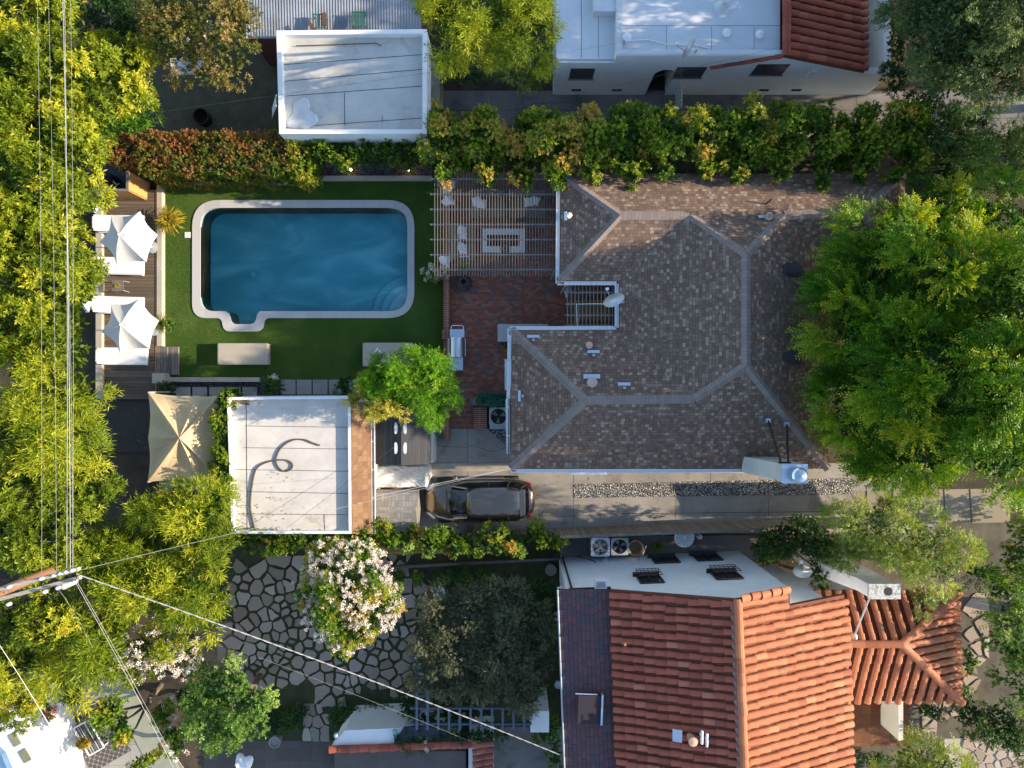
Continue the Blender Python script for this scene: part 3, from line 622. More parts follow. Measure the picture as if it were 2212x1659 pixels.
def dish(name, label, base, mount, ax, r=.38, arm=.55, m=None, logo=False):
    t = thing(name, label, 'satellite dish', base); ax = Vector(ax).normalized(); mount = Vector(mount)
    b = MB(); q = Vector((0, 0, 1)).rotation_difference(ax); pr = [(0.001, 0), (r * .3, r * .02), (r * .6, r * .08), (r * .85, r * .16), (r, r * .23)]
    b.lathe(mount, pr, 28, ax, 1, .86); b.build('reflector', m or M_white, t, smooth=True)
    side = ax.cross(Vector((0, 0, 1))).normalized(); dn = side.cross(ax).normalized() * -1
    if dn.z > 0: dn = -dn
    tip = mount + ax * arm + dn * .12
    b = MB(); b.tube([mount + dn * r * .8, tip + dn * .1], .016, 6); b.build('arm', M_grey_plastic, t)
    b = MB(); b.ob(tip + dn * .02, .10, .09, .13, .5); b.build('receiver', M_white, t)
    b = MB(); b.tube([Vector(base), Vector((base[0], base[1], mount.z - .1)), mount - ax * .03], .025, 8); b.build('mast', M_grey_plastic, t)
    if logo:
        b = MB(); c0 = mount + ax * .04
        for dx, w in ((-.10, .05), (-.03, .06), (.05, .09)): c = c0 + side * dx + dn * .1; b.tube([c - side * w / 2, c + side * w / 2], .012, 4)
        b.build('lettering', M_dark, t)
    return t
p = on_roof(1345, 655); d = dish('satellite_dish', 'grey white satellite dish mounted beside the small pergola on the brown roof', (p.x, p.y, p.z), P(1328, 652, 3.55), (-.45, .62, .64), .42, .6, M_white, True)
b = MB(); b.tube([P(1320, 657, 3.3), P(1290, 656, 2.86), P(1245, 657, 2.86), P(1247, 705, 2.86)], .012, 5); lab(b.build('dish_cable', M_white), 'thin white cable running over the small pergola slats from the dish', 'cable')

# ---------------- pergola and the outdoor lounge ----------------
pg = thing('large_slatted_pergola', 'large pergola of thin weathered slats over the sofas beside the brick patio', 'pergola', P(1070, 485, 0))
for k in range(43):
    u = 939 + k * 6.22; a, c = P(u, 372, 2.6), P(u + (1.5 if k < 5 else 0), 597 + random.uniform(-1, 1), 2.6)
    b = MB(); b.bb(a.x - .012, a.x + .012, c.y, a.y, 2.57, 2.61); b.build('slat', M_slat, pg)
for v in (387, 420, 452.7, 485.2, 517.8, 550.6, 582.6):
    a, c = P(930, v, 2.5), P(1205, v, 2.5); b = MB(); b.bb(a.x, c.x, a.y - .022, a.y + .022, 2.43, 2.558); b.build('beam', M_beam, pg)
for u, v in ((945, 387), (945, 583), (1200, 387), (1200, 583)): a = P(u, v, 2.4); b = MB(); b.bb(a.x - .05, a.x + .05, a.y - .05, a.y + .05, 0, 2.428); b.build('post', M_beam, pg)
def sofa(name, label, u0, u1, v0, v1, back, arms=True, m=M_taupe):
    t = thing(name, label, 'sofa', P((u0 + u1) / 2, (v0 + v1) / 2, .05)); a, c = P(u0, v1, .4), P(u1, v0, .4)
    b = MB(); b.bb(a.x, c.x, a.y, c.y, .08, .30); b.build('base', m, t, bevel=.03)
    if back == 'n': s = (a.x, c.x, a.y, c.y - .28); bk = (a.x, c.x, c.y - .275, c.y)
    else: s = (a.x + .28, c.x, a.y, c.y); bk = (a.x, a.x + .275, a.y, c.y)
    n = 2
    for k in range(n):
        b = MB()
        if back == 'n': w = (s[1] - s[0]) / n; b.bb(s[0] + k * w + .01, s[0] + (k + 1) * w - .01, s[2], s[3], .302, .47)
        else: w = (s[3] - s[2]) / n; b.bb(s[0], s[1], s[2] + k * w + .01, s[2] + (k + 1) * w - .01, .302, .47)
        b.build('seat_cushion', m, t, bevel=.05)
    b = MB(); b.bb(*bk, .302, .78); b.build('backrest', m, t, bevel=.05)
sofa('outdoor_sofa', 'left half of the long taupe sofa under the pergola by the hedge', 1015, 1093, 413, 470, 'n')
sofa('outdoor_sofa', 'right half of the long taupe sofa under the pergola by the hedge', 1098, 1180, 413, 470, 'n')
sofa('outdoor_sofa', 'short taupe sofa left of the rectangular fire table', 974, 1027, 487, 563, 'w')
M_linen = mat('bright_white_linen', (.82, .82, .82), .9, .05, 3, .15, 60, fine=.04)
def rag(name, label, cat, c, rx, ry, h, m, seed, lift=0):
    """crumpled cloth: a lumpy closed sheet"""
    rg = random.Random(seed); b = MB(); n, k = 22, 7; vs = []; ph = [rg.uniform(0, 6.28) for _ in range(6)]
    ring = [(0.001, 1.0)] + [(i / k, 1) for i in range(1, k + 1)]
    for i, (r, _) in enumerate(ring):
        for j in range(n):
            a = 2 * PI * j / n; w = 1 + .22 * math.sin(3 * a + ph[0]) + .13 * math.sin(5 * a + ph[1])
            x, y = rx * r * w * math.cos(a), ry * r * w * math.sin(a)
            z = h * (1 - r ** 2) * (.7 + .3 * math.sin(9 * x + ph[2])) + .3 * h * math.sin(14 * x + 9 * y + ph[3]) * (r < .99) + .02
            vs.append((c[0] + x, c[1] + y, c[2] + max(z, .01)))
    vs2 = [(x, y, c[2]) for x, y, z in vs[-n:]]
    fs = [(i * n + j, i * n + (j + 1) % n, (i + 1) * n + (j + 1) % n, (i + 1) * n + j) for i in range(k) for j in range(n)]
    m0 = len(vs); vs += vs2; fs += [(k * n + j, k * n + (j + 1) % n, m0 + (j + 1) % n, m0 + j) for j in range(n)]
    fs = [f[::-1] for f in fs] if False else fs; b.add(vs, fs); return lab(b.build(name, m, smooth=True), label, cat)
def pillow(name, label, c, s, rz, m, group=None, tilt=.5):
    b = MB(); n = 9; top = []; bot = []
    for i in range(n):
        for j in range(n):
            x = (i / (n - 1) - .5) * 2; y = (j / (n - 1) - .5) * 2; e = (1 - x ** 4) * (1 - y ** 4); pin = 1 - .10 * (1 - abs(x * y))
            v = Vector((x * s / 2 * (pin if abs(x) > .9 or abs(y) > .9 else 1), y * s / 2 * (pin if abs(x) > .9 or abs(y) > .9 else 1), .09 * e ** .5))
            top.append(v); bot.append(Vector((v.x, v.y, -v.z)))
    m4 = Matrix.Translation(Vector(c)) @ Matrix.Rotation(rz, 4, 'Z') @ Matrix.Rotation(tilt, 4, 'X')
    vs = [m4 @ v for v in top + bot]; fs = []; q = n * n
    for i in range(n - 1):
        for j in range(n - 1):
            a = i * n + j; fs.append((a, a + n, a + n + 1, a + 1)); fs.append((q + a, q + a + 1, q + a + n + 1, q + a + n))
    b.add(vs, fs); return lab(b.build(name, m, smooth=True), label, 'cushion', group)
gp = 'white cushions on the lounge sofas'
for (u, v, rz), l in zip(((1030, 434, .3), (1041, 440, -.2), (1143, 436, .1), (1156, 433, -.3), (997, 497, 1.2), (1000, 510, 1.6), (997, 534, 1.1), (1001, 546, 1.7)),
    ('left cushion of the pair on the left half of the long sofa', 'right cushion of the pair on the left half of the long sofa', 'left cushion of the pair on the right half of the long sofa', 'right cushion of the pair on the right half of the long sofa',
     'topmost of four white cushions on the short sofa', 'second white cushion from the top on the short sofa', 'third white cushion from the top on the short sofa', 'lowest of four white cushions on the short sofa')):
    pillow('cushion', l, P(u, v, .62), .40, rz, M_linen, gp, .35)
ft = thing('fire_table', 'rectangular pale concrete fire table with a black centre under the pergola', 'fire table', P(1088, 519, .05))
a, c = P(1042, 545, .42), P(1134, 494, .42)
i0, i1 = P(1052, 532, .42), P(1122, 507, .42)
b = MB(); ring = [(a.x, a.y), (c.x, a.y), (c.x, c.y), (a.x, c.y)]; hole = [(i0.x, i0.y), (i1.x, i0.y), (i1.x, i1.y), (i0.x, i1.y)]
b.holed(ring, [hole], .45); b.wall(ring, .32, .45); b.wall(hole, .35, .45, True); b.build('tabletop', mat('cast_concrete', (.64, .67, .70), .7, .08, 2), ft)
b = MB(); b.bb(a.x + .1, c.x - .1, a.y + .1, c.y - .1, .05, .34); b.build('base', M_grey_plastic, ft)
b = MB(); b.bb(i0.x, i1.x, i0.y, i1.y, .345, .37); b.build('burner_tray', M_black, ft)
for k in range(9): b = MB(); x = i0.x + .07 + k * (i1.x - i0.x - .14) / 8; b.bb(x - .02, x + .02, i0.y + .03, i1.y - .03, .372, .40); b.build('burner_bar', M_dark, ft)
s_ = thing('round_stool', 'small dark round stool tucked against the fire table', 'stool', P(1091, 537, .05)); p = P(1091, 537, .46)
b = MB(); b.lathe((p.x, p.y, .452), [(.2, 0), (.22, .02), (.2, .05), (0, .055)], 20); b.build('seat', M_dark, s_)
b = MB(); b.tube([(p.x + .1 * math.cos(t), p.y + .1 * math.sin(t), .515) for t in [i * .45 for i in range(12)]], .008, 5); b.build('handle', M_alu, s_)
b = MB(); b.lathe((p.x, p.y, .05), [(.16, 0), (.05, .05), (.05, .40)], 12); b.build('pedestal', M_dark, s_)
rag('throw_blanket', 'pale folded blanket heaped at the top left corner of the pergola', 'blanket', P(968, 400, .75), .28, .36, .16, M_linen, 1)
rag('throw_blanket', 'pale blanket hanging below another at the top left corner of the pergola', 'blanket', P(968, 432, .75), .24, .26, .14, M_linen, 12)
rag('beach_towel', 'white crumpled towel over the low brick wall at the bottom left of the pergola', 'towel', P(962, 565, .62), .22, .36, .14, M_linen, 2)
rag('beach_towel', 'white towel hanging at the left corner of the small pergola', 'towel', P(1225, 624, 1.3), .12, .32, .1, M_cloth_white, 3)
for (u0, v0, u1, v1, zt), l in (((958, 440, 971, 950, .55), 'long low brick wall between the lawn and the brick patio'), ((955, 712, 973, 733, .68), 'square brick pier in the low wall behind the grill'), ((1018, 858, 1042, 877, .7), 'square brick pier with a pot on it above the brick steps'), ((1023, 878, 1052, 927, .55), 'brick cheek wall right of the brick steps'), ((940, 895, 958, 927, .5), 'brick cheek wall left of the brick steps')):
    a, c = P(u0, v1, zt), P(u1, v0, zt); b = MB(); b.bb(a.x, c.x, a.y, c.y, .0, zt); lab(b.build('low_brick_wall', M_brick, bevel=.01), l, 'brick wall')
# grill
gr = thing('barbecue_grill', 'stainless steel barbecue grill with side shelves beside the low brick wall', 'barbecue grill', P(987, 752, .05), rz=0)
def gbb(nm, u0, v0, u1, v1, z0, z1, m, bev=.01, par=None): a, c = P(u0, v1, z1), P(u1, v0, z1); b = MB(); b.bb(a.x, c.x, a.y, c.y, z0, z1); return b.build(nm, m, par or gr, bevel=bev)
gbb('cart', 972, 724, 1000, 795, .12, .85, M_steel); gbb('side_shelf', 972, 711, 1003, 729, .86, .90, M_alu); gbb('side_shelf', 969, 771, 1000, 800, .86, .90, M_alu); gbb('side_burner_lid', 973, 773, 995, 785, .902, .925, M_steel)
b = MB(); y0, y1 = P(0, 771, 1.0).y, P(0, 729, 1.0).y; x0, x1 = P(972, 0, 1).x, P(1001, 0, 1).x; n = 10; xm = (x0 + x1) / 2; w = (x1 - x0) / 2
b.loft([[Vector((xm + w * math.cos(PI * k / n), y, .87 + .27 * math.sin(PI * k / n))) for k in range(n + 1)] for y in (y0, y1)]); b.build('hood', M_steel, gr, smooth=False)
b = MB(); b.tube([(x1 + .03, y0 + .05, .98), (x1 + .08, y0 + .05, 1.0), (x1 + .08, y1 - .05, 1.0), (x1 + .03, y1 - .05, .98)], .016, 6); b.build('hood_handle', M_alu, gr)
b = MB(); b.bb(x0 - .1, x0 - .02, y0 + .03, y1 - .03, .8, .95); b.build('back_panel', M_ledge, gr)
b = MB(); q0, q1 = P(975, 712, .88), P(1001, 712, .88); b.tube([q0, q0 + Vector((0, .12, 0)), q0 + Vector((.05, .17, 0)), q1 + Vector((-.05, .17, 0)), q1 + Vector((0, .12, 0)), q1], .018, 7); b.build('rail', M_white, gr)
for k in range(4): b = MB(); b.tube([(x1 + .0, y0 + .1 + k * .16, .8), (x1 + .05, y0 + .1 + k * .16, .8)], .025, 8); b.build('knob', M_dark, gr)
for u in (975, 997):
    for v in (728, 790): a = P(u, v, .1); b = MB(); b.lathe((a.x, a.y - .02, .11), [(.001, -.02), (.06, -.02), (.06, .02), (.001, .02)], 12, (0, 1, 0)); b.build('wheel', M_dark, gr)
ct = thing('outdoor_counter', 'long pale counter with an inset panel tucked against the house eave', 'counter', P(1130, 718, .05)); a, c = P(1075, 738, .9), P(1184, 700, .9)
b = MB(); b.bb(a.x + .05, c.x - .05, a.y + .05, c.y - .05, .05, .86); b.build('cabinet', M_conc, ct); b = MB(); b.bb(a.x, c.x, a.y, c.y, .862, .92); b.build('countertop', mat('counter_stone', (.42, .40, .41), .5, .06, 2), ct, bevel=.01)
a, c = P(1096, 733, .92), P(1118, 710, .92); b = MB(); b.bb(a.x, c.x, a.y, c.y, .921, .945); sk_ = b.build('sink_cover', M_white, ct, bevel=.005)
b = MB(); [b.bb(a.x + .03, c.x - .03, a.y + .06 + k * .08, a.y + .075 + k * .08, .946, .95) for k in range(4)]; b.build('slat', M_grey_plastic, sk_)
def pot(name, label, u, v, z, r, h, m, soil=True):
    t = thing(name, label, 'plant pot', P(u, v, z)); p = P(u, v, z + h); b = MB(); b.lathe((p.x, p.y, z), [(r * .72, 0), (r, h), (r * .86, h), (r * .8, h * .85), (0.001, h * .84)], 20); b.build('pot', m, t, smooth=False); return t, p
t, p = pot('fire_pot', 'big dark round clay chimenea pot at the bottom edge of the pergola', 1003, 612, .05, .34, .45, mat('burnt_clay', (.07, .055, .05), .8))
b = MB(); b.lathe((p.x, p.y, .5), [(.34, 0), (.30, .12), (.17, .2), (.15, .5), (.18, .52), (.11, .52), (.10, .3)], 20); b.build('chimney_neck', mat('burnt_clay_neck', (.06, .05, .048), .8), t)

# ---------------- loungers, umbrellas, daybeds on the left ----------------
b = MB(); a, c = P(220, 862, .25), P(336, 410, .25); b.bb(a.x, c.x, a.y, c.y, .1, .25); struct(b.build('wood_deck', M_deck))
b = MB(); b.bb(c.x + .002, c.x + .05, a.y + .3, c.y, .05, .27); lab(b.build('deck_fascia_board', M_wood), 'reddish board along the lawn side of the deck', 'fascia board')
st = thing('deck_steps', 'two grey wooden steps from the deck down to the lawn', 'steps', P(361, 779, .03))
for (u0, u1, z) in ((338, 361, .24), (362, 385, .14)): a, c = P(u0, 810, z), P(u1, 749, z); b = MB(); b.bb(a.x, c.x, a.y, c.y, .03, z); b.build('tread', M_step, st, bevel=.008)
for (u, v, z) in ((349, 780, .24), (374, 780, .14)): p = P(u, v, z); b = MB(); b.lathe((p.x, p.y, z), [(.03, 0), (.03, .006), (0, .008)], 10); b.build('stud_light', plain('copper_light', (.6, .3, .12), .3, .8), st)
def lounger(label, loc):
    t = thing('sun_lounger', label, 'sun lounger', loc, 'white sun loungers on the deck')
    def bx(nm, c, s, m, ry=0, bev=.0): b = MB(); b.ob(c, *s, 0, ry); return b.build(nm, m, t, local=True, bevel=bev)
    bx('frame', (.05, .34, .28), (1.9, .04, .05), M_white); bx('frame', (.05, -.34, .28), (1.9, .04, .05), M_white); bx('frame', (1.0, 0, .28), (.04, .64, .05), M_white); bx('frame', (-.9, 0, .28), (.04, .64, .05), M_white)
    bx('seat', (.38, 0, .335), (1.22, .66, .06), M_lounger, 0, .015)
    bx('backrest', (-.585, 0, .43), (.80, .66, .06), M_lounger, R(15), .015)
    b = MB(); b.ob((-.93, 0, .585), .13, .50, .07, 0, R(15)); b.build('headrest', M_cloth_white, t, local=True, bevel=.03)
    for x in (-.75, .85):
        for y in (-.33, .33): bx('leg', (x, y, .127), (.05, .04, .254), M_white)
    return t
lo = lounger('top sun lounger beneath the upper umbrella', P(268, 487, .25))
dup(lo, P(267, 577, .25), 'uncovered white sun lounger just below the upper umbrella', -.03)
dup(lo, P(267, 661, .25), 'white sun lounger half under the top of the lower umbrella', -.03)
dup(lo, P(275, 770, .25), 'bottom sun lounger just below the lower umbrella', -.01)
def umbrella(label, u, v, rot):
    z = 2.80; ap = P(u, v, z); t = thing('patio_umbrella', label, 'umbrella', (ap.x, ap.y, .25), 'white patio umbrellas'); n = 6; Rr = 1.17; zr = 2.12
    b = MB(); seg = 8; rings = 8
    for k in range(n):
        a0, a1 = rot + 2 * PI * k / n, rot + 2 * PI * (k + 1) / n
        p0 = Vector((Rr * math.cos(a0), Rr * math.sin(a0), zr)); p1 = Vector((Rr * math.cos(a1), Rr * math.sin(a1), zr)); top = Vector((0, 0, z)); g = []
        for i in range(rings + 1):
            f = i / rings; row = []
            for j in range(seg + 1):
                w = j / seg; e = p0 * (1 - w) + p1 * w; sagg = math.sin(PI * w)
                q = top + (e - top) * f; q.z += .10 * math.sin(PI * f) - .075 * sagg * f; sh = 1 - .12 * sagg * f; q.x *= sh; q.y *= sh; row.append(q)
            g.append(row)
        vs = [q for row in g for q in row]; m = seg + 1
        b.add(vs, [(i * m + j, (i + 1) * m + j, (i + 1) * m + j + 1, i * m + j + 1) for i in range(rings) for j in range(seg)])
    b.v = [(x, y, zz - .25) for x, y, zz in b.v]
    o = b.build('canopy', M_cloth_white, t, local=True, smooth=False); s = o.modifiers.new('thick', 'SOLIDIFY'); s.thickness = .008; s.offset = -1
    b = MB(); b.tube([(0, 0, 0), (0, 0, 2.58)], .022, 10); b.build('pole', M_white, t, local=True)
    b = MB(); b.lathe((0, 0, 2.55), [(.05, 0), (.06, .03), (.03, .07), (0, .1)], 12); b.build('finial', M_white, t, local=True)
    b = MB(); b.tube([(0, 0, 2.535), (.1, .06, 2.52), (.18, .02, 2.50), (.14, -.06, 2.51), (.02, -.02, 2.54), (-.1, .05, 2.51), (-.16, -.03, 2.49)], .012, 5); b.build('tie_cord', M_grey_plastic, t, local=True)
    b = MB(); b.lathe((0, 0, 0), [(.25, 0), (.25, .05), (.05, .08)], 20); b.build('base', M_grey_plastic, t, local=True)
    for k in range(n): a0 = rot + 2 * PI * k / n; b = MB(); b.tube([(0, 0, 2.44), (Rr * .97 * math.cos(a0), Rr * .97 * math.sin(a0), zr - .27)], .009, 5); b.build('rib', M_white, t, local=True)
    return t
um = umbrella('upper white umbrella between the two top sun loungers', 257, 507, R(7))
dup(um, (P(262, 702, 2.75).x, P(262, 702, 2.75).y, .25), 'lower white umbrella between the two bottom sun loungers', R(4))
t = thing('side_table', 'small square slatted wooden table between the middle sun loungers', 'side table', P(254, 617, .25)); p = P(254, 617, .7)
b = MB(); [b.ob((p.x, p.y + (k - 3) * .068, .68), .46, .06, .025) for k in range(7)]; b.build('tabletop', M_slat, t)
for dx in (-.19, .19):
    for dy in (-.19, .19): b = MB(); b.tube([(p.x + dx, p.y + dy, .665), (p.x + dx * 1.25, p.y + dy * 1.1, .25)], .018, 6); b.build('leg', M_beam, t)
t = thing('side_table', 'small round taupe table on the deck right of the upper umbrella', 'side table', P(308, 537, .25)); p = P(308, 537, .65)
b = MB(); b.lathe((p.x, p.y, .62), [(.19, 0), (.2, .01), (.2, .03), (0, .032)], 24); b.build('tabletop', mat('taupe_paint', (.30, .23, .19), .7), t); b = MB(); b.tube([(p.x, p.y, .25), (p.x, p.y, .62)], .03, 8); b.build('pedestal', M_beam, t)
def daybed(label, u0, u1, v0, v1):
    t = thing('daybed', label, 'daybed', P((u0 + u1) / 2, (v0 + v1) / 2, .03), 'beige daybeds on the lawn'); a, c = P(u0, v1, .42), P(u1, v0, .42)
    b = MB(); b.bb(a.x + .02, c.x - .02, a.y + .02, c.y - .02, .05, .26); b.build('base', M_cushion, t, bevel=.03); b = MB(); b.bb(a.x, c.x, a.y, c.y, .262, .44); b.build('mattress', M_cushion, t, bevel=.06, seg=3)
daybed('empty beige daybed on the lawn below the pool', 469, 579, 741, 788); daybed('beige daybed with a folded towel partly under the green tree', 783, 893, 740, 792)
t = thing('folded_towel', 'folded blue and white striped towel on the right daybed', 'towel', P(816, 763, .445)); p = P(816, 763, .46)
for k in range(5): b = MB(); d = (k - 2) * .065; a_ = R(-40); b.ob((p.x + d * math.cos(a_), p.y + d * math.sin(a_), .466 + .004 * (k % 2)), .063, .34 - .02 * (k % 2), .04, a_); b.build('stripe', M_white if k % 2 == 0 else plain('blue_stripe', (.34, .40, .52), .9), t)
# tan canopy
t = thing('tan_canopy', 'tan fabric canopy with a pinched centre peak beside the white flat roof', 'canopy', P(394, 945, 0))
cn = [P(320, 848, 2.3), P(425, 856, 2.32), P(474, 853, 2.3), P(472, 1034, 2.3), P(428, 1036, 2.32), P(319, 1041, 2.3)]; ap = P(387, 946, 3.15)
cn = [P(320, 848, 2.3), P(425, 855, 2.42), P(476, 852, 2.3), P(474, 1036, 2.3), P(427, 1040, 2.42), P(319, 1041, 2.3), P(320, 946, 2.36)]
b = MB(); seg, rings = 10, 12
for k in range(len(cn)):
    p0, p1 = cn[k], cn[(k + 1) % len(cn)]; sag_in = .05 if k in (5, 6) else .06
    ctr = (ap); vs = []
    for i in range(rings + 1):
        f = i / rings
        for j in range(seg + 1):
            w = j / seg; e = p0 * (1 - w) + p1 * w; s = math.sin(PI * w); q = ap + (e - ap) * f
            q.z += -.16 * math.sin(PI * min(1, f * 1.1)) * (.35 + s) - .05 * s * f; d = (e - ap); q -= Vector((d.x, d.y, 0)) * .035 * s * f
            q.z += .012 * math.sin(w * 40 + k) * f * (1 - f) * 3; vs.append(q)
    m = seg + 1; b.add(vs, [(i * m + j, i * m + j + 1, (i + 1) * m + j + 1, (i + 1) * m + j) for i in range(rings) for j in range(seg)])
o = b.build('fabric', M_canvas_tan, t); s = o.modifiers.new('thick', 'SOLIDIFY'); s.thickness = .006
for k in (0, 2, 3, 5): p = cn[k]; b = MB(); b.tube([(p.x, p.y, 0), (p.x, p.y, 2.27)], .04, 8); b.build('post', M_grey_plastic, t)
for k in (0, 2, 3, 5): b = MB(); q = cn[k] + Vector((0, 0, .02)); b.tube([q, ap * .5 + q * .5 + Vector((0, 0, -.11)), ap], .012, 5); b.build('seam', mat('seam_tape', (.40, .22, .14), .9), t)
b = MB(); a, c = P(343, 1060, .4), P(460, 1040, .4); b.bb(a.x, c.x, a.y, c.y, 0, .4); lab(b.build('storage_deck_box', M_corr), 'dark box below the bottom edge of the tan canopy', 'storage box')
# pool equipment enclosure with wooden panels, top left
t = thing('equipment_enclosure', 'open topped cedar fence enclosure at the top end of the deck', 'fence', P(270, 395, 0)); zt = 1.7
a, c = P(205, 411, zt), P(276, 369, zt)
b = MB(); b.bb(a.x, c.x, a.y - .03, a.y + .03, 0, zt); b.build('front_panel', M_wood, t); b = MB(); b.bb(c.x - .03, c.x + .03, a.y + .032, c.y, 0, zt); b.build('side_panel', M_wood, t)
b = MB(); b.bb(a.x - .02, c.x + .05, a.y - .05, a.y + .05, zt + .002, zt + .04); b.build('top_rail', M_slat, t); b = MB(); b.bb(c.x - .05, c.x + .05, a.y + .052, c.y, zt + .002, zt + .04); b.build('top_rail', M_slat, t)
sheet('enclosure_floor', [(200, 368), (300, 368), (300, 412), (200, 412)], .012, M_black)
t2 = thing('pool_pump', 'dark pool pump with a curved pale pipe inside the cedar enclosure', 'pump', P(235, 385, 0)); p = P(232, 385, .5); b = MB(); b.lathe((p.x, p.y, .02), [(.25, 0), (.25, .6), (.15, .75), (0, .8)], 16); b.build('filter_tank', M_dark, t2)
b = MB(); b.tube([P(224, 372, .5), P(224, 395, .5)], .035, 8); b.tube([P(243, 390, .5), P(253, 400, .5), P(258, 396, .5)], .03, 8); b.build('pipe', M_grey_plastic, t2)
# ---------------- clay tile roofs ----------------
def tiles(b, o, ex, upv, width, lenfn, pitch=.3, tl=.40, r=.12, seg=5, seed=1, jit=.012, tfn=None):
    """barrel tiles in rows running up the slope; lenfn(s) -> (t0, t1)"""
    rg = random.Random(seed); o, ex, upv = Vector(o), Vector(ex).normalized(), Vector(upv).normalized(); nn = ex.cross(upv).normalized()
    if nn.z < 0: nn = -nn
    s = pitch / 2
    while s < width:
        t0, t1 = lenfn(s); t = t0
        while t < t1 - .06:
            e = min(t + tl * 1.1, t1); f = (e - t) / (tl * 1.1); j = rg.uniform(-jit, jit); ro = rg.uniform(-jit, jit); b.tint = min(1, max(0, rg.gauss(.5, .22)))
            if tfn: b.tint = tfn(s, t, b.tint)
            ra, rb = r * rg.uniform(.97, 1.04), r * (1 - .14 * f); la, lb = .045 + rg.uniform(-.006, .008), .018; ring = []
            for tt, rr, lf, jj in ((t, ra, la, j), (e, rb, lb, j * .5)):
                for k in range(seg + 1):
                    a = PI * k / seg; ring.append(o + ex * (s + jj + rr * math.cos(a)) + upv * (tt + ro) + nn * (lf + rr * .80 * math.sin(a)))
            m = seg + 1; n0 = len(b.v); fs = [(k, m + k, m + k + 1, k + 1) for k in range(seg)]
            n_in = []
            for k in range(seg + 1):
                a = PI * k / seg; n_in.append(o + ex * (s + j + (ra - .022) * math.cos(a)) + upv * (t + ro) + nn * (la - .004 + (ra - .022) * .8 * math.sin(a)))
            vs = ring + n_in; fs += [(k, k + 1, 2 * m + k + 1, 2 * m + k) for k in range(seg)]
            b.add(vs, fs); t += tl
        s += pitch
def ridge_tiles(b, a, c, r=.13, tl=.42, seed=3, lift=.05):
    a, c = Vector(a), Vector(c); d = c - a; L = d.length; upv = d.normalized(); ex = Vector((-upv.y, upv.x, 0)).normalized()
    tiles(b, a - ex * .001 + Vector((0, 0, lift)), -ex, upv, .002, lambda s: (0, L), .002, tl, r, 6, seed)
# ---------------- two storey house, bottom right ----------------
an = R(2.2); O2 = P(1208, 1275, 5.7); HX = Vector((math.cos(an), math.sin(an), 0)); HY = Vector((math.sin(an), -math.cos(an), 0))
def h2(x, y, z): return Vector((O2.x, O2.y, 0)) + HX * x + HY * y + Vector((0, 0, z))
vh = thing('two_storey_tiled_house', 'white two storey house at bottom right with a large orange clay tile roof', 'house', h2(4, 4, 0)); LY = 10.5; yn = .30
b = MB(); pr = [h2(.35, yn, 0), h2(8.0, yn, 0), h2(8.0, .95, 0), h2(9.55, .95, 0), h2(9.55, LY, 0), h2(.35, LY, 0)]; b.prism(pr, 0, 5.5); b.face([h2(1.8, yn, 5.501), h2(7.6, yn, 5.501), h2(7.6, yn, 6.5), h2(5.5, yn, 7.3)][::-1]); b.build('wall', M_white_wall, vh)
b = MB(); up_face(b, [h2(0, LY, 5.66), h2(0, 0, 5.66), h2(1.82, 0, 5.9), h2(1.82, LY, 5.9)]); vs = [h2(0, LY, 5.54), h2(0, 0, 5.54), h2(1.82, 0, 5.78), h2(0, LY, 5.66), h2(0, 0, 5.66), h2(1.82, 0, 5.9)]; b.add(vs, [(0, 3, 4, 1), (1, 4, 5, 2)]); b.build('composition_roof', M_shingle_purple, vh)
b = MB(); z0, zr, ze = 5.98, 7.52, 5.80; xr, xe = 5.55, 9.75
zm = zr - 1.95 * (zr - ze) / (xe - xr); base = [h2(1.74, -.02, z0), h2(xr, -.02, zr), h2(xr + 1.95, -.02, zm), h2(xr + 1.95, .5, zm), h2(xe, .5, ze), h2(xe, LY, ze), h2(xr, LY, zr), h2(1.74, LY, z0)]
b.face([base[0], base[7], base[6], base[1]]); b.face([base[1], base[6], base[5], base[4], base[3], base[2]]); lo_ = [p - Vector((0, 0, .16)) for p in base]; [b.face([base[i], base[i + 1], lo_[i + 1], lo_[i]]) for i in (0, 1, 2, 3)]; b.face([base[0], lo_[0], lo_[7], base[7]])
b.build('roof_deck', M_tile_pan, vh)
upW = (h2(xr, 0, zr) - h2(1.7, 0, z0)); b = MB(); tiles(b, h2(1.7, 0, z0), HY, upW, LY, lambda s: (0, upW.length - .02), .298, .37, .108, seed=11, jit=.03); b.build('tile_slope', M_tile_red, vh)  # slope's shade put into a redder, darker tile colour than the east slope
upE = (h2(xr, 0, zr) - h2(xe + .06, 0, ze)); b = MB(); tiles(b, h2(xe + .06, 0, ze), HY, upE, LY, lambda s: (0 if s > .5 else upE.length - 1.95, upE.length - .02), .298, .40, .122, seed=12, jit=.03); b.build('tile_slope', M_tile_orange, vh)
b = MB(); ridge_tiles(b, h2(xr, LY, zr), h2(xr, -.08, zr), .15, .46, 4, .06); b.build('ridge_tiles', M_tile_orange, vh)
b = MB(); ridge_tiles(b, h2(xr + .05, -.06, zr + .02), h2(xr + 1.95, -.06, zr - .78), .14, .42, 5, .02); b.build('verge_tiles', M_tile_orange, vh)
b = MB(); pl = [h2(xr - .08, .1, 0)] + [h2(xr - .15 - .06 * abs(math.sin(PI * (k / 6))), .1 + k * .298 / 6, 0) for k in range(6 * 34)] + [h2(xr - .08, .1 + 34 * .298, 0)]; b.prism(pl, zr - .06, zr + .035); b.build('mortar_fill', M_conc, vh)
b = MB(); q = h2(-.02, 0, 0); b.tube([h2(-.05, 0, 5.64), h2(-.05, LY, 5.64)], .035, 6); b.tube([h2(.12, -.05, 5.5), h2(-.05, -.06, 5.62)], .03, 6); b.build('gutter', M_grey_plastic, vh)
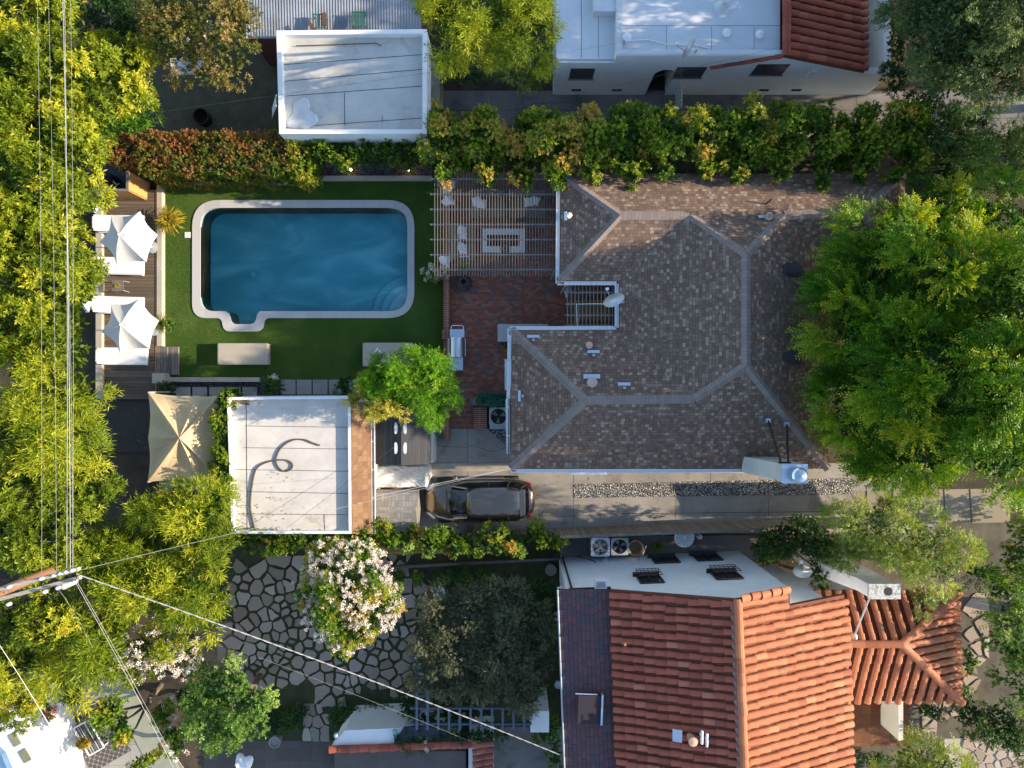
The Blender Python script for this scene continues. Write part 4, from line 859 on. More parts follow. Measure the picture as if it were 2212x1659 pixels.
def on_wall(u, v, yoff=0):            # point of the north wall plane seen at (u, v)
    # solve for z on plane y=yn in the house frame
    lo, hi = 0, 6.5
    for _ in range(40):
        z = (lo + hi) / 2; p = P(u, v, z); yy = (p - h2(0, 0, 0)).dot(HY)
        if yy > yn - yoff: lo = z
        else: hi = z
    p = P(u, v, z); return (p - h2(0, 0, 0)).dot(HX), z
for u, v, w, h, grille in ((1437, 1211, 1.0, .95, False), (1528, 1206, 1.0, .95, False), (1404, 1253, .85, .95, True), (1569, 1245, .95, .95, True)):
    x, z = on_wall(u, v); b = MB(); cc = h2(x, yn + .06, z); b.ob(h2(x, yn - .012, z), w, .03, h, an); f = b.build('window', M_glass, vh)
    b = MB(); [b.ob(h2(x + dx, yn - .04, z + dz), sx, .05, sz, an) for dx, dz, sx, sz in ((-w / 2, 0, .05, h), (w / 2, 0, .05, h), (0, h / 2, w + .05, .05), (0, -h / 2, w + .05, .05), (0, 0, .03, h))]; b.build('frame', M_dark, f)
    b = MB(); b.ob(h2(x - .05, yn - .09, z - h / 2 - .03), w + .15, .18, .05, an); b.build('sill', M_dark if not grille else M_black, f)
    if grille:
        b = MB(); [b.ob(h2(x - w / 2 + k * w / 6, yn - .28, z - .1), .018, .018, h * .9, an) for k in range(7)]; [b.ob(h2(x, yn - .28, z + dz), w, .022, .022, an) for dz in (-.55, -.3, .0, .3)]; [b.ob(h2(x + sx, yn - .15, z - .5), .02, .27, .02, an) for sx in (-w / 2, w / 2)]; b.build('iron_grille', M_black, f)
x0, z0_ = .45, 5.0; b = MB(); b.ob(h2(1.15, yn - .01, 5.05), 1.5, .03, .75, an); f = b.build('window', M_glass, vh); b = MB(); [b.ob(h2(1.15, yn - .04, z), 1.5, .04, .04, an) for z in (4.68, 5.1)]; b.build('frame', M_dark, f)
b = MB(); b.ob(h2(1.52, yn - .22, 4.88), .42, .4, .32, an); aw = b.build('window_air_conditioner', M_white, vh, bevel=.01); b = MB(); b.ob(h2(1.52, yn - .25, 5.045), .3, .2, .006, an); b.build('grille', M_grey_plastic, aw)
b = MB(); b.tube([h2(.5, yn - .08, 0), h2(.5, yn - .08, 5.5)], .04, 8); b.tube([h2(.9, yn - .2, .6), h2(1.6, yn - .06, .7), h2(1.8, yn - .06, 1.2)], .02, 6); b.build('downpipe', M_dark, vh)
for x in (2.2, 3.7): b = MB(); b.ob(h2(x, yn - .05, .9), .18, .1, .22, an); b.tube([h2(x, yn - .1, .9), h2(x + .3, yn - .5, .5)], .018, 6); b.build('power_box', M_grey_plastic, vh)
b = MB(); b.ob(h2(2.05, 6.05, 6.0), .01, .01, .01); p = P(1272, 1527, 5.85); b = MB(); b.ob((p.x, p.y, 5.98), .78, .96, .16, -an); b.build('roof_hatch', M_shingle_purple, vh); b = MB(); b.ob((p.x + .42, p.y, 6.02), .06, 1.02, .2, -an); b.ob((p.x - .1, p.y + .52, 6.03), .75, .03, .03, -an); b.build('hatch_flashing', M_alu, vh)
p = P(1494, 1596, 7.1); b = MB(); b.lathe((p.x, p.y, 6.9), [(.12, 0), (.12, .35), (.15, .36), (.15, .42), (0, .46)], 14); b.build('vent_cap', mat('warm_metal_cap', (.6, .36, .25), .5), vh)
for du, dv in ((22, -4), (33, 2)): p = P(1494 + du, 1596 + dv, 7.3); b = MB(); b.tube([(p.x, p.y - .22, 7.3), (p.x, p.y + .22, 7.34)], .045, 8); b.tube([(p.x, p.y, 6.9), (p.x, p.y, 7.3)], .03, 6); b.build('vent_pipe', M_white, vh)
b = MB(); p = P(1462, 1587, 7.1); b.ob((p.x, p.y, 7.17), .3, .4, .02, 0, -.35); b.build('vent_flashing', M_alu, vh)
p = P(1348, 1387, 6.35); b = MB(); b.tube([(p.x, p.y, 6.2), (p.x, p.y, 6.6)], .05, 8); b.build('vent_pipe', M_terracotta, vh)
# single storey wing with the hipped porch roof, its own walls
b = MB(); w0 = h2(9.56, -.25, 0); b.bb(w0.x - .2, P(1790, 0, 0).x + .45, P(0, 1485, 3).y, P(0, 1232, 0).y + .0, 0, 3.05); 
b.v = [v for v in b.v]; b.build('wing_wall', M_white_wall, vh)
def hip2(u, v, z): return P(u, v, z)
A = P(1826, 1277, 3.2); B_ = P(2068, 1277, 3.2); C_ = P(2074, 1516, 3.2); D_ = P(1838, 1516, 3.2); r0 = P(1830, 1389, 4.3); r1 = P(1944, 1389, 4.3)
A = P(1730, 1277, 3.2); D_ = P(1730, 1516, 3.2); r0 = P(1730, 1389, 4.3)
b = MB(); dz = Vector((0, 0, .04)); b.face([A - dz, r0 - dz, r1 - dz, B_ - dz]); b.face([r0 - dz, D_ - dz, C_ - dz, r1 - dz]); b.face([B_ - dz, r1 - dz, C_ - dz]); n_ = [A, B_, C_, D_]; [b.face([n_[i] - dz, n_[(i + 1) % 4] - dz, n_[(i + 1) % 4] - dz * 5, n_[i] - dz * 5]) for i in range(4)]; b.build('porch_roof_deck', M_tile_pan, vh)
def slope(name, e0, e1, ra, rb, m, seed, pitch=.31):
    e0, e1, ra, rb = map(Vector, (e0, e1, ra, rb)); ex = (e1 - e0).normalized(); W_ = (e1 - e0).length; sa = (ra - e0).dot(ex); sb = (rb - e0).dot(ex); mid = ra - e0 - ex * sa; L = mid.length
    def ln(s):
        if s < sa: return (0, L * max(0, s) / max(sa, 1e-3))
        if s > sb: return (0, L * max(0, (W_ - s)) / max(W_ - sb, 1e-3))
        return (0, L)
    b = MB(); tiles(b, e0, ex, mid, W_, ln, pitch, .40, .125, seed=seed); b.build(name, m, vh)
slope('porch_tile_slope', A, B_, r0, r1, M_tile_orange, 21, .40); slope('porch_tile_slope', D_, C_, r0, r1, M_tile_orange, 22, .385); slope('porch_tile_slope', B_, C_, r1, r1, M_tile_orange, 23, .30)
for a, c in ((r1, r0), (B_, r1), (C_, r1)): b = MB(); ridge_tiles(b, a, c, .15, .45, 7, .08); b.build('ridge_tiles', M_tile_orange, vh)
t0, t1 = P(1876, 1290, 5.4), P(1940, 1262, 5.4); cb = P(1840, 1235, 3)
b = MB(); b.bb(t0.x, t1.x, t1.y - 1.0 + .55, t1.y, 0, 5.4) if False else b.bb(t0.x, t1.x, t0.y, t1.y, 0, 5.4); b.add([(t0.x - .5, t0.y, 0), (t0.x, t0.y, 0), (t0.x, t1.y, 0), (t0.x - .5, t1.y, 0), (t0.x - .4, t0.y, 3.2), (t0.x, t0.y, 4.6), (t0.x, t1.y, 4.6), (t0.x - .4, t1.y, 3.2)], [(4, 5, 6, 7), (0, 1, 5, 4), (2, 3, 7, 6), (3, 0, 4, 7)])
chm = b.build('chimney', M_white_wall, vh); b = MB(); b.bb(t0.x - .04, t1.x + .04, t0.y - .04, t1.y + .04, 5.402, 5.5); b.build('chimney_top', M_chim, chm); b = MB(); b.lathe(((t0.x + t1.x) / 2 + .12, (t0.y + t1.y) / 2, 5.501), [(.15, 0), (.15, .004), (0, .005)], 18); b.build('flue', M_black, chm)
b = MB(); b.tube([P(1878, 1292, 5.2), P(1846, 1372, 4.2)], .03, 6); b.build('brace_rod', M_grey_plastic, chm); b = MB(); q = P(1846, 1377, 4.2); b.blob((q.x, q.y, q.z), .13, .16, .12, 8, 5, .1); b.build('brace_foot', M_stucco_cream, chm)
x, z = 9.9, 2.3; b = MB(); p = P(1708, 1265, 2.2); b.ob((p.x + .0, P(0, 1232, 0).y + .012, 2.2), .8, .03, .5); b.build('window', M_glass, vh)
# porch floor and side wall
sheet('porch_floor', [(1836, 1505), (1965, 1505), (1965, 1612), (1836, 1612)], .12, M_tile_floor, .12)
a, c = P(1941, 1600, 1.5), P(1951, 1512, 1.5); b = MB(); b.bb(a.x, c.x, a.y, c.y, 0, 1.5); pw = lab(b.build('porch_wall', M_stucco_cream), 'short cream stucco porch wall below the hipped tile roof', 'wall'); b = MB(); b.tube([(c.x + .05, c.y - .3, .9), (c.x + .16, c.y - .45, 1.0), (c.x + .05, c.y - .6, .9)], .015, 6); b.build('handle', M_dark, pw)
rag('door_mat', 'dark red mat on the porch floor beneath the tile eave', 'mat', P(1893, 1518, .125), .4, .14, .03, plain('dark_red_cloth', (.16, .02, .025), .9), 5)
p = P(1917, 1520, .4); b = MB(); b.lathe((p.x, p.y, .12), [(.10, 0), (.13, .3), (.1, .3), (.07, .2), (0.001, .2)], 16); lab(b.build('small_pot', M_alu), 'small grey round pot on the porch floor by the eave', 'plant pot')
# antenna dish over the wing
dish('satellite_dish', 'white satellite dish over the white wing wall beside the olive green tree', (P(1733, 1233, 3).x, P(1733, 1233, 3).y, 3.0), P(1733, 1237, 3.6), (-.2, .72, .62), .33, .5, M_white, True)
# ---------------- air conditioners, fence, yard things ----------------
def ac(label, u, v, s=.74, h=.85, blades=4, bright=False):
    t = thing('air_conditioner', label, 'air conditioner', P(u, v, .02)); p = P(u, v, h); m = M_grey_plastic if not bright else M_alu
    pl = rounded([(p.x - s / 2, p.y - s / 2), (p.x + s / 2, p.y - s / 2), (p.x + s / 2, p.y + s / 2), (p.x - s / 2, p.y + s / 2)], [.1] * 4, 4)
    hole = [(p.x + s * .42 * math.cos(2 * PI * k / 28), p.y + s * .42 * math.sin(2 * PI * k / 28)) for k in range(28)]
    b = MB(); b.wall(pl, .06, h); b.holed(pl, [hole], h); b.wall(hole, h - .3, h, True); b.build('casing', m, t)
    b = MB(); b.holed(hole, [], h - .25); b.build('fan_well', M_black, t)
    for k in range(blades):
        a0 = 2 * PI * k / blades + .4; b = MB(); q = [(p.x, p.y)] + [(p.x + s * .36 * math.cos(a0 + d), p.y + s * .36 * math.sin(a0 + d)) for d in (-.3, -.1, .15, .35)]
        vs = [(x, y, h - .16 + .04 * (i % 3)) for i, (x, y) in enumerate(q)] + [(x, y, h - .175 + .04 * (i % 3)) for i, (x, y) in enumerate(q)]
        b.add(vs, [(0, 1, 2, 3, 4), (9, 8, 7, 6, 5)] + [(i, 5 + i, 5 + (i + 1) % 5, (i + 1) % 5) for i in range(5)]); b.build('fan_blade', plain('fan_grey', (.26, .27, .28), .5), t)
    b = MB(); [b.tube([(p.x + rr * math.cos(2 * PI * k / 24), p.y + rr * math.sin(2 * PI * k / 24), h + .01) for k in range(25)], .004, 4) for rr in (s * .12, s * .24, s * .36)]; [b.tube([(p.x, p.y, h + .014), (p.x + s * .42 * math.cos(PI * k / 5), p.y + s * .42 * math.sin(PI * k / 5), h + .012)], .004, 4) for k in range(10)]; b.build('fan_guard', M_dark if not bright else M_white, t)
    b = MB(); b.lathe((p.x, p.y, h - .2), [(.07, 0), (.07, .08), (0, .1)], 12); b.build('hub', M_dark, t)
ac('grey air conditioner beside the brick steps at the house corner', 1077, 900, .78, .7, 3); ac('left air conditioner of the pair behind the tan fence, with pale blades', 1297, 1182, .78, .85, 5, True); ac('right air conditioner of the pair behind the tan fence, with dark blades', 1339, 1181, .72, .85, 4)
p = P(1077, 921, .7); b = MB(); b.bb(p.x - .37, p.x + .37, p.y - .12, p.y + .1, .02, .62); lab(b.build('service_panel', M_grey_plastic, bevel=.02), 'flat grey service box at the front of the single air conditioner', 'box')
fn = thing('tan_board_fence', 'long tan board fence running below the driveway', 'fence', P(1430, 1155, 0)); f0, f1 = P(810, 1148, 0), P(1760, 1140, 0)
f0, f1 = P(1000, 1149, 0), P(1830, 1118, 0); d = f1 - f0; aa = math.atan2(d.y, d.x); mid = (f0 + f1) / 2
b = MB(); b.ob((mid.x, mid.y, .84), d.length, .04, 1.68, aa); b.build('boards', M_fence, fn); b = MB(); b.ob((mid.x, mid.y, 1.702), d.length + .05, .12, .04, aa); b.build('cap_rail', M_slat, fn)
for k in range(7): q = f0 + d * (k / 6); b = MB(); b.ob((q.x, q.y - .07, .8), .09, .09, 1.6, aa); b.build('post', M_fence, fn)
b = MB(); q0, q1 = P(1212, 1165, 1.2), P(1208, 1206, 1.2); b.tube([q0, q1], .05, 6); b.bb(q0.x - .03, q0.x + .03, q1.y, q0.y, 0, 1.3); lab(b.build('side_gate', M_black), 'narrow black gate between the fence and the corner of the two storey house', 'gate')
t = thing('round_garden_table', 'white round table with a radial pattern beside the tan fence', 'table', P(1478, 1161, 0)); p = P(1478, 1161, .72)
b = MB(); b.lathe((p.x, p.y, .70), [(.40, 0), (.42, .02), (.4, .035), (.05, .035), (0, .036)], 32); b.build('tabletop', M_white, t); b = MB(); [b.tube([(p.x + .1 * math.cos(a), p.y + .1 * math.sin(a), .742), (p.x + .36 * math.cos(a), p.y + .36 * math.sin(a), .742)], .012, 4) for a in [k * PI / 8 for k in range(16)]]; b.build('radial_pattern', M_grey_plastic, t); b = MB(); b.tube([(p.x, p.y, 0), (p.x, p.y, .7)], .05, 8); b.build('pedestal', M_white, t)
p = P(1509, 1158, .4); b = MB(); b.lathe((p.x, p.y, 0), [(.11, 0), (.11, .6), (.05, .7), (0, .72)], 12); lab(b.build('white_jug', M_white), 'small white jug shaped container right of the round white table', 'container')
p = P(1372, 1183, .4); b = MB(); b.lathe((p.x, p.y, 0), [(.24, 0), (.32, .5), (.35, .52), (.28, .52), (.22, .1), (0.001, .1)], 24); lab(b.build('round_planter', mat('straw_pot', (.30, .25, .16), .9)), 'round empty straw coloured pot right of the two air conditioners', 'plant pot')
# ---------------- white house, top right ----------------
Yw = P(0, 205, 0).y; t = wh = thing('white_flat_roofed_house', 'long white stucco house at top right with flat roofs and a small red tile roof', 'house', (8, Yw + 3, 0)); YT = 19.5
XA, XB, XC, XD, XE = P(1194, 0, 0).x, P(1330, 0, 3.4).x, P(1690, 0, 3.6).x, P(1868, 0, 2.4).x, P(1867, 0, 0).x
ar0, ar1 = P(1393, 205, 0).x, P(1436, 205, 0).x; b = MB()
b.bb(XA, ar0, Yw, Yw + .25, 0, 3.0); b.bb(ar1, XE - .3, Yw, Yw + .25, 0, 2.05)
pts = [(ar0, 2.0)] + [((ar0 + ar1) / 2 - (ar1 - ar0) / 2 * math.cos(PI * k / 12), 1.9 + .5 * math.sin(PI * k / 12)) for k in range(13)]
top = 3.0
for i in range(1, 13):
    (x0, z0a), (x1, z1a) = pts[i], pts[i + 1]; b.add([(x0, Yw, z0a), (x1, Yw, z1a), (x1, Yw, top), (x0, Yw, top), (x0, Yw + .25, z0a), (x1, Yw + .25, z1a)], [(0, 1, 2, 3), (0, 4, 5, 1)])
b.bb(ar0 - .01, ar0, Yw, Yw + 1.8, 0, 2.4); b.bb(ar1, ar1 + .01, Yw + .25, Yw + 1.8, 0, 2.4); b.bb(ar0, ar1, Yw + 1.8, Yw + 1.9, 0, 2.5)
b.bb(XB - .0, XC, Yw - .004, Yw + .2, 3.001, 3.62); b.bb(ar1, XC, Yw + .0, Yw + .25, 2.051, 3.0)
zA, zB = 3.78, 2.42
b.add([(XC, Yw, 2.051), (XD, Yw, 2.051), (XD, Yw, zB), (XC, Yw, zA), (XC, Yw + .2, 2.051), (XD, Yw + .2, zB), (XC, Yw + .2, zA)], [(0, 1, 2, 3)])
b.bb(XD - .2, XD, Yw + .25, YT, 0, 2.3); b.bb(XA, XA + .25, Yw + .25, YT, 0, 3.0)
b.build('wall', M_white_wall, wh)
b = MB(); b.bb(XA - .04, XB, Yw - .02 + .1, YT, 3.002, 3.12); b.build('lower_flat_roof', M_white_roof2, wh); b = MB(); b.bb(XB + .0, XC - .02, Yw + .202, YT, 3.10, 3.42); b.build('upper_flat_roof', M_white_roof2, wh)
b = MB(); b.bb(XB, XC, Yw + .03, Yw + .17, 3.622, 3.66); b.bb(XB, XB + .22, Yw + .2, YT, 3.421, 3.60); b.build('parapet_cap', M_white_roof2, wh)
b = MB(); b.bb(XB + .02, XC - .1, Yw + .205, Yw + .27, 3.421, 3.428)
for y in (1.2, 3.0): b.bb(XB + .25, XC, Yw + y, Yw + y + .012, 3.421, 3.424)
for x in (XB + 1.9, XB + 3.6, XB + 5.2): b.bb(x, x + .012, Yw + .3, Yw + 1.2, 3.421, 3.424)
for x in (XA + .9, XA + 1.55): b.bb(x, x + .015, Yw + .15, YT, 3.121, 3.124)
b.bb(XA, XB, Yw + 2.6, Yw + 2.612, 3.121, 3.124); b.build('roof_seam', M_dark, wh)
a, c = P(1281, 30, 3.3), P(1330, -20, 3.3); b = MB(); b.bb(a.x, c.x, a.y, a.y + 3, 3.121, 3.5); b.build('roof_box', M_white_roof2, wh)
for u, v, w in ((1257, 158, .95), (1490, 155, 1.15), (1664, 149, 1.25)):
    z = 30 - Yw * FPX / (829.5 - v); p = P(u, v, z); b = MB(); b.bb(p.x - w / 2, p.x + w / 2, Yw - .015, Yw - .004, z - .5, z + .42); f = b.build('window', M_window, wh)
    b = MB(); b.bb(p.x - w / 2 - .04, p.x + w / 2 + .04, Yw - .05, Yw - .002, z - .56, z - .502); b.build('sill', M_conc_dark, f)
for u in (1245, 1332, 1420 - 5, 1650, 1720): p = P(u, 194, .5); b = MB(); b.bb(p.x - .2, p.x + .2, Yw - .02, Yw - .004, .42, .6); b.build('foundation_vent', M_window, wh)
b = MB(); p = P(1755, 152, 2.3); [b.ob((p.x + .13 * math.cos(a), Yw - .05, 2.25 + .13 * math.sin(a)), .13, .04, .13) for a in (0, PI / 2, PI, 3 * PI / 2)]; b.build('wall_ornament', M_white, wh)
dk = Vector((XC, Yw - .1, zA)); e_ = Vector((XD + .05, Yw - .1, zB)); upv = dk - e_
b = MB(); b.add([(XC - .05, Yw - .08, zA - .02), (XD, Yw - .08, zB - .02), (XD, YT, zB - .02), (XC - .05, YT, zA - .02), (XC - .05, Yw - .08, zA - .15), (XD, Yw - .08, zB - .15)], [(0, 1, 2, 3), (0, 4, 5, 1)]); b.build('tile_roof_deck', M_tile_pan, wh)
b = MB(); tiles(b, e_, Vector((0, 1, 0)), upv, YT - Yw, lambda s: (0, upv.length - .03), .30, .42, .125, seed=31); b.build('tile_slope', M_tile_dark, wh)
b = MB(); ridge_tiles(b, (XC + .06, YT, zA + .05), (XC + .06, Yw - .14, zA + .05), .17, .62, 8, .0); b.build('ridge_tiles', M_tile_dark, wh)
b = MB(); ridge_tiles(b, P(1535, 147, 2.62), P(1690, 122, 3.66), .09, .26, 9, .0); b.build('verge_tiles', M_tile_dark, wh)
b = MB(); b.bb(XD + .02, XE + .05, Yw + .002, Yw + .28, 0, 2.0); b.bb(XE - .23, XE + .05, Yw + .282, YT, 0, 2.0); b.bb(XD + .02, XE - .25, Yw + .28, YT, 0, .3); b.build('porch_parapet', M_white_wall, wh, bevel=.03)
for u, v, h in ((1569, 72, .12), (1641, 75, .12), (1352, 88, .35)): p = P(u, v, 3.5); b = MB(); b.lathe((p.x, p.y, 3.42), [(.07, 0), (.07, h), (.17, h + .01), (.15, h + .05), (0, h + .09)], 14); b.build('roof_vent', M_white, wh)
p = P(1560, 10, 3.6); b = MB(); b.lathe((p.x, p.y, 3.42), [(.26, 0), (.08, .3), (.08, .6), (.14, .6), (0, .72)], 16); b.build('roof_vent', M_white_roof2, wh)
b = MB(); b.tube([P(1354, 88, 3.44), P(1400, 86, 3.44), P(1440, 96, 3.44), P(1500, 97, 3.44), P(1530, 104, 3.44)], .022, 5); b.build('roof_conduit', M_white, wh)
dish('satellite_dish', 'pale satellite dish on the flat roof edge of the white house at the top', P(1497, 122, 3.4), P(1492, 106, 4.1), (-.85, .3, .25), .40, .55, M_white_roof2)
gt = thing('picket_gate', 'small white picket gate standing out from the white house wall', 'gate', P(1456, 215, 0)); q = P(1458, 205, 0)
for k in range(7): b = MB(); b.bb(q.x - .02, q.x + .02, q.y - .08 - k * .14, q.y - k * .14, .05, 1.25); b.build('picket', M_white, gt)
b = MB(); [b.bb(q.x + .022, q.x + .05, q.y - 1.0, q.y, z, z + .08) for z in (.3, 1.0)]; b.build('rail', M_white, gt)
# ---------------- flat roofed garages ----------------
def flat(name, label, corners, z, m, parap=.22, seams=(), wall=M_white_wall, ph=.28):
    t = thing(name, label, 'garage', P(sum(c[0] for c in corners) / 4, sum(c[1] for c in corners) / 4, 0)); pc = px(corners, z); pc3 = [Vector((p.x, p.y, 0)) for p in pc]
    b = MB(); inn = inset(pc3, parap); b.wall(pc3[::-1], 0, z); b.holed(pc3, [inn], z); b.wall(inn, z - ph, z); b.build('wall', wall, t)
    b = MB(); b.prism(inn, z - ph - .1, z - ph + .004); b.build('roof', m, t)
    b = MB()
    for (u0, v0), (u1, v1) in seams:
        zz = z - ph; a, c = P(u0, v0, zz), P(u1, v1, zz); dd = c - a; b.ob(((a.x + c.x) / 2, (a.y + c.y) / 2, zz + .008), dd.length, .018, .006, math.atan2(dd.y, dd.x))
    if seams: b.build('roof_seam', M_dark, t)
    return t, z - ph
tg, zr_ = flat('white_garage', 'white flat roofed garage above the pool with a half shaded roof', [(603, 289), (922, 289), (922, 63), (597, 66)], 3.0, M_white_roof, .17, [((608, 140), (915, 118)), ((612, 208), (912, 186)), ((615, 276), (912, 255)), ((610, 176), (912, 150)), ((745, 272), (744, 200)), ((826, 265), (826, 250))])
b = MB(); b.tube([P(640, 99, zr_ + .06), P(740, 96, zr_ + .06), P(812, 93, zr_ + .06), P(824, 99, zr_ + .06)], .018, 5); lab(b.build('roof_pipe', mat('rusty_pipe', (.12, .08, .06), .8)), 'thin rusty pipe lying across the top of the white garage roof', 'pipe')
rag('plastic_sheet', 'crumpled clear white sheet at the bottom left of the upper garage roof', 'plastic sheet', P(653, 250, zr_ + .01), .5, .6, .03, mat('clear_plastic', (.6, .62, .62), .3, .1, 3, spec=.6), 9)
ld = thing('white_ladder', 'white ladder leaning on the left wall of the upper garage', 'ladder', P(585, 250, 0)); l0, l1 = P(586, 262, .1), P(596, 195, 3.1)
for dy in (0, -.4): b = MB(); b.tube([P(588, 235, .05) + Vector((0, dy, 0)), P(597, 205, 3.15) + Vector((0, dy, 0))], .02, 6); b.build('rail', M_white, ld)
for k in range(8): a = P(588, 235, .05).lerp(P(597, 205, 3.15), (k + .7) / 8.5); b = MB(); b.tube([a, a + Vector((0, -.4, 0))], .015, 5); b.build('rung', M_white, ld)
b = MB(); a, c = P(924, 292, 2.0), P(954, 128, 2.0); b.bb(P(926, 0, 2).x, P(950, 0, 1.6).x, P(0, 286, 1.6).y, P(0, 150, 1.6).y, 0, 1.6); lab(b.build('side_shed', mat('sage_wall', (.17, .19, .15), .9)), 'narrow sage green lean-to along the right wall of the upper garage', 'shed')
cr = thing('corrugated_roof_building', 'low building with a grey corrugated metal roof at the very top', 'building', P(720, 20, 0))
a, c = P(528, 82, 2.6), P(916, -60, 2.6); b = MB(); b.bb(a.x + .1, c.x - .1, a.y + .1, c.y + 3, 0, 2.4); b.build('wall', mat('red_wall', (.10, .03, .025), .9), cr)
b = MB(); n = int((c.x - a.x) / .055); top_ = [(a.x + k * .055, 2.55 + .022 * (k % 2)) for k in range(n)]; b.loft([[Vector((x, a.y, z)) for x, z in top_], [Vector((x, c.y + 3, z + .5)) for x, z in top_]], closed=False, cap=False); b.build('roof', mat('corrugated_metal', (.19, .21, .24), .5, .3, .8, .1, 30, spec=.5, c2=(.27, .29, .32)), cr)
for (u, v, l, extra) in ((690, 46, 'green slatted chair with a reddish brown board on the corrugated roof', 1), (775, 41, 'plain green slatted chair on the corrugated roof', 0)):
    p = P(u, v, 2.9); t = thing('slatted_chair', l, 'chair', (p.x, p.y, 2.62)); g_ = plain('green_paint', (.04, .13, .09), .6)
    b = MB(); [b.ob((p.x + (k - 3) * .075, p.y, 2.9), .035, .5, .02) for k in range(7)]; b.build('seat', g_, t)
    b = MB(); [b.ob((p.x, p.y + s, 2.92), .56, .04, .03) for s in (-.26, .26)]; b.build('frame', g_, t)
    for dx in (-.24, .24):
        for dy in (-.24, .24): b = MB(); b.tube([(p.x + dx, p.y + dy, 2.6), (p.x + dx, p.y + dy, 2.9)], .015, 5); b.build('leg', g_, t)
    if extra: b = MB(); b.ob((p.x + .2, p.y + .05, 2.96), .16, .5, .03, .05); b.ob((p.x - .3, p.y - .2, 2.96), .14, .4, .03, .6); b.build('board', mat('brown_board', (.12, .06, .04), .8), t)
bg_, zr2 = flat('garage_with_hose', 'white flat roofed garage below the pool with a loose hose on its roof', [(500, 1153), (759, 1153), (757, 856), (490, 858)], 3.0, mat('dirty_white_roof', (.60, .565, .51), .8, .16, .8, .2, 14, stain=((.34, .28, .20), .9, .57)), .10, [((530, 920), (750, 923)), ((526, 967), (752, 970)), ((500, 1014), (754, 1018)), ((535, 1062), (752, 1066)), ((525, 1110), (756, 1112)), ((532, 862), (534, 1146)), ((700, 1112), (702, 1150))], ph=.2)
b = MB(); up_face(b, [P(806, 1153, 2.55), P(804, 868, 2.55), P(758, 868, 2.98), P(760, 1153, 2.98)]); b.build('shingle_strip', M_shingle_tan, bg_); a, c = P(760, 1150, 2.5), P(800, 872, 2.5); b = MB(); b.bb(a.x, c.x, a.y, c.y, 0, 2.52); b.build('front_wall', M_stucco_cream, bg_); gutter(P(808, 1153, 2.5), P(806, 868, 2.5), bg_, 2.54)
hs = [(552, 1148), (545, 1120), (541, 1095), (543, 1062), (548, 1030), (556, 1010), (575, 999), (600, 994), (622, 995), (632, 1004), (628, 1014), (614, 1018), (602, 1010), (596, 994), (602, 975), (615, 960), (635, 950), (658, 950), (676, 957), (694, 963)]
from mathutils import geometry as _g
pp = [P(u, v, zr2 + .045) for u, v in hs]; sm = []
for i in range(len(pp) - 1):
    p0, p1, p2, p3 = pp[max(0, i - 1)], pp[i], pp[i + 1], pp[min(len(pp) - 1, i + 2)]
    for k in range(5): q = k / 5; sm.append(.5 * ((2 * p1) + (p2 - p0) * q + (2 * p0 - 5 * p1 + 4 * p2 - p3) * q * q + (3 * p1 - p0 - 3 * p2 + p3) * q ** 3))
b = MB(); b.tube(sm, .03, 7); lab(b.build('garden_hose', mat('grey_brown_hose', (.13, .10, .08), .8)), 'thick curling grey brown hose lying on the white garage roof', 'hose')
b = MB(); b.tube([P(694, 963, zr2 + .05), P(680, 957, zr2 + .25), P(664, 952, zr2 + .06)], .01, 4); rr = random.Random(2)
M_straw = mat('dry_leaf_litter', (.32, .21, .10), .95)
def litter(label, poly, n, z, seed, m=None, L=.09):
    rg = random.Random(seed); b = MB(); xs = [p[0] for p in poly]; ys = [p[1] for p in poly]
    for _ in range(n):
        p = P(rg.uniform(min(xs), max(xs)), rg.uniform(min(ys), max(ys)), z); a = rg.uniform(0, 6.3); l = L * rg.uniform(.5, 1.3); w = l * .13; d = Vector((math.cos(a), math.sin(a), 0)); s = Vector((-d.y, d.x, 0)) * w
        b.tint = rg.random(); b.face([p - d * l / 2, p + s + Vector((0, 0, .02)), p + d * l / 2, p - s])
    o = b.build('leaf_litter', m or M_straw); o['kind'] = 'stuff'; lab(o, label, 'leaf litter')
litter('dry leaves scattered at the bottom left of the white garage roof', [(497, 1090), (560, 1150)], 70, zr2 + .02, 1); litter('dry leaves scattered over the white garage roof', [(500, 1010), (650, 1150)], 70, zr2 + .02, 2, L=.07); litter('brown debris in the top left corner of the garage roof', [(500, 864), (540, 874)], 130, zr2 + .02, 3)
litter('fallen leaves on the wooden deck and brick patio', [(225, 415), (335, 850)], 40, .262, 4, L=.07); litter('fallen leaves on the dark mat below the deck', [(215, 860), (330, 970)], 40, .11, 5); litter('fallen leaves scattered on the concrete driveway', [(1160, 1020), (1830, 1120)], 150, .03, 7, L=.06); litter('fallen leaves scattered on the shaded top alley', [(960, 206), (1400, 262)], 110, .03, 8, L=.07); litter('fallen leaves scattered over the flagstones', [(500, 1220), (900, 1500)], 160, .06, 9, L=.07); litter('tiny fallen leaves blown over the pool lawn', [(360, 690), (950, 815)], 70, .07, 10, L=.05); litter('pale fallen leaves on the dark terrace at the bottom', [(700, 1625), (1050, 1659)], 60, .02, 6)
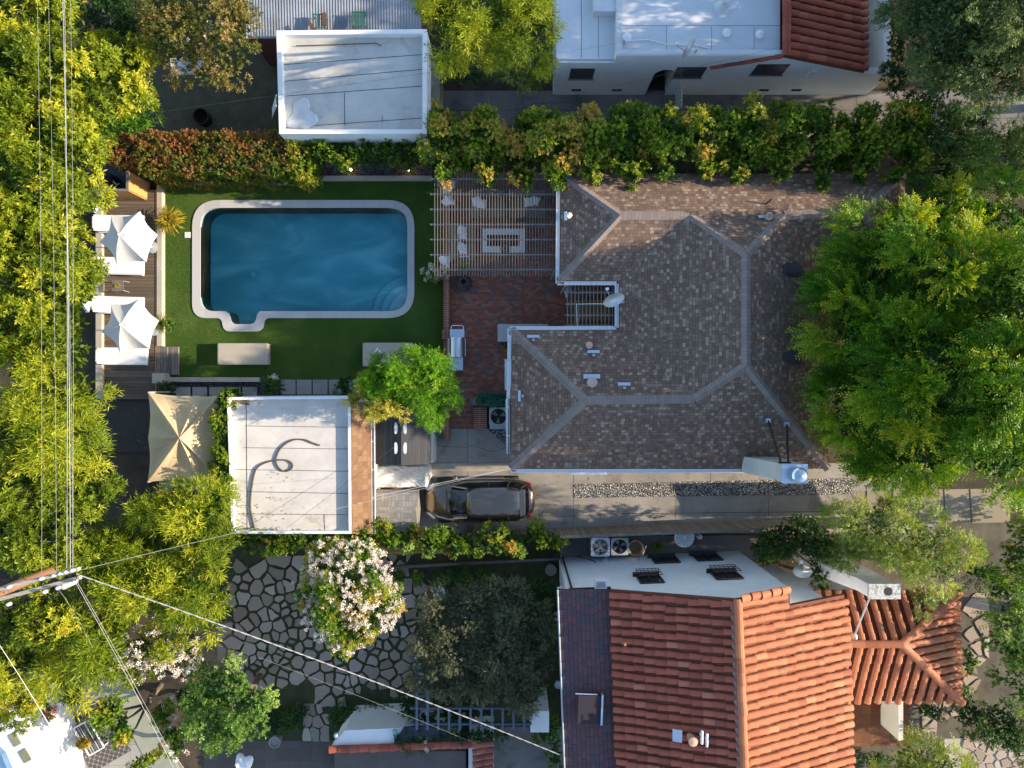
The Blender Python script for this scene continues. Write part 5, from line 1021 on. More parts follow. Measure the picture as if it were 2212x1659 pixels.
# shed, tarp, little shingled shed
t = thing('black_shed', 'small black gabled shed with four pale oval skylights', 'shed', P(869, 942, 0)); a, c = P(808, 1003, 2.2), P(929, 880, 2.2); xm = P(867, 0, 2.5).x
b = MB(); b.bb(a.x + .06, c.x - .06, a.y + .06, c.y - .06, 0, 2.1); b.build('wall', mat('pale_resin', (.45, .45, .42), .6), t)
for x0, x1, z0, z1 in ((a.x, xm, 2.15, 2.55), (xm, c.x, 2.55, 2.15)): b = MB(); b.add([(x0, a.y, z0), (x1, a.y, z1), (x1, c.y, z1), (x0, c.y, z0), (x0, a.y, z0 - .06), (x1, a.y, z1 - .06), (x1, c.y, z1 - .06), (x0, c.y, z0 - .06)], [(0, 1, 2, 3), (0, 4, 5, 1), (3, 2, 6, 7), (0, 3, 7, 4), (1, 5, 6, 2)]); b.build('roof_panel', M_asph, t)
for u, v in ((854, 925), (876, 925), (854, 968), (876, 968)):
    p = P(u, v, 2.5); z = 2.55 - abs(p.x - xm) * .33 + .012; b = MB(); pl = [(p.x + .085 * math.cos(q) * (1 if (math.cos(q) > 0) == (u < 865) else .5), p.y + .23 * math.copysign(abs(math.sin(q)) ** .7, math.sin(q))) for q in [2 * PI * k / 16 for k in range(16)]]; b.prism(pl, z - .05, z + .015); b.build('skylight', mat('translucent_plastic', (.66, .72, .72), .4), t)
a, c = P(929, 1000, 1.2), P(936, 895, 1.2); b = MB(); b.bb(a.x, c.x, a.y, c.y, 0, 1.2); lab(b.build('side_partition', M_stucco_cream), 'thin pale partition panel standing along the right of the black shed', 'panel')
def tarp():
    rg = random.Random(5); x0, y1 = P(806, 1004, 1.1)[:2]; x1, y0 = P(926, 1057, 1.1)[:2]; n, m = 44, 22; vs = []
    for j in range(m + 1):
        for i in range(n + 1):
            x = x0 + (x1 - x0) * i / n; y = y0 + (y1 - y0) * j / m; f = i / n; g = j / m
            z = 1.0 + .12 * math.sin(5 * f + 3 * g) + .05 * math.sin(13 * (f - .9 * g * g) + 2) + .028 * abs(math.sin(19 * (f * f + .8 * g))) + .02 * math.sin(37 * (f * g + .6 * g)) + rg.uniform(-.012, .012)
            ed = min(f, 1 - f, g, 1 - g); z -= max(0, (.06 - ed)) * 10; x += .03 * math.sin(g * 19) * (ed < .03); y += .05 * math.sin(f * 15) * (ed < .03); vs.append((x, y, max(.3, z)))
    b = MB(); w = n + 1; b.add(vs, [(j * w + i, j * w + i + 1, (j + 1) * w + i + 1, (j + 1) * w + i) for j in range(m) for i in range(n)])
    edge = [vs[i] for i in range(w)] + [vs[j * w + n] for j in range(1, m + 1)] + [vs[m * w + i] for i in range(n - 1, -1, -1)] + [vs[j * w] for j in range(m - 1, 0, -1)]
    b.wall(edge, .02, .3); e2 = len(b.v); b.v[-len(edge):] = [(p[0], p[1], p[2]) for p in edge]
    lab(b.build('silver_tarp', mat('silver_tarpaulin', (.62, .62, .60), .38, .1, 2, .1, 40, spec=.6)), 'crumpled silver white tarpaulin over a heap between the black shed and the grey shed', 'tarpaulin')
tarp()
t = thing('grey_shingled_shed', 'little shed with a grey shingled roof in front of the parked car', 'shed', P(853, 1100, 0)); a, c = P(810, 1141, 1.7), P(900, 1062, 1.7); xm = (a.x + c.x) / 2
b = MB(); b.bb(a.x + .05, c.x - .05, a.y + .05, c.y - .05, 0, 1.5); b.build('wall', M_conc_warm, t); b = MB(); ys = (a.y + c.y) / 2
up_face(b, [(a.x, a.y, 1.5), (c.x, a.y, 1.5), (c.x, ys, 1.75), (a.x, ys, 1.75)]); up_face(b, [(c.x, c.y, 1.5), (a.x, c.y, 1.5), (a.x, ys, 1.75), (c.x, ys, 1.75)]); b.build('roof', M_shingle_grey, t); b = MB(); b.bb(a.x - .02, c.x + .06, c.y - .12, c.y + .05, 1.40, 1.53); b.add([(c.x, a.y, 1.45), (c.x + .07, a.y + .1, 1.4), (c.x + .14, ys, 1.55), (c.x + .05, c.y, 1.45), (c.x, c.y, 1.45), (c.x, ys, 1.7)], [(0, 1, 2, 5), (5, 2, 3, 4)]); b.build('fascia', M_slat, t)
# ---------------- the car ----------------
def carmat(name, c): 
    g = N(name); return g.done(g.bsdf(c, .22, .75, .5, coat=1.0))
M_car = carmat('bronze_car_paint', (.20, .155, .112))
car = thing('parked_car', 'dark bronze hatchback parked on the driveway nose to the grey shed', 'car', P(1037, 1075, .02), rz=R(1.2)); LC, WC = 4.62, 1.80
def outline(k, z, x0, x1, w, n=36, p=3.2, taper=0):
    xc, hl = (x0 + x1) / 2, (x1 - x0) / 2; r = []
    for i in range(n):
        a = 2 * PI * i / n; cx_ = math.copysign(abs(math.cos(a)) ** (2 / p), math.cos(a)); sy_ = math.copysign(abs(math.sin(a)) ** (2 / p), math.sin(a)); x = xc + hl * cx_
        fr = max(0, -(x - xc) / hl); ww = w / 2 * (1 - taper * fr ** 2.5); r.append(Vector((x, ww * sy_, z(x) if callable(z) else z)))
    return r
def belt(x):                           # height of the body side line: low bonnet, rising rear
    f = (x + LC / 2) / LC; return .70 + .25 * min(1, f / .30) ** .7 + .03 * max(0, f - .5)
b = MB(); rings = [outline(0, .18, -2.2, 2.2, 1.66, p=5, taper=.12), outline(0, .30, -2.31, 2.3, 1.80, p=4, taper=.14), outline(0, lambda x: belt(x) - .25, -2.31, 2.31, 1.82, p=3.6, taper=.16), outline(0, lambda x: belt(x) - .06, -2.24, 2.24, 1.76, p=3.5, taper=.18), outline(0, lambda x: belt(x) + .02, -2.1, 2.12, 1.62, p=3.3, taper=.20), outline(0, lambda x: belt(x) + .05, -1.5, 1.7, 1.1, p=3, taper=.2), outline(0, lambda x: belt(x) + .06, -.6, .9, .3, p=3, taper=.2)]
b.loft(rings); b.build('body', M_car, car, smooth=True, local=True)
b = MB(); g0 = outline(0, lambda x: belt(x) + .0, -1.35, 2.08, 1.60, p=4.5, taper=.08); g1 = outline(0, 1.36, -.45, 1.72, 1.24, p=4.5, taper=.05); b.loft([g0, g1]); b.build('glasshouse', M_glass, car, smooth=False, local=True)
b = MB(); b.loft([outline(0, 1.345, -.50, 1.80, 1.28, p=5, taper=.05), outline(0, 1.41, -.42, 1.74, 1.20, p=5, taper=.05), outline(0, 1.455, -.1, 1.4, .9, p=4), outline(0, 1.465, .3, 1.0, .3, p=4)]); b.build('roof', M_car, car, smooth=True, local=True)
for s in (-1, 1):
    for pts in ([(-1.30, .70, .95), (-.46, .60, 1.36)], [(.40, .795, .96), (.42, .625, 1.36)], [(1.25, .79, .98), (1.18, .62, 1.36)], [(1.95, .66, .98), (1.70, .55, 1.36)]):
        b = MB(); b.tube([(x, y * s, z) for x, y, z in pts], .035, 6); b.build('pillar', M_car, car, local=True)
    b = MB(); b.blob((-.95, s * .98, .98), .09, .12, .07, 10, 6); b.build('door_mirror', M_car, car, smooth=True, local=True)
    b = MB(); b.loft([[Vector((-2.16 + x, s * (.60 + y), .66 + z)) for x, y, z in q] for q in ([(-.02, -.12, 0), (.28, .10, .10), (.34, .06, .13), (.10, -.14, .08)], [(-.08, -.12, -.06), (.26, .16, .02), (.32, .12, .05), (.04, -.14, .0)])]); b.build('headlight', M_window if False else mat('headlight_lens', (.7, .72, .75), .1, spec=.8), car, local=True)
    b = MB(); b.ob((2.03, s * .62, .82), .22, .20, .20, s * -.5); b.build('taillight', plain('red_lens', (.5, .015, .01), .2), car, local=True, bevel=.04)
    for x in (-1.45, 1.35):
        b = MB(); b.lathe((x, s * .80, .32), [(.20, -.1), (.31, -.1), (.32, -.07), (.32, .09), (.30, .115), (.20, .115)], 24, (0, s, 0)); wl = b.build('wheel', plain('tyre_rubber', (.02, .02, .02), .9), car, local=True)
        b = MB(); b.lathe((x, s * .80, .32), [(.21, 0), (.21, .10), (.05, .09), (0, .10)], 10, (0, s, 0)); b.build('rim', M_alu, wl, local=True)
b = MB(); b.tube([(-1.38, -.6, .985), (-1.32, -.1, 1.02), (-1.34, .5, .99)], .012, 5); b.build('wiper', M_black, car, local=True)
b = MB(); b.ob((1.78, 0, 1.40), .22, 1.05, .03, 0, .15); b.build('rear_spoiler', M_car, car, local=True, bevel=.01); b = MB(); b.ob((-2.3, 0, .5), .05, .9, .16); b.build('grille', M_black, car, local=True)
for s in (-1, 1):
    for x in (-1.0, .42, 1.42): b = MB(); b.tube([(x, s * .915, .35), (x, s * .918, .62), (x + .02, s * .885, .90)], .006, 4); b.build('door_seam', M_black, car, local=True)
    for x in (.22, 1.2): b = MB(); b.ob((x, s * .905, .80), .16, .03, .025); b.build('door_handle', M_car, car, local=True)
# ---------------- awning, lower left patio, tile capped wall, dark pergola ----------------
t = thing('beige_awning', 'large beige fabric awning under the big bright green tree', 'awning', P(2010, 1095, 0)); cs = [P(1843, 1060, 2.5), P(1846, 1135, 2.3), P(2183, 1128, 2.3), P(2178, 1055, 2.5)]
b = MB(); b.face(cs, None); b.face([cs[1], cs[0], cs[0] - Vector((0, 0, .05)), cs[1] - Vector((0, 0, .05))]); b.face([cs[2], cs[1], cs[1] - Vector((0, 0, .15)), cs[2] - Vector((0, 0, .15))]); b.build('fabric', mat('beige_awning_cloth', (.29, .24, .17), .9, .1, .8), t)
for k in range(1, 6): a, c = cs[0].lerp(cs[3], k / 6 - .08), cs[1].lerp(cs[2], k / 6 - .08); b = MB(); b.tube([a + Vector((0, 0, .01)), c + Vector((0, 0, .01))], .012, 5); b.build('rib', M_slat, t)
for q in (cs[1], cs[2]): b = MB(); b.tube([(q.x, q.y, 0), (q.x, q.y, 2.2)], .04, 8); b.build('post', M_grey_plastic, t)
# lower left house corner and patio
ang = R(-60); ux = Vector((math.cos(ang), math.sin(ang), 0)); uy = Vector((-ux.y, ux.x, 0))
sheet('tiled_patio', [(110, 1490), (250, 1450), (400, 1665), (400, 1760), (180, 1760), (90, 1560)], .05, cells('patio_slabs', .9, .9, [(0, (.27, .26, .24)), (.5, (.31, .30, .27))], (.12, .12, .11), .014, src='pos', half=0), .05)
sheet('side_alley', [(247, 1448), (277, 1470), (392, 1665), (420, 1720), (355, 1720), (256, 1530)], .08, mat('grey_green_concrete', (.28, .29, .22), .9, .15, 1), .02)
sheet('bare_soil_patch', [(400, 1400), (500, 1390), (520, 1440), (470, 1480), (400, 1480)], .010, M_soil_dry); sheet('bare_soil_patch', [(420, 1350), (500, 1340), (505, 1430), (420, 1420)], .012, M_soil_dry)
lw = thing('corner_white_house', 'sunlit white building corner at the bottom left of the picture', 'house', P(20, 1640, 0)); hp = [(-200, 1490), (-10, 1505), (30, 1535), (50, 1570), (66, 1610), (84, 1660), (100, 1800), (-200, 1800)]
b = MB(); b.prism(px(hp, 2.7), 0, 2.7); b.build('wall', M_white_wall, lw); b = MB(); b.prism(px([(-200, 1560), (-40, 1590), (5, 1630), (30, 1690), (50, 1800), (-200, 1800)], 2.9), 2.702, 2.95); b.build('flat_roof', mat('blue_grey_roof', (.10, .20, .34), .8), lw)
for u, v in ((33, 1597), (55, 1632)): p = P(u, v, 2.7); b = MB(); b.ob((p.x, p.y, 2.72), .50, .30, .03, ang); b.build('skylight', mat('olive_glass', (.25, .24, .14), .3), lw)
def oriented(name, u, v, z, sx, sy, sz, m, label, cat, rz=ang, bevel=0):
    p = P(u, v, z); b = MB(); b.ob((p.x, p.y, z), sx, sy, sz, rz); return lab(b.build(name, m, bevel=bevel), label, cat)
def rugmat():
    g = N('patterned_rug'); o = g.obj(); sp = g.n('ShaderNodeSeparateXYZ'); mp = g.n('ShaderNodeMapping'); g.l(o, mp.inputs[0]); mp.inputs['Rotation'].default_value = (0, 0, -ang); g.l(mp.outputs[0], sp.inputs[0])
    a = g.math('SINE', g.math('MULTIPLY', sp.outputs[0], 24)); c = g.math('SINE', g.math('MULTIPLY', sp.outputs[1], 24)); s = g.math('ABSOLUTE', g.math('ADD', a, c)); k = g.math('LESS_THAN', s, .22)
    return g.done(g.bsdf(g.mix(k, (.075, .07, .068), (.24, .23, .22)), .95, 0, .1))
oriented('patterned_rug', 208, 1588, .065, 2.6, 1.9, .012, rugmat(), 'dark grey patterned outdoor rug with a light lattice on the lower left patio', 'rug')
t = thing('glass_coffee_table', 'slatted white framed glass coffee table on the patterned rug', 'table', P(192, 1594, .07)); p = P(192, 1594, .42)
b = MB(); [b.ob(p + ux * 0 + uy * s, 1.35, .04, .04, ang) for s in (-.36, .36)]; [b.ob(p + ux * s, .04, .72, .038, ang) for s in (-.66, .66)]; b.build('frame', M_white, t); b = MB(); [b.ob(p + uy * s, 1.28, .018, .02, ang) for s in (-.2, -.1, .14)]; b.build('slat', M_grey_plastic, t); b = MB(); b.ob(p + Vector((0, 0, -.05)), 1.25, .66, .01, ang); b.build('glass_top', M_window, t)
for sx in (-.62, .62):
    for sy in (-.33, .33): q = p + ux * sx + uy * sy; b = MB(); b.tube([(q.x, q.y, .07), (q.x, q.y, .4)], .02, 6); b.build('leg', M_white, t)
t = thing('patio_sofa', 'white cushioned patio sofa beside the patterned rug', 'sofa', P(130, 1625, .05)); 
for k, (u, v) in enumerate(((112, 1600), (135, 1630), (152, 1664))): p = P(u, v, .5); b = MB(); b.ob((p.x, p.y, .42), .66, .72, .22, ang); b.build('seat_cushion', M_cloth_white, t, bevel=.07, seg=3)
b = MB(); p = P(130, 1632, .2); b.ob((p.x, p.y, .18), 2.3, .8, .24, ang); b.build('base', M_slat, t)
pillow('cushion', 'tan cushion at the upper end of the white patio sofa', P(107, 1577, .6), .5, ang, M_cushion, None, .3); pillow('cushion', 'white cushion leaning on the middle of the white patio sofa', P(120, 1610, .72), .5, ang + .3, M_cloth_white, None, .5); pillow('cushion', 'white cushion at the lower end of the white patio sofa by the frame edge', P(142, 1650, .72), .5, ang - .2, M_cloth_white, None, .5)
# tile capped white wall with black roof and tiles, bottom centre
t = thing('tile_capped_wall', 'low white building end with a row of clay cap tiles along its wall, bottom centre', 'outbuilding', P(790, 1600, 0))
b = MB(); b.prism(px([(735, 1612), (852, 1608), (870, 1608), (880, 1620), (1000, 1614), (1000, 1600), (740, 1578)][:0] + [(722, 1614), (1010, 1610), (1000, 1598), (958, 1575), (735, 1580)], 2.0), 0, .01)
b = MB(); b.prism(px([(716, 1612), (990, 1606), (990, 1600), (872, 1572), (745, 1578)], 2.2), 0, 2.2); b.build('wall', M_white_wall, t)
b = MB(); b.prism(px([(848, 1612 - 3), (872, 1571), (925, 1566), (1010, 1600)], 2.25), 2.202, 2.3); b.build('black_roof', M_asph, t)
b = MB(); ridge_tiles(b, P(712, 1618, 2.3), P(1030, 1606, 2.3), .16, .40, 13, 0); b.build('cap_tiles', M_tile_red, t); b = MB(); a, c = P(725, 1720, 2.0), P(980, 1624, 2.0); b.bb(P(722, 0, 2).x, P(1006, 0, 2).x, P(0, 1720, 2).y, P(0, 1624, 2).y, 0, 1.95); b.build('terrace_roof', mat('brown_flat_roof', (.115, .095, .085), .9, .2, 1), t)
b = MB(); p = P(785, 1587, 2.3); b.blob((p.x - 1.05, p.y, 2.35), .1, .12, .1, 8, 6); b.build('wall_lamp', M_alu, t); b = MB(); q = P(856, 1581, 2.3); b.blob((q.x - .05, q.y + .02, 2.32), .1, .1, .1, 8, 6); b.tube([(q.x - .05, q.y, 2.3), (q.x - .08, q.y - .4, 2.24)], .02, 6); b.build('glass_lamp', mat('aqua_glass', (.2, .5, .5), .2), t)
b = MB(); a, c = P(1010, 1720, 2.2), P(1065, 1600, 2.2); t3 = thing('small_tile_roof', 'small section of red tile roof beside the tile capped wall', 'roof', P(1035, 1640, 0)); o_ = P(1012, 1600, 2.2)
b = MB(); tiles(b, P(1065, 1597, 2.0), (0, -1, 0), (-1, 0, .3), 2.4, lambda s: (0, .86), .24, .35, .11, seed=41); b.build('tiles', M_tile_red, t3); b = MB(); b.bb(P(1012, 0, 2).x, P(1064, 0, 2).x, P(0, 1720, 2).y, P(0, 1598, 2).y, 0, 1.98); b.build('wall', M_white_wall, t3)
t = thing('blue_grey_pergola', 'dark blue grey pergola partly under the dull olive tree', 'pergola', P(1015, 1500, 0))
for k in range(11): u = 900 + k * 23.2; a, c = P(u + .5, 1415 if k < 2 else 1528, 2.5), P(u + 2, 1576, 2.5); b = MB(); b.bb(a.x - .045, a.x + .045, c.y, a.y, 2.42, 2.55); b.build('rafter', M_bluebeam, t)
for v, u0, u1 in ((1420, 884, 925), (1463, 888, 925), (1502, 886, 925), (1529, 886, 1145), (1563, 888, 1148)): a, c = P(u0, v, 2.35), P(u1, v, 2.35); b = MB(); b.bb(a.x, c.x, a.y - .04, a.y + .04, 2.28, 2.418); b.build('beam', M_bluebeam, t)
for u, v in ((896, 1563), (1140, 1563), (896, 1425)): a = P(u, v, 2.2); b = MB(); b.bb(a.x - .06, a.x + .06, a.y - .06, a.y + .06, 0, 2.279); b.build('post', M_bluebeam, t)
a, c = P(1146, 1582, 2.2), P(1186, 1536, 2.2); b = MB(); b.bb(a.x, c.x, a.y, c.y, 0, 2.2); lab(b.build('white_pillar', M_white_wall), 'white square pillar right of the blue grey pergola', 'pillar')
b = MB(); pts = [P(830, 1248, .1), P(838, 1226, .1), P(1000, 1217, .1), P(1205, 1207, .1)]; [b.ob(((p.x + q.x) / 2, (p.y + q.y) / 2, .09), (q - p).length, .11, .16, math.atan2((q - p).y, (q - p).x)) for p, q in zip(pts, pts[1:])]; lab(b.build('garden_edging', M_conc_dark), 'weathered grey kerb edging the dark garden bed', 'edging')
for nm, l, u, v, r, h, m in (('round_pot', 'round pale garden pot with dark soil near the white house corner', 1190, 1232, .24, .4, M_conc), ('round_pot', 'small round pot on the dark terrace below the green tree', 593, 1604, .25, .5, M_conc), ('white_bowl', 'white bowl half under the dull olive tree', 946, 1279, .3, .3, M_white), ('steel_bowl', 'round bowl beside the brown flashing at the purple roof edge', 1201, 1332, .2, .3, M_alu), ('steel_bowl', 'small round bowl against the lower purple roof gutter', 1206, 1480, .16, .3, M_alu)):
    pot(nm, l, u, v, .02, r, h, m)
t, p = pot('flower_pot', 'round pale pot on the brick pier beside the green planter box', 1024, 866, .7, .17, .25, M_slat)
rag('chair_cover', 'white cover over a chair on the bottom terrace', 'cover', P(527, 1648, .5), .35, .4, .35, M_white, 14)
rag('cloth_cover', 'white cover draped on the edge of the tall laurel trees by the deck', 'cover', P(188, 661, 1.9), .18, .24, .3, M_white, 15); rag('cloth_cover', 'pair of white covers on the sandstone ledge at the top of the deck', 'cover', P(207, 445, .9), .12, .3, .2, M_white, 16)
b = MB(); b.tube([P(297, 176, 1.2), P(304, 190, 1.2), P(316, 201, 1.1)], .035, 6); lab(b.build('red_pole', plain('red_paint', (.55, .03, .02), .5)), 'short red pole poking out of the laurels at top left', 'pole')
p = P(433, 250, .5); b = MB(); b.lathe((p.x, p.y, 0), [(.3, 0), (.34, .5), (.3, .5), (.25, .1), (.001, .1)], 20); lab(b.build('dark_barrel', M_black), 'dark round barrel in the shaded yard above the reddish hedge', 'barrel')
oriented('white_slatted_table', 405, 143, 1.2, 1.35, .7, .06, M_corr if False else mat('pale_grey_slats', (.5, .52, .55), .7), 'pale slatted table glimpsed under the brown leaved tree', 'table', 0.05)
# ---------------- power lines and pole ----------------
zp = 10.5; pt = P(-60, 1303, zp); t = thing('utility_pole', 'weathered utility pole with double crossarms reaching in from the left edge', 'utility pole', (pt.x, pt.y, 0))
b = MB(); b.tube([(pt.x, pt.y, 0), (pt.x, pt.y, 11.2)], .155, 12, .14); b.build('pole', M_pole_red, t)
dr = (P(233, 1221, zp) - P(0, 1276, zp)).normalized(); ra_ = math.atan2(dr.y, dr.x)
def xarm(u0, v0, u1, v1, z, w, h, m, nm): a, c = P(u0, v0, z), P(u1, v1, z); dd = c - a; q = (a + c) / 2; b = MB(); b.ob((q.x, q.y, z), dd.length, w, h, math.atan2(dd.y, dd.x)); return b.build(nm, m, t)
xarm(-60, 1287, 171, 1229, 10.5, .10, .13, M_pole, 'crossarm'); xarm(-60, 1310, 174, 1247, 10.5, .10, .13, M_pole, 'crossarm')
ins = [(90, 1250), (117, 1243), (131, 1239), (144, 1235), (157, 1232), (98, 1278), (126, 1270), (163, 1256), (20, 1305), (20, 1268)]
for u, v in ins: p = P(u, v, 10.65); b = MB(); b.lathe((p.x, p.y, 10.57), [(.03, 0), (.06, .05), (.04, .09), (.055, .13), (.02, .18), (0, .19)], 10); b.build('insulator', M_alu, t)
b = MB(); p = P(146, 1262, 10.2); b.lathe((p.x, p.y, 9.9), [(.1, 0), (.1, .5), (.04, .55), (0, .56)], 12); b.build('cutout_fuse', M_grey_plastic, t)
b = MB(); b.tube([P(126, 1270, 10.8), P(122, 1285, 10.3), P(112, 1296, 10.1), P(104, 1290, 10.4)], .01, 5); b.tube([P(163, 1256, 10.8), P(168, 1240, 10.4), P(150, 1245, 10.3), P(160, 1230, 10.7)], .012, 5); b.tube([P(131, 1239, 10.8), P(138, 1262, 10.4), P(148, 1250, 10.5)], .01, 5); b.build('jumper_wire', M_wire_dark, t)
def wire(label, pts, r, m=M_wire, sag=.3, n=18, twist=0):
    r *= .5
    a, c = P(*pts[0]), P(*pts[1]); path = []
    for i in range(n + 1):
        f = i / n; q = a.lerp(c, f); q.z -= sag * 4 * f * (1 - f) * .25; path.append(q)
    b = MB()
    if twist:
        for ph in (0, PI):
            q2 = []; L = (c - a).length; k = int(L / .12)
            d = (c - a).normalized(); s1 = Vector((-d.y, d.x, 0)).normalized(); s2 = d.cross(s1)
            for i in range(k + 1):
                f = i / k; q = a.lerp(c, f); q.z -= sag * f * (1 - f); w = f * L * 9 + ph; q2.append(q + s1 * math.cos(w) * twist + s2 * math.sin(w) * twist)
            b.tube(q2, r, 5)
    else: b.tube(path, r, 5)
    lab(b.build('power_line', m), label, 'power line', 'overhead lines')
wire('thickest grey cable running up the left trees from the crossarm to the top edge', [(152, 1232, 10.6), (135, -30, 8.6)], .018, M_wire, .3); wire('bright cable just right of the thickest one along the left trees', [(157, 1232, 10.6), (152, -30, 9.4)], .007)
wire('second thick cable crossing the left trees near the thickest one', [(144, 1235, 10.6), (139, -30, 8.7)], .014)
wire('leftmost thin wire running up over the left trees', [(122, 1243, 10.6), (104, -30, 9)], .007); wire('thin wire between the leftmost wire and the thick cables', [(158, 1238, 10.6), (140, 300, 9)], .007)
wire('outermost left thin wire over the laurels from the crossarm', [(90, 1250, 10.6), (80, -30, 9.2)], .007)
wire('twisted white service cable crossing the flagstone garden to the purple roof', [(165, 1240, 10.5), (1208, 1630, 5.8)], .017, M_wire, 1.0, twist=.013)
wire('service wire from the crossarm toward the garage with the hose', [(170, 1232, 10.5), (1105, 1012, 3.2)], .011, M_wire, .9); wire('white wire from the shed roof to the house corner above the car', [(805, 1073, 3.2), (1105, 1012, 3.05)], .012, M_white, .1)
wire('wire from the garage roof edge up to the hooded house wall', [(620, 1140, 3.4), (1100, 777, 3.1)], .011, M_wire_dark, .5)
wire('lowest pair wire leading from the pole to the bottom edge, left strand', [(163, 1258, 10.5), (385, 1680, 9.5)], .011); wire('lowest pair wire leading from the pole to the bottom edge, right strand', [(166, 1256, 10.5), (400, 1690, 8)], .010)
wire('thin wire falling from the crossarm toward the white flowered bush', [(126, 1272, 10.6), (200, 1400, 8)], .008); wire('left wire crossing the bottom left corner over the patio sofa', [(-10, 1380, 9), (170, 1680, 7)], .012, M_white)
wire('faint wire across the flagstones below the white service cable', [(560, 1420, 6), (1060, 1620, 4)], .006); wire('wire across the white garage roof to the white house above the pool', [(350, 241, 4.5), (1360, 90, 4.5)], .007, M_wire_dark); wire('wire along the wall of the white house at the top', [(1190, 218, 4), (2000, 25, 5)], .008, M_wire_dark)
# ---------------- vegetation ----------------
LM = {
 'laurel': leafmat('laurel_leaf', [(0, (.045, .085, .005)), (.45, (.14, .20, .012)), (.8, (.29, .345, .02)), (1, (.46, .44, .035))]),
 'willow': leafmat('narrow_leaf', [(0, (.055, .10, .006)), (.5, (.185, .255, .012)), (1, (.42, .44, .03))]),
 'hedge': leafmat('hedge_leaf', [(0, (.03, .07, .008)), (.5, (.095, .19, .014)), (.84, (.24, .34, .025)), (.95, (.38, .42, .05)), (1, (.48, .32, .08))]),
 'red': leafmat('reddish_leaf', [(0, (.05, .10, .010)), (.38, (.14, .20, .02)), (.6, (.26, .15, .04)), (1, (.42, .15, .07))]),
 'brown': leafmat('brown_tip_leaf', [(0, (.06, .085, .015)), (.4, (.16, .16, .035)), (.75, (.32, .22, .075)), (1, (.42, .28, .12))]),
 'feather': leafmat('feathery_leaf', [(0, (.022, .07, .008)), (.4, (.055, .155, .010)), (.7, (.15, .30, .014)), (1, (.42, .45, .03))], .45),
 'bright': leafmat('bright_green_leaf', [(0, (.07, .18, .010)), (.5, (.15, .35, .014)), (1, (.32, .48, .03))], .42),
 'dark': leafmat('dark_green_leaf', [(0, (.02, .055, .012)), (.5, (.042, .10, .02)), (1, (.10, .18, .035))], .28),
 'olive': leafmat('olive_leaf', [(0, (.05, .06, .03)), (.5, (.11, .12, .06)), (1, (.21, .21, .11))], .2),
 'oliveg': leafmat('olive_green_leaf', [(0, (.06, .10, .015)), (.5, (.17, .24, .04)), (1, (.38, .44, .09))], .32),
 'citrus': leafmat('citrus_leaf', [(0, (.05, .11, .02)), (.5, (.14, .26, .045)), (1, (.36, .48, .12))], .32),
 'yellow': leafmat('yellow_leaf', [(0, (.20, .17, .02)), (.5, (.42, .34, .03)), (1, (.56, .38, .06))], .35),
 'blue': leafmat('blue_green_leaf', [(0, (.05, .14, .13)), (.5, (.09, .22, .21)), (1, (.14, .30, .28))], .15),
 'boxblue': leafmat('artificial_hedge_leaf', [(0, (.02, .10, .06)), (.5, (.05, .20, .13)), (1, (.10, .30, .20))], .1),
 'flower': leafmat('blossom_petal', [(0, (.62, .48, .38)), (.35, (.80, .72, .62)), (1, (.90, .86, .80))], .3, .7, .1, (1, .9, .8)),
 'redflower': leafmat('red_bract', [(0, (.30, .03, .02)), (.6, (.60, .07, .03)), (1, (.6, .25, .05))], .3),
 'palm': leafmat('palm_leaflet', [(0, (.04, .085, .012)), (.5, (.09, .16, .02)), (1, (.19, .25, .035))], .3),
}
SP = dict(   # leaf length, half width, leaves per twig, twig length, leaves per square metre, clump radius, leaf spread
 laurel=(.165, .029, 9, .17, 380, .55, .9), willow=(.23, .016, 8, .28, 360, .6, .7), hedge=(.095, .030, 8, .15, 620, .42, .8), red=(.085, .027, 8, .12, 700, .30, .9),
 brown=(.10, .026, 8, .20, 420, .45, .9), feather=(.115, .026, 14, .60, 520, .6, .5), bright=(.15, .013, 9, .22, 560, .42, .7), dark=(.10, .028, 8, .18, 430, .5, .9),
 olive=(.085, .018, 9, .20, 560, .4, .9), oliveg=(.085, .015, 10, .26, 620, .5, .8), citrus=(.085, .025, 9, .14, 640, .42, .9), yellow=(.15, .03, 8, .12, 500, .25, .9), flower=(.07, .034, 1, .02, 1, .1, 1),
 blue=(.28, .03, 10, .10, 200, .25, .9), boxblue=(.035, .013, 6, .05, 2600, .1, 1), groundc=(.07, .02, 6, .08, 500, .3, 1))
SP['groundc'] = SP['groundc']
LMAP = dict(groundc='dark')
LEAFCOUNT = [0]
def unit(a): return a / np.maximum(1e-9, np.linalg.norm(a, axis=1, keepdims=True))
def quads(base, d, nrm, L, w, droop=0.0):
    """leaf blades as slightly folded diamonds"""
    side = unit(np.cross(d, nrm)); mid = base + d * (L * .45)[:, None]; tip = base + d * L[:, None] - np.array([0, 0, 1.]) * (droop * L)[:, None]
    up = unit(np.cross(side, d)); V = np.empty((len(base), 4, 3)); V[:, 0] = base; V[:, 1] = mid + side * w[:, None] + up * (w * .35)[:, None]; V[:, 2] = tip; V[:, 3] = mid - side * w[:, None] + up * (w * .35)[:, None]
    return V.reshape(-1, 3)
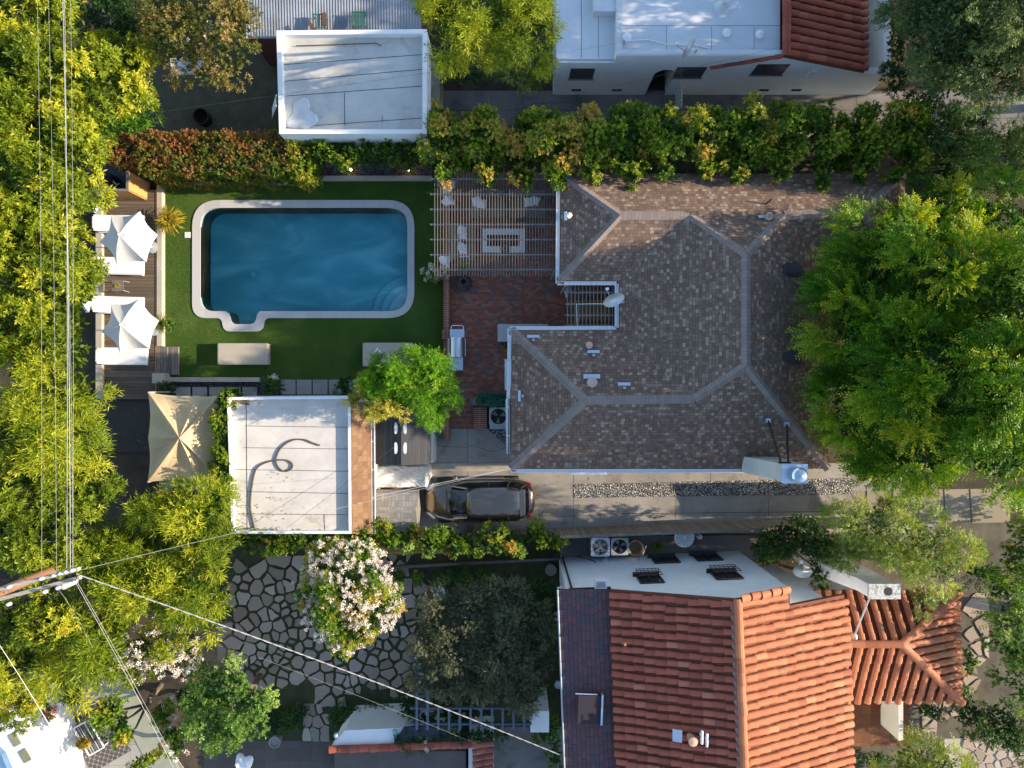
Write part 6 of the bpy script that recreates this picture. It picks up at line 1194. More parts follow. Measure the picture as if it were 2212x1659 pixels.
def crown(lobes, sp, seed, dens=1.0, tip=.0, size=1.0, tintb=0.0, flat=0.0, fill=True):
    """lobes: (x, y, z, rx, ry, rz) in metres. returns leaf quads and their tint"""
    r = np.random.default_rng(seed); LL, ww, nl, tl, de, cr, spread = SP[sp]; LL *= size; ww *= size; lob = np.array(lobes, float); lob[:, 3:] = np.maximum(lob[:, 3:] - (cr * .28 + tl * size * .15), lob[:, 3:] * .7); Vs = []; Ts = []
    cpos = []; cdir = []; crad = []; ctint = []
    for l in lob:
        area = 2 * PI * ((l[3] * l[4]) ** .8 + (l[3] * l[5]) ** .8 * .5 + (l[4] * l[5]) ** .8 * .5) / 2 * 1.0; m = max(4, int(area / (PI * cr * cr) * 1.5))
        d = r.normal(size=(m * 3, 3)); d = unit(d); d = d[d[:, 2] > -.25][:m]; rad = r.uniform(.72, 1.06, (len(d), 1)) ; p = l[:3] + d * l[3:] * rad
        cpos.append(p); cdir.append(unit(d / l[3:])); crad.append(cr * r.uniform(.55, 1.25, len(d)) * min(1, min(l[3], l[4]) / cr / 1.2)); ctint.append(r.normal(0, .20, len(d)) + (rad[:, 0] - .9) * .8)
    cpos = np.concatenate(cpos); cdir = np.concatenate(cdir); crad = np.concatenate(crad); ctint = np.concatenate(ctint)
    if len(lob) > 1:                 # drop clumps buried deep in a neighbouring lobe
        keep = np.ones(len(cpos), bool)
        for l in lob: q = (((cpos - l[:3]) / l[3:]) ** 2).sum(1); keep &= ~(q < .42)
        cpos, cdir, crad, ctint = cpos[keep], cdir[keep], crad[keep], ctint[keep]
    ntw = np.maximum(2, (de * dens * 2 * PI * crad ** 2 * .75 / nl / size ** 1.4).astype(int)); idx = np.repeat(np.arange(len(cpos)), ntw); n = len(idx)
    d = unit(r.normal(size=(n, 3)) + cdir[idx] * .9 + np.array([0, 0, .35])); tp = cpos[idx] + d * crad[idx][:, None] * r.uniform(.45, 1.0, (n, 1)) * np.array([1, 1, 1 - flat])
    td = unit(d + cdir[idx] * .5 + r.normal(size=(n, 3)) * .35); ttl = tl * size * r.uniform(.6, 1.3, n); tt = ctint[idx] + r.normal(0, .10, n)
    i2 = np.repeat(np.arange(n), nl); k = np.tile(np.arange(nl), n); f = (k + .5) / nl; N2 = len(i2)
    up = np.array([0, 0, 1.]); perp = unit(np.cross(td, r.normal(size=(n, 3))))
    if sp == 'feather' or sp == 'oliveg':       # two ranked leaflets along a drooping twig
        perp = unit(np.cross(td, up + r.normal(size=(n, 3)) * .25)); sg = np.where(k % 2 == 0, 1, -1)[:, None]
        base = tp[i2] + td[i2] * (ttl[i2] * f)[:, None] - up * (ttl[i2] * f ** 2 * .35)[:, None]; ld = unit(perp[i2] * sg * .8 + td[i2] * .75 - up * .1 + r.normal(size=(N2, 3)) * .12); nr = unit(np.cross(td, perp))[i2] + r.normal(size=(N2, 3)) * .25
    else:
        q = unit(np.cross(td, perp)); a = k * 2.4 + r.uniform(0, 6.28, n)[i2]; rd = perp[i2] * np.cos(a)[:, None] + q[i2] * np.sin(a)[:, None]
        base = tp[i2] + td[i2] * (ttl[i2] * f)[:, None]; ld = unit(rd * spread + td[i2] * (.35 + .5 * f)[:, None] + r.normal(size=(N2, 3)) * .15 + up * .12); nr = unit(td[i2] + up * .5 + r.normal(size=(N2, 3)) * .35)
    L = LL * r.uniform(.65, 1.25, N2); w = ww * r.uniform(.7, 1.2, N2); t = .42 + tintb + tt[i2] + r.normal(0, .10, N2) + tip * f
    Vs.append(quads(base, ld, nr, L, w, .15)); Ts.append(t)
    if fill:                          # sparse large leaves of the inner layer
        for l in lob:
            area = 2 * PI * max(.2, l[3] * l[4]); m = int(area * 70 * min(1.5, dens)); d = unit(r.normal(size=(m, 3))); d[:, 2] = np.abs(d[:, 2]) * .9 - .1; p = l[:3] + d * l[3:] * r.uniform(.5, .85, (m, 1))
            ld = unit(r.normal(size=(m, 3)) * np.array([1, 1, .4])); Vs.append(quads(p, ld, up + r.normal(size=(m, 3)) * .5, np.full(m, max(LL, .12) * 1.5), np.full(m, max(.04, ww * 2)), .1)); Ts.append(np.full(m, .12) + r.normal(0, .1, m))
    V = np.concatenate(Vs); T = np.clip(np.concatenate(Ts), 0, 1); LEAFCOUNT[0] += len(T); return V, T
def leafobj(name, V, T, m, parent):
    off = np.array(WL[parent]) if parent is not None else np.zeros(3); o = npmesh(name, V - off, 4, T, m)
    if parent is not None: o.parent = parent
    return o
def lobes_px(ls):
    out = []
    for l in ls: u, v, z, ru, rv, rz = l; p = P(u, v, z); out.append((p.x, p.y, z, M(ru, z), M(rv, z), rz))
    return out
SEED = [100]
def tree(name, label, ls, sp, cat='tree', group=None, dens=1.0, tip=0., size=1.0, tintb=0., bark=None, trunk=True, trunks=None, flat=0., flowers=0, fl_mat='flower', fsize=1.0, limbs=True, world=False, part='crown'):
    SEED[0] += 1; L = ls if world else lobes_px(ls); big = max(L, key=lambda l: l[3] * l[4]); cx = sum(l[0] for l in L) / len(L); cy = sum(l[1] for l in L) / len(L)
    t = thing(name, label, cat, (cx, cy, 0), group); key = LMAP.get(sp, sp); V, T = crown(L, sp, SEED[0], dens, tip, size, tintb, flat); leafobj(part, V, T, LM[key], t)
    if trunk:
        rg = random.Random(SEED[0]); zt = min(l[2] for l in L); rad = .05 + .035 * max(l[2] for l in L) * .6; b = MB(); h = max(.3, zt * .55); n = 5; ko = .24 if math.hypot(cx, cy) > 7 and zt > 3 else 0; path = [Vector((cx * (1 + ko * (1 - .55 * i / n)) + rg.uniform(-.06, .06) * i, cy * (1 + ko * (1 - .55 * i / n)) + rg.uniform(-.06, .06) * i, h * i / n)) for i in range(n + 1)]; b.tube(path, rad, 9, rad * .7); b.build('trunk', bark or M_bark, t)
        if limbs:
            for l in L[:7]:
                b = MB(); e = Vector((l[0], l[1], l[2] + l[5] * .35)); s = path[-1]; m = s.lerp(e, .5) + Vector((rg.uniform(-.2, .2), rg.uniform(-.2, .2), .2)); b.tube([s - Vector((0, 0, .1)), m, e], rad * .55, 6, rad * .15); b.build('limb', bark or M_bark, t)
    if flowers:
        r = np.random.default_rng(SEED[0] + 5000); LA = np.array(L); wts = LA[:, 3] * LA[:, 4]; li = r.choice(len(LA), flowers, p=wts / wts.sum()); d = unit(r.normal(size=(flowers, 3)) + np.array([.25, 0, .7])); c = LA[li, :3] + d * LA[li, 3:] * r.uniform(.98, 1.12, (flowers, 1)); nf = 34; i2 = np.repeat(np.arange(flowers), nf)
        dd = unit(r.normal(size=(len(i2), 3)) + d[i2] * .6); base = c[i2] + dd * r.uniform(.0, .085, (len(i2), 1)) * fsize; V = quads(base, dd, r.normal(size=(len(i2), 3)), r.uniform(.03, .06, len(i2)) * fsize, r.uniform(.014, .026, len(i2)) * fsize); T = np.clip(.5 + r.normal(0, .22, flowers)[i2] + r.normal(0, .12, len(i2)), 0, 1); leafobj('blossoms', V, T, LM[fl_mat], t)
    return t
def box_hedge(name, label, u0, u1, v0, v1, zt, sp, seed, dens=700, group=None, tint=lambda x, y: 0, skew=0):
    r = np.random.default_rng(seed); LL, ww, nl, tl, _, _, spread = SP[sp]; a, c = P(u0, v1, zt), P(u1, v0, zt); lx, ly = c.x - a.x, c.y - a.y; t = thing(name, label, 'hedge', ((a.x + c.x) / 2, (a.y + c.y) / 2, 0), group)
    def noise(x, y): return .10 * np.sin(x * 2.1 + seed) * np.cos(y * 2.7) + .07 * np.sin(x * 5.3 + y * 3.1) + .05 * np.sin(x * 9.7 - y * 8.3)
    parts = []
    nt = int(lx * ly * dens / nl); x = r.uniform(a.x, c.x, nt); y = r.uniform(a.y, c.y, nt); parts.append((np.c_[x, y, zt + noise(x, y) - r.uniform(0, .16, nt)], np.tile([0, 0, 1.], (nt, 1))))
    for ax, L, nr in ((0, lx, (0, -1, 0)), (0, lx, (0, 1, 0)), (1, ly, (1, 0, 0)), (1, ly, (-1, 0, 0))):
        n = int(L * zt * dens * .7 / nl); s_ = r.uniform(0, 1, n); z = r.uniform(.1, 1, n) * zt; w = .06 * np.sin(s_ * L * 4 + z * 3) - r.uniform(0, .12, n)
        if ax == 0: x = a.x + s_ * lx; y = np.full(n, a.y if nr[1] < 0 else c.y) + nr[1] * w
        else: y = a.y + s_ * ly; x = np.full(n, a.x if nr[0] < 0 else c.x) + nr[0] * w
        parts.append((np.c_[x, y, z], np.tile(np.array(nr, float), (n, 1))))
    tp = np.concatenate([p for p, _ in parts]); nn = np.concatenate([q for _, q in parts]); n = len(tp); td = unit(nn + r.normal(size=(n, 3)) * .45); i2 = np.repeat(np.arange(n), nl); k = np.tile(np.arange(nl), n); f = (k + .5) / nl; up = np.array([0, 0, 1.])
    perp = unit(np.cross(td, r.normal(size=(n, 3)))); q = unit(np.cross(td, perp)); an_ = k * 2.4 + r.uniform(0, 6.28, n)[i2]; rd = perp[i2] * np.cos(an_)[:, None] + q[i2] * np.sin(an_)[:, None]; N2 = len(i2)
    base = tp[i2] + td[i2] * (tl * f)[:, None]; ld = unit(rd * spread + td[i2] * (.35 + .5 * f)[:, None] + r.normal(size=(N2, 3)) * .15); V = quads(base, ld, unit(td[i2] + r.normal(size=(N2, 3)) * .4), LL * r.uniform(.65, 1.25, N2), ww * r.uniform(.7, 1.2, N2), .15)
    cl = np.sin(tp[:, 0] * 3.7 + 1.3 * np.sin(tp[:, 1] * 4)) * np.cos(tp[:, 1] * 4.1 + tp[:, 0]) * .18; T = np.clip(.45 + tint((tp[:, 0] - a.x) / lx, (tp[:, 1] - a.y) / ly)[i2] + cl[i2] + r.normal(0, .13, n)[i2] + r.normal(0, .10, N2), 0, 1)
    leafobj('foliage', V, T, LM[sp], t); LEAFCOUNT[0] += N2; b = MB(); b.bb(a.x + .2, c.x - .2, a.y + .2, c.y - .2, .05, zt - .28); b.build('inner_branches', mat('hedge_interior', (.035, .04, .02), .95, .4, 6, .8, 20), t); return t
# tall laurels along the left edge
g = 'tall trees along the left edge'
for lb, ls, sp, kw in (
 ('tall laurel tree filling the top left corner of the picture', [(40, 60, 7, 95, 90, 1.6), (150, 150, 6.8, 85, 75, 1.5), (70, 160, 7.2, 90, 80, 1.6), (130, 40, 6.5, 70, 60, 1.4)], 'laurel', dict(tintb=.10)),
 ('tall laurel tree whose tip reaches the red pole at the shaded yard', [(215, 205, 6.3, 80, 75, 1.4), (270, 185, 5.8, 45, 60, 1.2), (190, 290, 6, 75, 55, 1.3), (262, 120, 5.5, 55, 50, 1.2)], 'laurel', dict(tintb=.06)),
 ('tall laurel tree at the left edge level with the reddish hedge', [(45, 270, 7, 95, 90, 1.6), (130, 320, 7, 85, 80, 1.6), (60, 380, 7, 90, 80, 1.5)], 'laurel', dict(tintb=.04)),
 ('tall laurel tree at the left edge level with the cedar enclosure', [(140, 410, 6.6, 70, 70, 1.5), (50, 460, 7, 85, 80, 1.5), (140, 490, 6.4, 62, 65, 1.4)], 'laurel', {}),
 ('tall laurel tree at the left edge level with the upper umbrella', [(40, 560, 7, 90, 85, 1.5), (135, 560, 6.2, 70, 70, 1.4), (100, 620, 6.5, 85, 65, 1.5)], 'laurel', {}),
 ('tall laurel tree at the left edge level with the lower umbrella', [(40, 690, 6.8, 80, 75, 1.5), (135, 690, 6.1, 72, 75, 1.4), (150, 760, 6, 62, 60, 1.4), (160, 640, 5.8, 55, 50, 1.3)], 'laurel', dict(tintb=.05)),
 ('yellowish narrow leaved tree at the left edge below the lower umbrella', [(150, 840, 6, 70, 65, 1.4), (80, 800, 6.3, 60, 60, 1.3), (110, 905, 6, 85, 60, 1.4)], 'willow', dict(tintb=.14)),
 ('narrow leaved tree at the left edge level with the tan canopy', [(60, 940, 6.4, 85, 75, 1.4), (150, 960, 6, 70, 65, 1.4), (180, 1010, 5.6, 58, 60, 1.3)], 'willow', dict(tintb=.12)),
 ('dense laurel tree just above the utility pole crossarms', [(50, 1060, 6.5, 95, 85, 1.5), (130, 1110, 6.2, 75, 70, 1.4), (60, 1170, 6.3, 90, 70, 1.4), (190, 1070, 5.4, 50, 60, 1.2), (175, 1205, 6.0, 60, 40, 1.0), (240, 1200, 5.2, 50, 40, .9)], 'laurel', {}),
 ('narrow leaved tree in the gap right of the utility pole crossarms', [(330, 1105, 4.6, 45, 50, 1.0), (275, 1180, 4.8, 70, 60, 1.1), (320, 1200, 5, 60, 55, 1.1)], 'willow', dict(tintb=-.1)),
 ('yellow green narrow leaved tree beside the wall of the garage with the hose', [(430, 1120, 5, 65, 70, 1.2), (390, 1080, 4.8, 45, 45, 1.0), (455, 1190, 5, 60, 60, 1.2), (370, 1160, 4.8, 55, 60, 1.1)], 'willow', dict(tintb=.12)),
 ('narrow leaved tree under the white service cable left of the flagstones', [(410, 1260, 5.2, 80, 60, 1.3), (330, 1270, 5.2, 75, 60, 1.3), (450, 1320, 4.8, 55, 55, 1.1), (250, 1280, 5.4, 65, 55, 1.2)], 'willow', dict(tintb=.05)),
 ('laurel tree at the left edge below the utility pole crossarms', [(60, 1350, 6, 85, 75, 1.4), (40, 1420, 5.5, 70, 60, 1.3), (130, 1330, 5.8, 60, 55, 1.2)], 'laurel', dict(tintb=.04)),
 ('long bladed bamboo like tree in the bottom left', [(210, 1390, 5.5, 75, 70, 1.3), (160, 1450, 5.2, 60, 48, 1.2), (250, 1340, 5.5, 55, 50, 1.2), (160, 1500, 4.4, 28, 28, .7)], 'willow', dict(tintb=.15, size=1.2)),
 ('leafy tree overhanging the white corner house at bottom left', [(35, 1480, 5, 60, 50, 1.1), (70, 1510, 4.6, 45, 40, 1.0), (10, 1540, 4.4, 40, 35, .8)], 'laurel', dict(tintb=.12, size=.8))):
    kw['tintb'] = kw.get('tintb', 0) + .10; tree('laurel_tree' if sp == 'laurel' else 'narrow_leaved_tree', lb, ls, sp, group=g, **kw)
tree('dark_tree', 'shaded dark tree between the top left laurels and the brown leaved tree', [(235, 40, 4.5, 60, 70, 1.2), (300, 60, 4.2, 60, 60, 1.1), (300, 130, 3.6, 55, 50, 1.0)], 'dark', tintb=.1)
tree('brown_leaved_tree', 'airy tree with brown tipped leaves and pale branches above the shaded yard', [(380, 50, 6, 70, 60, 1.2), (460, 60, 6.2, 75, 70, 1.2), (500, 130, 5.6, 48, 50, 1.0), (400, 120, 5.4, 50, 45, 1.0), (450, 165, 5, 40, 35, .8), (350, 15, 6, 60, 45, 1.1), (520, 60, 5.8, 40, 45, .9), (410, 10, 6.4, 60, 50, 1.1)], 'brown', dens=.62, bark=M_bark_pale)
tree('broad_leaved_shrub', 'bright green broad leaved shrub at the left end of the reddish hedge', [(300, 262, 2.4, 50, 28, .8), (260, 270, 2.2, 40, 28, .8)], 'bright', 'shrub', size=1.1, tintb=-.2)
# reddish clipped hedge and shaded shrubs behind the planter
box_hedge('reddish_hedge', 'thick flat clipped hedge with reddish tips above the left half of the lawn', 302, 628, 285, 373, 2.3, 'red', 31, 900, tint=lambda x, y: .13 * (y - .35) * 2 - .02 + .10 * (x < .35))
box_hedge('reddish_hedge', 'narrower left end of the reddish hedge above the cedar enclosure', 222, 306, 288, 346, 2.2, 'red', 32, 900, tint=lambda x, y: .16 + 0 * x)
box_hedge('green_hedge_end', 'bright yellow green clipped end of the reddish hedge beside the planter', 624, 662, 290, 375, 2.2, 'hedge', 33, 900, tint=lambda x, y: .30 + 0 * x)
for i, u in enumerate((688, 722, 757, 792, 828, 863, 898)):
    tree('shaded_shrub', ('first', 'second', 'third', 'fourth', 'fifth', 'sixth', 'seventh')[i] + ' shaded green shrub from the left between the white garage and the planter', [(u, 338 - 4 * (i % 2), 1.7, 24, 32, .7), (u + 4, 322, 1.9, 20, 22, .6)], 'hedge', 'shrub', 'shaded shrubs below the white garage', tintb=-.12, limbs=False)
# row of tall hedge trees above the house
rowl = ['leftmost', 'second', 'third', 'fourth', 'fifth', 'sixth', 'seventh', 'eighth', 'ninth', 'tenth', 'eleventh', 'twelfth', 'thirteenth']
rg = random.Random(6)
us = [955, 1045, 1130, 1200, 1275, 1355, 1440, 1525, 1605, 1690, 1775, 1860, 1950]
for i, u in enumerate(us):
    top = (2.45 if i < 3 else 3.5) + rg.uniform(-.15, .25); ls = [(u, 300 - (i > 4) * 8, top, 50, 46, 1.1), (u + rg.uniform(-14, 14), 342 + rg.uniform(-8, 12), top - .5, 36, 34, .9), (u + rg.uniform(-20, 20), 262 - (i > 5) * 14 + rg.uniform(-10, 8), top - .5, 32, 26, .9), (u + rg.uniform(-18, 18), 370 + rg.uniform(-6, 18), 2.9 if i < 3 else 3.5, 17, 22, .4)]
    if i in (1, 2, 3): ls.append((u + 12, 390, 2.95, 13, 20, .35))
    tree('hedge_tree', f'{rowl[i]} tree' + (' from the left' if i else '') + ' in the tall clumpy hedge row above the brown roof', ls, 'hedge', 'tree', 'hedge trees above the brown roofed house', tip=.30, tintb=.22 if i < 5 else -.02, size=1.15, dens=1.15)  # sunlight on the left end of the row put into a brighter leaf tint
for i, (lb, ls) in enumerate((('bright leafy tree at the top between the two white buildings', [(1000, 60, 6.6, 75, 75, 1.4), (1090, 50, 6.8, 75, 70, 1.4), (1155, 40, 6.4, 55, 55, 1.2), (960, 20, 6.4, 45, 50, 1.1), (1120, 110, 5.8, 60, 45, 1.2), (1010, 105, 5.6, 40, 40, 1.0)]),)):
    tree('leafy_tree', lb, ls, 'willow', size=.85, dens=1.1, tintb=.12)
tree('feathery_shrub', 'feathery dark green shrub below the bright tree beside the white house wall', [(1110, 165, 1.8, 35, 32, .7), (1150, 165, 1.6, 35, 30, .7), (1080, 140, 1.8, 40, 35, .7), (1165, 120, 2.0, 25, 30, .7)], 'oliveg', 'shrub', tintb=-.15)
tree('dark_shrub', 'dark shrub in the shade between the top tree and the alley', [(1010, 165, 1.4, 50, 25, .6), (965, 130, 1.6, 35, 35, .6)], 'dark', 'shrub')
# big trees on the right
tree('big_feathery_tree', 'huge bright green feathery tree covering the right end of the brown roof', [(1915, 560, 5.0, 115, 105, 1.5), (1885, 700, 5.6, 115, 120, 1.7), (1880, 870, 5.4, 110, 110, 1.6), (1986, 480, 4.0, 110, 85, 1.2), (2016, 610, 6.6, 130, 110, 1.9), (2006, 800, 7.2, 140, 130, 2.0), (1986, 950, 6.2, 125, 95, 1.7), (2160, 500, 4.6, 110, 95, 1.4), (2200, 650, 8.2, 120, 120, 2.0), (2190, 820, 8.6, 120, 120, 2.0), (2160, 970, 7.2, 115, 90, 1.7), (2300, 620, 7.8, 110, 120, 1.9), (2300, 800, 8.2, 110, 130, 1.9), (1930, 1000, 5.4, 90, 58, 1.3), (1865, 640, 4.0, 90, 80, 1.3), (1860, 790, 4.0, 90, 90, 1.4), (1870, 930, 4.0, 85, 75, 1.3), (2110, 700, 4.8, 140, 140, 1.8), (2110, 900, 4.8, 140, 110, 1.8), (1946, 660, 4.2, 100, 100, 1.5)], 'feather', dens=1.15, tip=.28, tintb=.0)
tree('dark_canopy_tree', 'large dull dark green tree filling the top right corner', [(2030, 60, 8.8, 110, 100, 1.9), (2120, 40, 9, 110, 100, 1.9), (2060, 160, 8, 95, 70, 1.6), (2150, 150, 8, 95, 75, 1.6), (2200, 90, 8.6, 90, 90, 1.8), (2050, -60, 8.4, 130, 90, 1.8), (2100, -180, 5.4, 140, 130, 1.8), (2090, -20, 5.4, 120, 120, 1.8), (2100, 90, 5.2, 110, 90, 1.6), (2110, -330, 5.6, 140, 130, 1.8), (2060, -100, 7.2, 110, 120, 2.2), (2090, -230, 7.0, 120, 130, 2.2), (2040, 40, 6.6, 90, 90, 1.9), (2180, -60, 8.4, 110, 90, 1.8), (2080, -170, 8.4, 130, 90, 1.8), (2100, -290, 8.4, 130, 100, 1.8)], 'olive', dens=1.35, tintb=.0, size=1.0)
LM['duller'] = leafmat('dull_green_leaf', [(0, (.03, .06, .018)), (.5, (.075, .125, .035)), (1, (.16, .22, .06))], .25); SP['duller'] = SP['olive']
bpy.data.objects['dark_canopy_tree'].children[0].data.materials[0] = LM['duller']
tree('dark_shrub', 'shaded shrub strip along the right wall of the white house at the top', [(1935, 90, 2.5, 30, 70, .9), (1940, 170, 2.3, 35, 40, .8)], 'dark', 'shrub')
tree('shaded_hedge', 'dark shaded shrubs between the hedge row end and the palm', [(2010, 300, 3, 60, 50, 1.0), (2080, 320, 2.4, 70, 50, .9), (2010, 370, 2.2, 60, 50, .8), (2070, 260, 2.2, 55, 35, .7), (1985, 240, 2.4, 45, 40, .8), (2090, 385, 1.8, 60, 40, .6)], 'dark', 'shrub', tintb=.05)
tree('dark_shrub', 'dark shrubs under the palm at the right edge', [(2150, 350, 1.3, 80, 40, .6), (2200, 310, 1.6, 50, 50, .7), (2190, 400, 1.3, 60, 40, .5), (2130, 300, 1.2, 50, 35, .5)], 'dark', 'shrub')
tree('olive_green_tree', 'airy olive green tree around the tiled house chimney', [(1870, 1130, 5.4, 75, 55, 1.2), (1960, 1160, 5.6, 80, 65, 1.3), (2030, 1210, 5.2, 62, 60, 1.2), (1960, 1212, 4.9, 60, 28, .8), (1830, 1180, 4.8, 50, 42, .9), (1990, 1290, 4.4, 40, 30, .8)], 'oliveg', dens=1.1, tintb=.1)
tree('dark_shrub', 'dark leafy shrub between the tan fence and the white wing wall', [(1690, 1160, 2.2, 60, 42, .9), (1760, 1170, 2.6, 60, 50, 1.0), (1650, 1180, 1.6, 35, 30, .7), (1770, 1230, 2.2, 40, 35, .8)], 'dark', 'shrub', tintb=.1)
tree('conifer_shrub', 'bright green conifer branch reaching in from the right edge', [(2160, 1270, 3.6, 50, 35, .7), (2190, 1320, 3.4, 45, 40, .7), (2110, 1230, 3.6, 35, 22, .5)], 'feather', 'shrub', tintb=-.02)
tree('grey_green_tree', 'grey green tree at the right edge below the conifer branch', [(2180, 1370, 4.4, 60, 60, 1.1), (2210, 1460, 4.2, 55, 70, 1.1), (2200, 1210, 3.6, 50, 50, 1.0), (2230, 1150, 3.4, 50, 50, 1.0)], 'citrus', tintb=.0)
tree('garden_shrub', 'dark blue green shrub near the bottom right corner', [(2150, 1560, 1.6, 60, 55, .8), (2090, 1540, 1.3, 40, 40, .6), (2195, 1600, 1.5, 45, 40, .7)], 'dark', 'shrub', tintb=.15)
tree('olive_green_tree', 'sunlit green tree at the bottom right beside the orange roof', [(1960, 1640, 3.6, 55, 45, 1.0), (2020, 1650, 3.6, 60, 50, 1.0), (1920, 1670, 3.2, 40, 35, .8)], 'oliveg', tintb=.15, size=1.15)
tree('low_shrub', 'low dark shrub beneath the eave of the hipped tile roof', [(2010, 1535, .5, 38, 20, .35)], 'dark', 'shrub', tintb=.15); tree('vine', 'small yellow green vine at the right eave of the hipped tile roof', [(2092, 1430, .8, 12, 40, .3)], 'hedge', 'vine', tintb=.3, trunk=False)
tree('low_shrub', 'small dark plants in the bed below the brown porch', [(1880, 1640, .4, 60, 22, .3)], 'dark', 'shrub', trunk=False)
# unseen trees added beyond the right edge to shade the white house and yard
for i, (x, y, z, lb) in enumerate(((26.5, 12.5, 9.0, 'tall unseen tree added for shade beyond the top right corner'), (27.5, 17.5, 9.5, 'unseen tree added for shade past the top right corner, farthest from the hedge row'), (24.5, 15.0, 7.5, 'unseen tree added for shade past the top right corner, nearest to the white house'), (22.5, 10.2, 8.6, 'unseen tree added for shade beyond the right edge level with the palm'))):
    tree('unseen_shade_tree', lb, [(x, y, z - 1.5, 2.6, 2.6, 2.2), (x + 1, y + 1, z - .8, 2.2, 2.2, 1.8), (x, y - 1.2, z - 2.5, 2.2, 2.0, 1.8)], 'dark', group='unseen shade trees added beyond the right edge', world=True, dens=.9, size=2.0)
# centre and garden
tree('bright_tree', 'vivid bright green tree over the right daybed and the black shed', [(850, 810, 4.2, 62, 42, .9), (915, 800, 4.4, 55, 42, .9), (960, 830, 4.0, 35, 42, .8), (880, 850, 4.2, 62, 40, .9), (940, 880, 3.6, 42, 32, .7), (945, 905, 3.2, 25, 22, .5), (820, 840, 3.9, 42, 40, .8)], 'bright', dens=1.2)
tree('yellow_tipped_shrub', 'golden yellow leaved branch at the lower left side of the vivid green tree', [(785, 845, 4.0, 24, 16, .4), (800, 893, 4.0, 24, 20, .4), (850, 893, 3.9, 22, 16, .4), (765, 862, 3.8, 14, 12, .3)], 'yellow', 'shrub', size=.9, fill=True) if False else tree('golden_tree', 'golden yellow leaved branches at the lower left of the vivid green tree', [(785, 845, 4.2, 30, 20, .4), (802, 888, 4.4, 28, 24, .4), (850, 886, 4.6, 28, 22, .4), (765, 862, 3.9, 15, 12, .3)], 'bright', size=.9, tintb=.45)
LM['gold'] = leafmat('golden_leaf', [(0, (.22, .26, .03)), (.6, (.42, .42, .05)), (1, (.60, .50, .10))], .4); bpy.data.objects['golden_tree'].children[0].data.materials[0] = LM['gold']
tree('white_flowering_tree', 'tree covered in white and pink blossoms over the flagstone garden', [(760, 1250, 5.0, 80, 75, 1.2), (710, 1215, 4.8, 40, 50, .9), (710, 1320, 4.9, 58, 55, .9), (800, 1310, 5.0, 60, 55, 1.0), (750, 1370, 4.7, 42, 34, .8), (845, 1290, 4.6, 26, 32, .6), (680, 1265, 4.7, 40, 40, .8), (760, 1190, 4.7, 45, 30, .8), (740, 1398, 4.5, 20, 16, .4)], 'hedge', flowers=620, fsize=1.05, tintb=.30)
tree('white_flowering_bush', 'sprawling bush with white blossoms among the bottom left trees', [(330, 1390, 4.2, 60, 45, .9), (290, 1430, 4.0, 45, 40, .8), (370, 1425, 4.0, 55, 30, .7), (400, 1400, 3.9, 30, 25, .6), (235, 1440, 3.8, 30, 30, .7)], 'laurel', size=.7, flowers=170, fsize=1.3, tintb=.12)
tree('orange_tree', 'glossy leaved tree above the patterned rug', [(235, 1528, 3.4, 30, 24, .6), (258, 1560, 3.4, 30, 36, .6), (272, 1590, 3.0, 20, 22, .4)], 'hedge', size=1.4, tintb=.32)
tree('leafy_bush', 'yellow green bush at the bottom edge below the patterned rug', [(300, 1650, 2.4, 26, 18, .5), (325, 1640, 2.2, 20, 20, .4)], 'laurel', 'shrub', size=.7, tintb=.15)
tree('blossom_bush', 'thin bush with a few white flowers beside the grey green alley', [(360, 1545, 2.2, 25, 30, .5), (385, 1600, 2.2, 25, 40, .5), (400, 1500, 2.4, 25, 30, .6)], 'hedge', 'shrub', flowers=35, tintb=.1)
tree('pale_green_tree', 'rounded pale green tree above the dark terrace', [(480, 1470, 4.2, 58, 44, .9), (535, 1520, 4.0, 48, 45, .8), (455, 1560, 3.6, 46, 42, .9), (515, 1580, 3.4, 48, 36, .7), (430, 1500, 3.4, 34, 45, .7), (470, 1615, 2.8, 28, 18, .5), (548, 1560, 3.4, 28, 26, .6)], 'citrus', dens=.9, tintb=.0, size=1.2)
tree('dull_olive_tree', 'wide dull olive green tree in the shade above the blue grey pergola', [(990, 1330, 3.6, 85, 65, .9), (1080, 1320, 3.6, 85, 65, .9), (940, 1380, 3.4, 55, 55, .9), (1040, 1400, 3.8, 95, 65, .9), (1130, 1400, 3.4, 62, 65, .9), (1000, 1460, 3.2, 70, 55, .9), (1090, 1465, 3.2, 65, 50, .9), (1150, 1340, 3.4, 45, 50, .9), (1165, 1430, 3.2, 42, 60, .9), (1140, 1500, 3.0, 40, 40, .8), (940, 1440, 3.4, 50, 45, .8)], 'olive', dens=1.0)
tree('dark_shrub', 'dark leafy shrub right of the dull olive tree by the purple roof', [(1165, 1270, 1.6, 35, 40, .7), (1185, 1330, 1.5, 22, 45, .6)], 'dark', 'shrub', tintb=.05)
tree('ground_cover', 'low dark green ground cover left of the flagstone steps', [(600, 1560, .25, 45, 35, .25), (640, 1545, .2, 30, 30, .2)], 'groundc', 'ground cover', tintb=.15, trunk=False); tree('ground_cover', 'low dark green ground cover right of the flagstone steps', [(760, 1550, .3, 60, 28, .3), (830, 1540, .25, 40, 25, .25)], 'groundc', 'ground cover', tintb=.15, trunk=False)
tree('climbing_jasmine', 'dark climber with a few white flowers covering the lower edge of the blue grey pergola', [(920, 1560, 1.7, 45, 30, .4), (900, 1600, 2.2, 40, 25, .4), (960, 1590, 2.2, 50, 25, .4), (1040, 1590, 2.0, 55, 25, .4), (885, 1520, 1.4, 25, 30, .4), (990, 1540, 1.4, 60, 25, .4)], 'dark', 'vine', flowers=14, fsize=.8, tintb=.12, trunk=False)
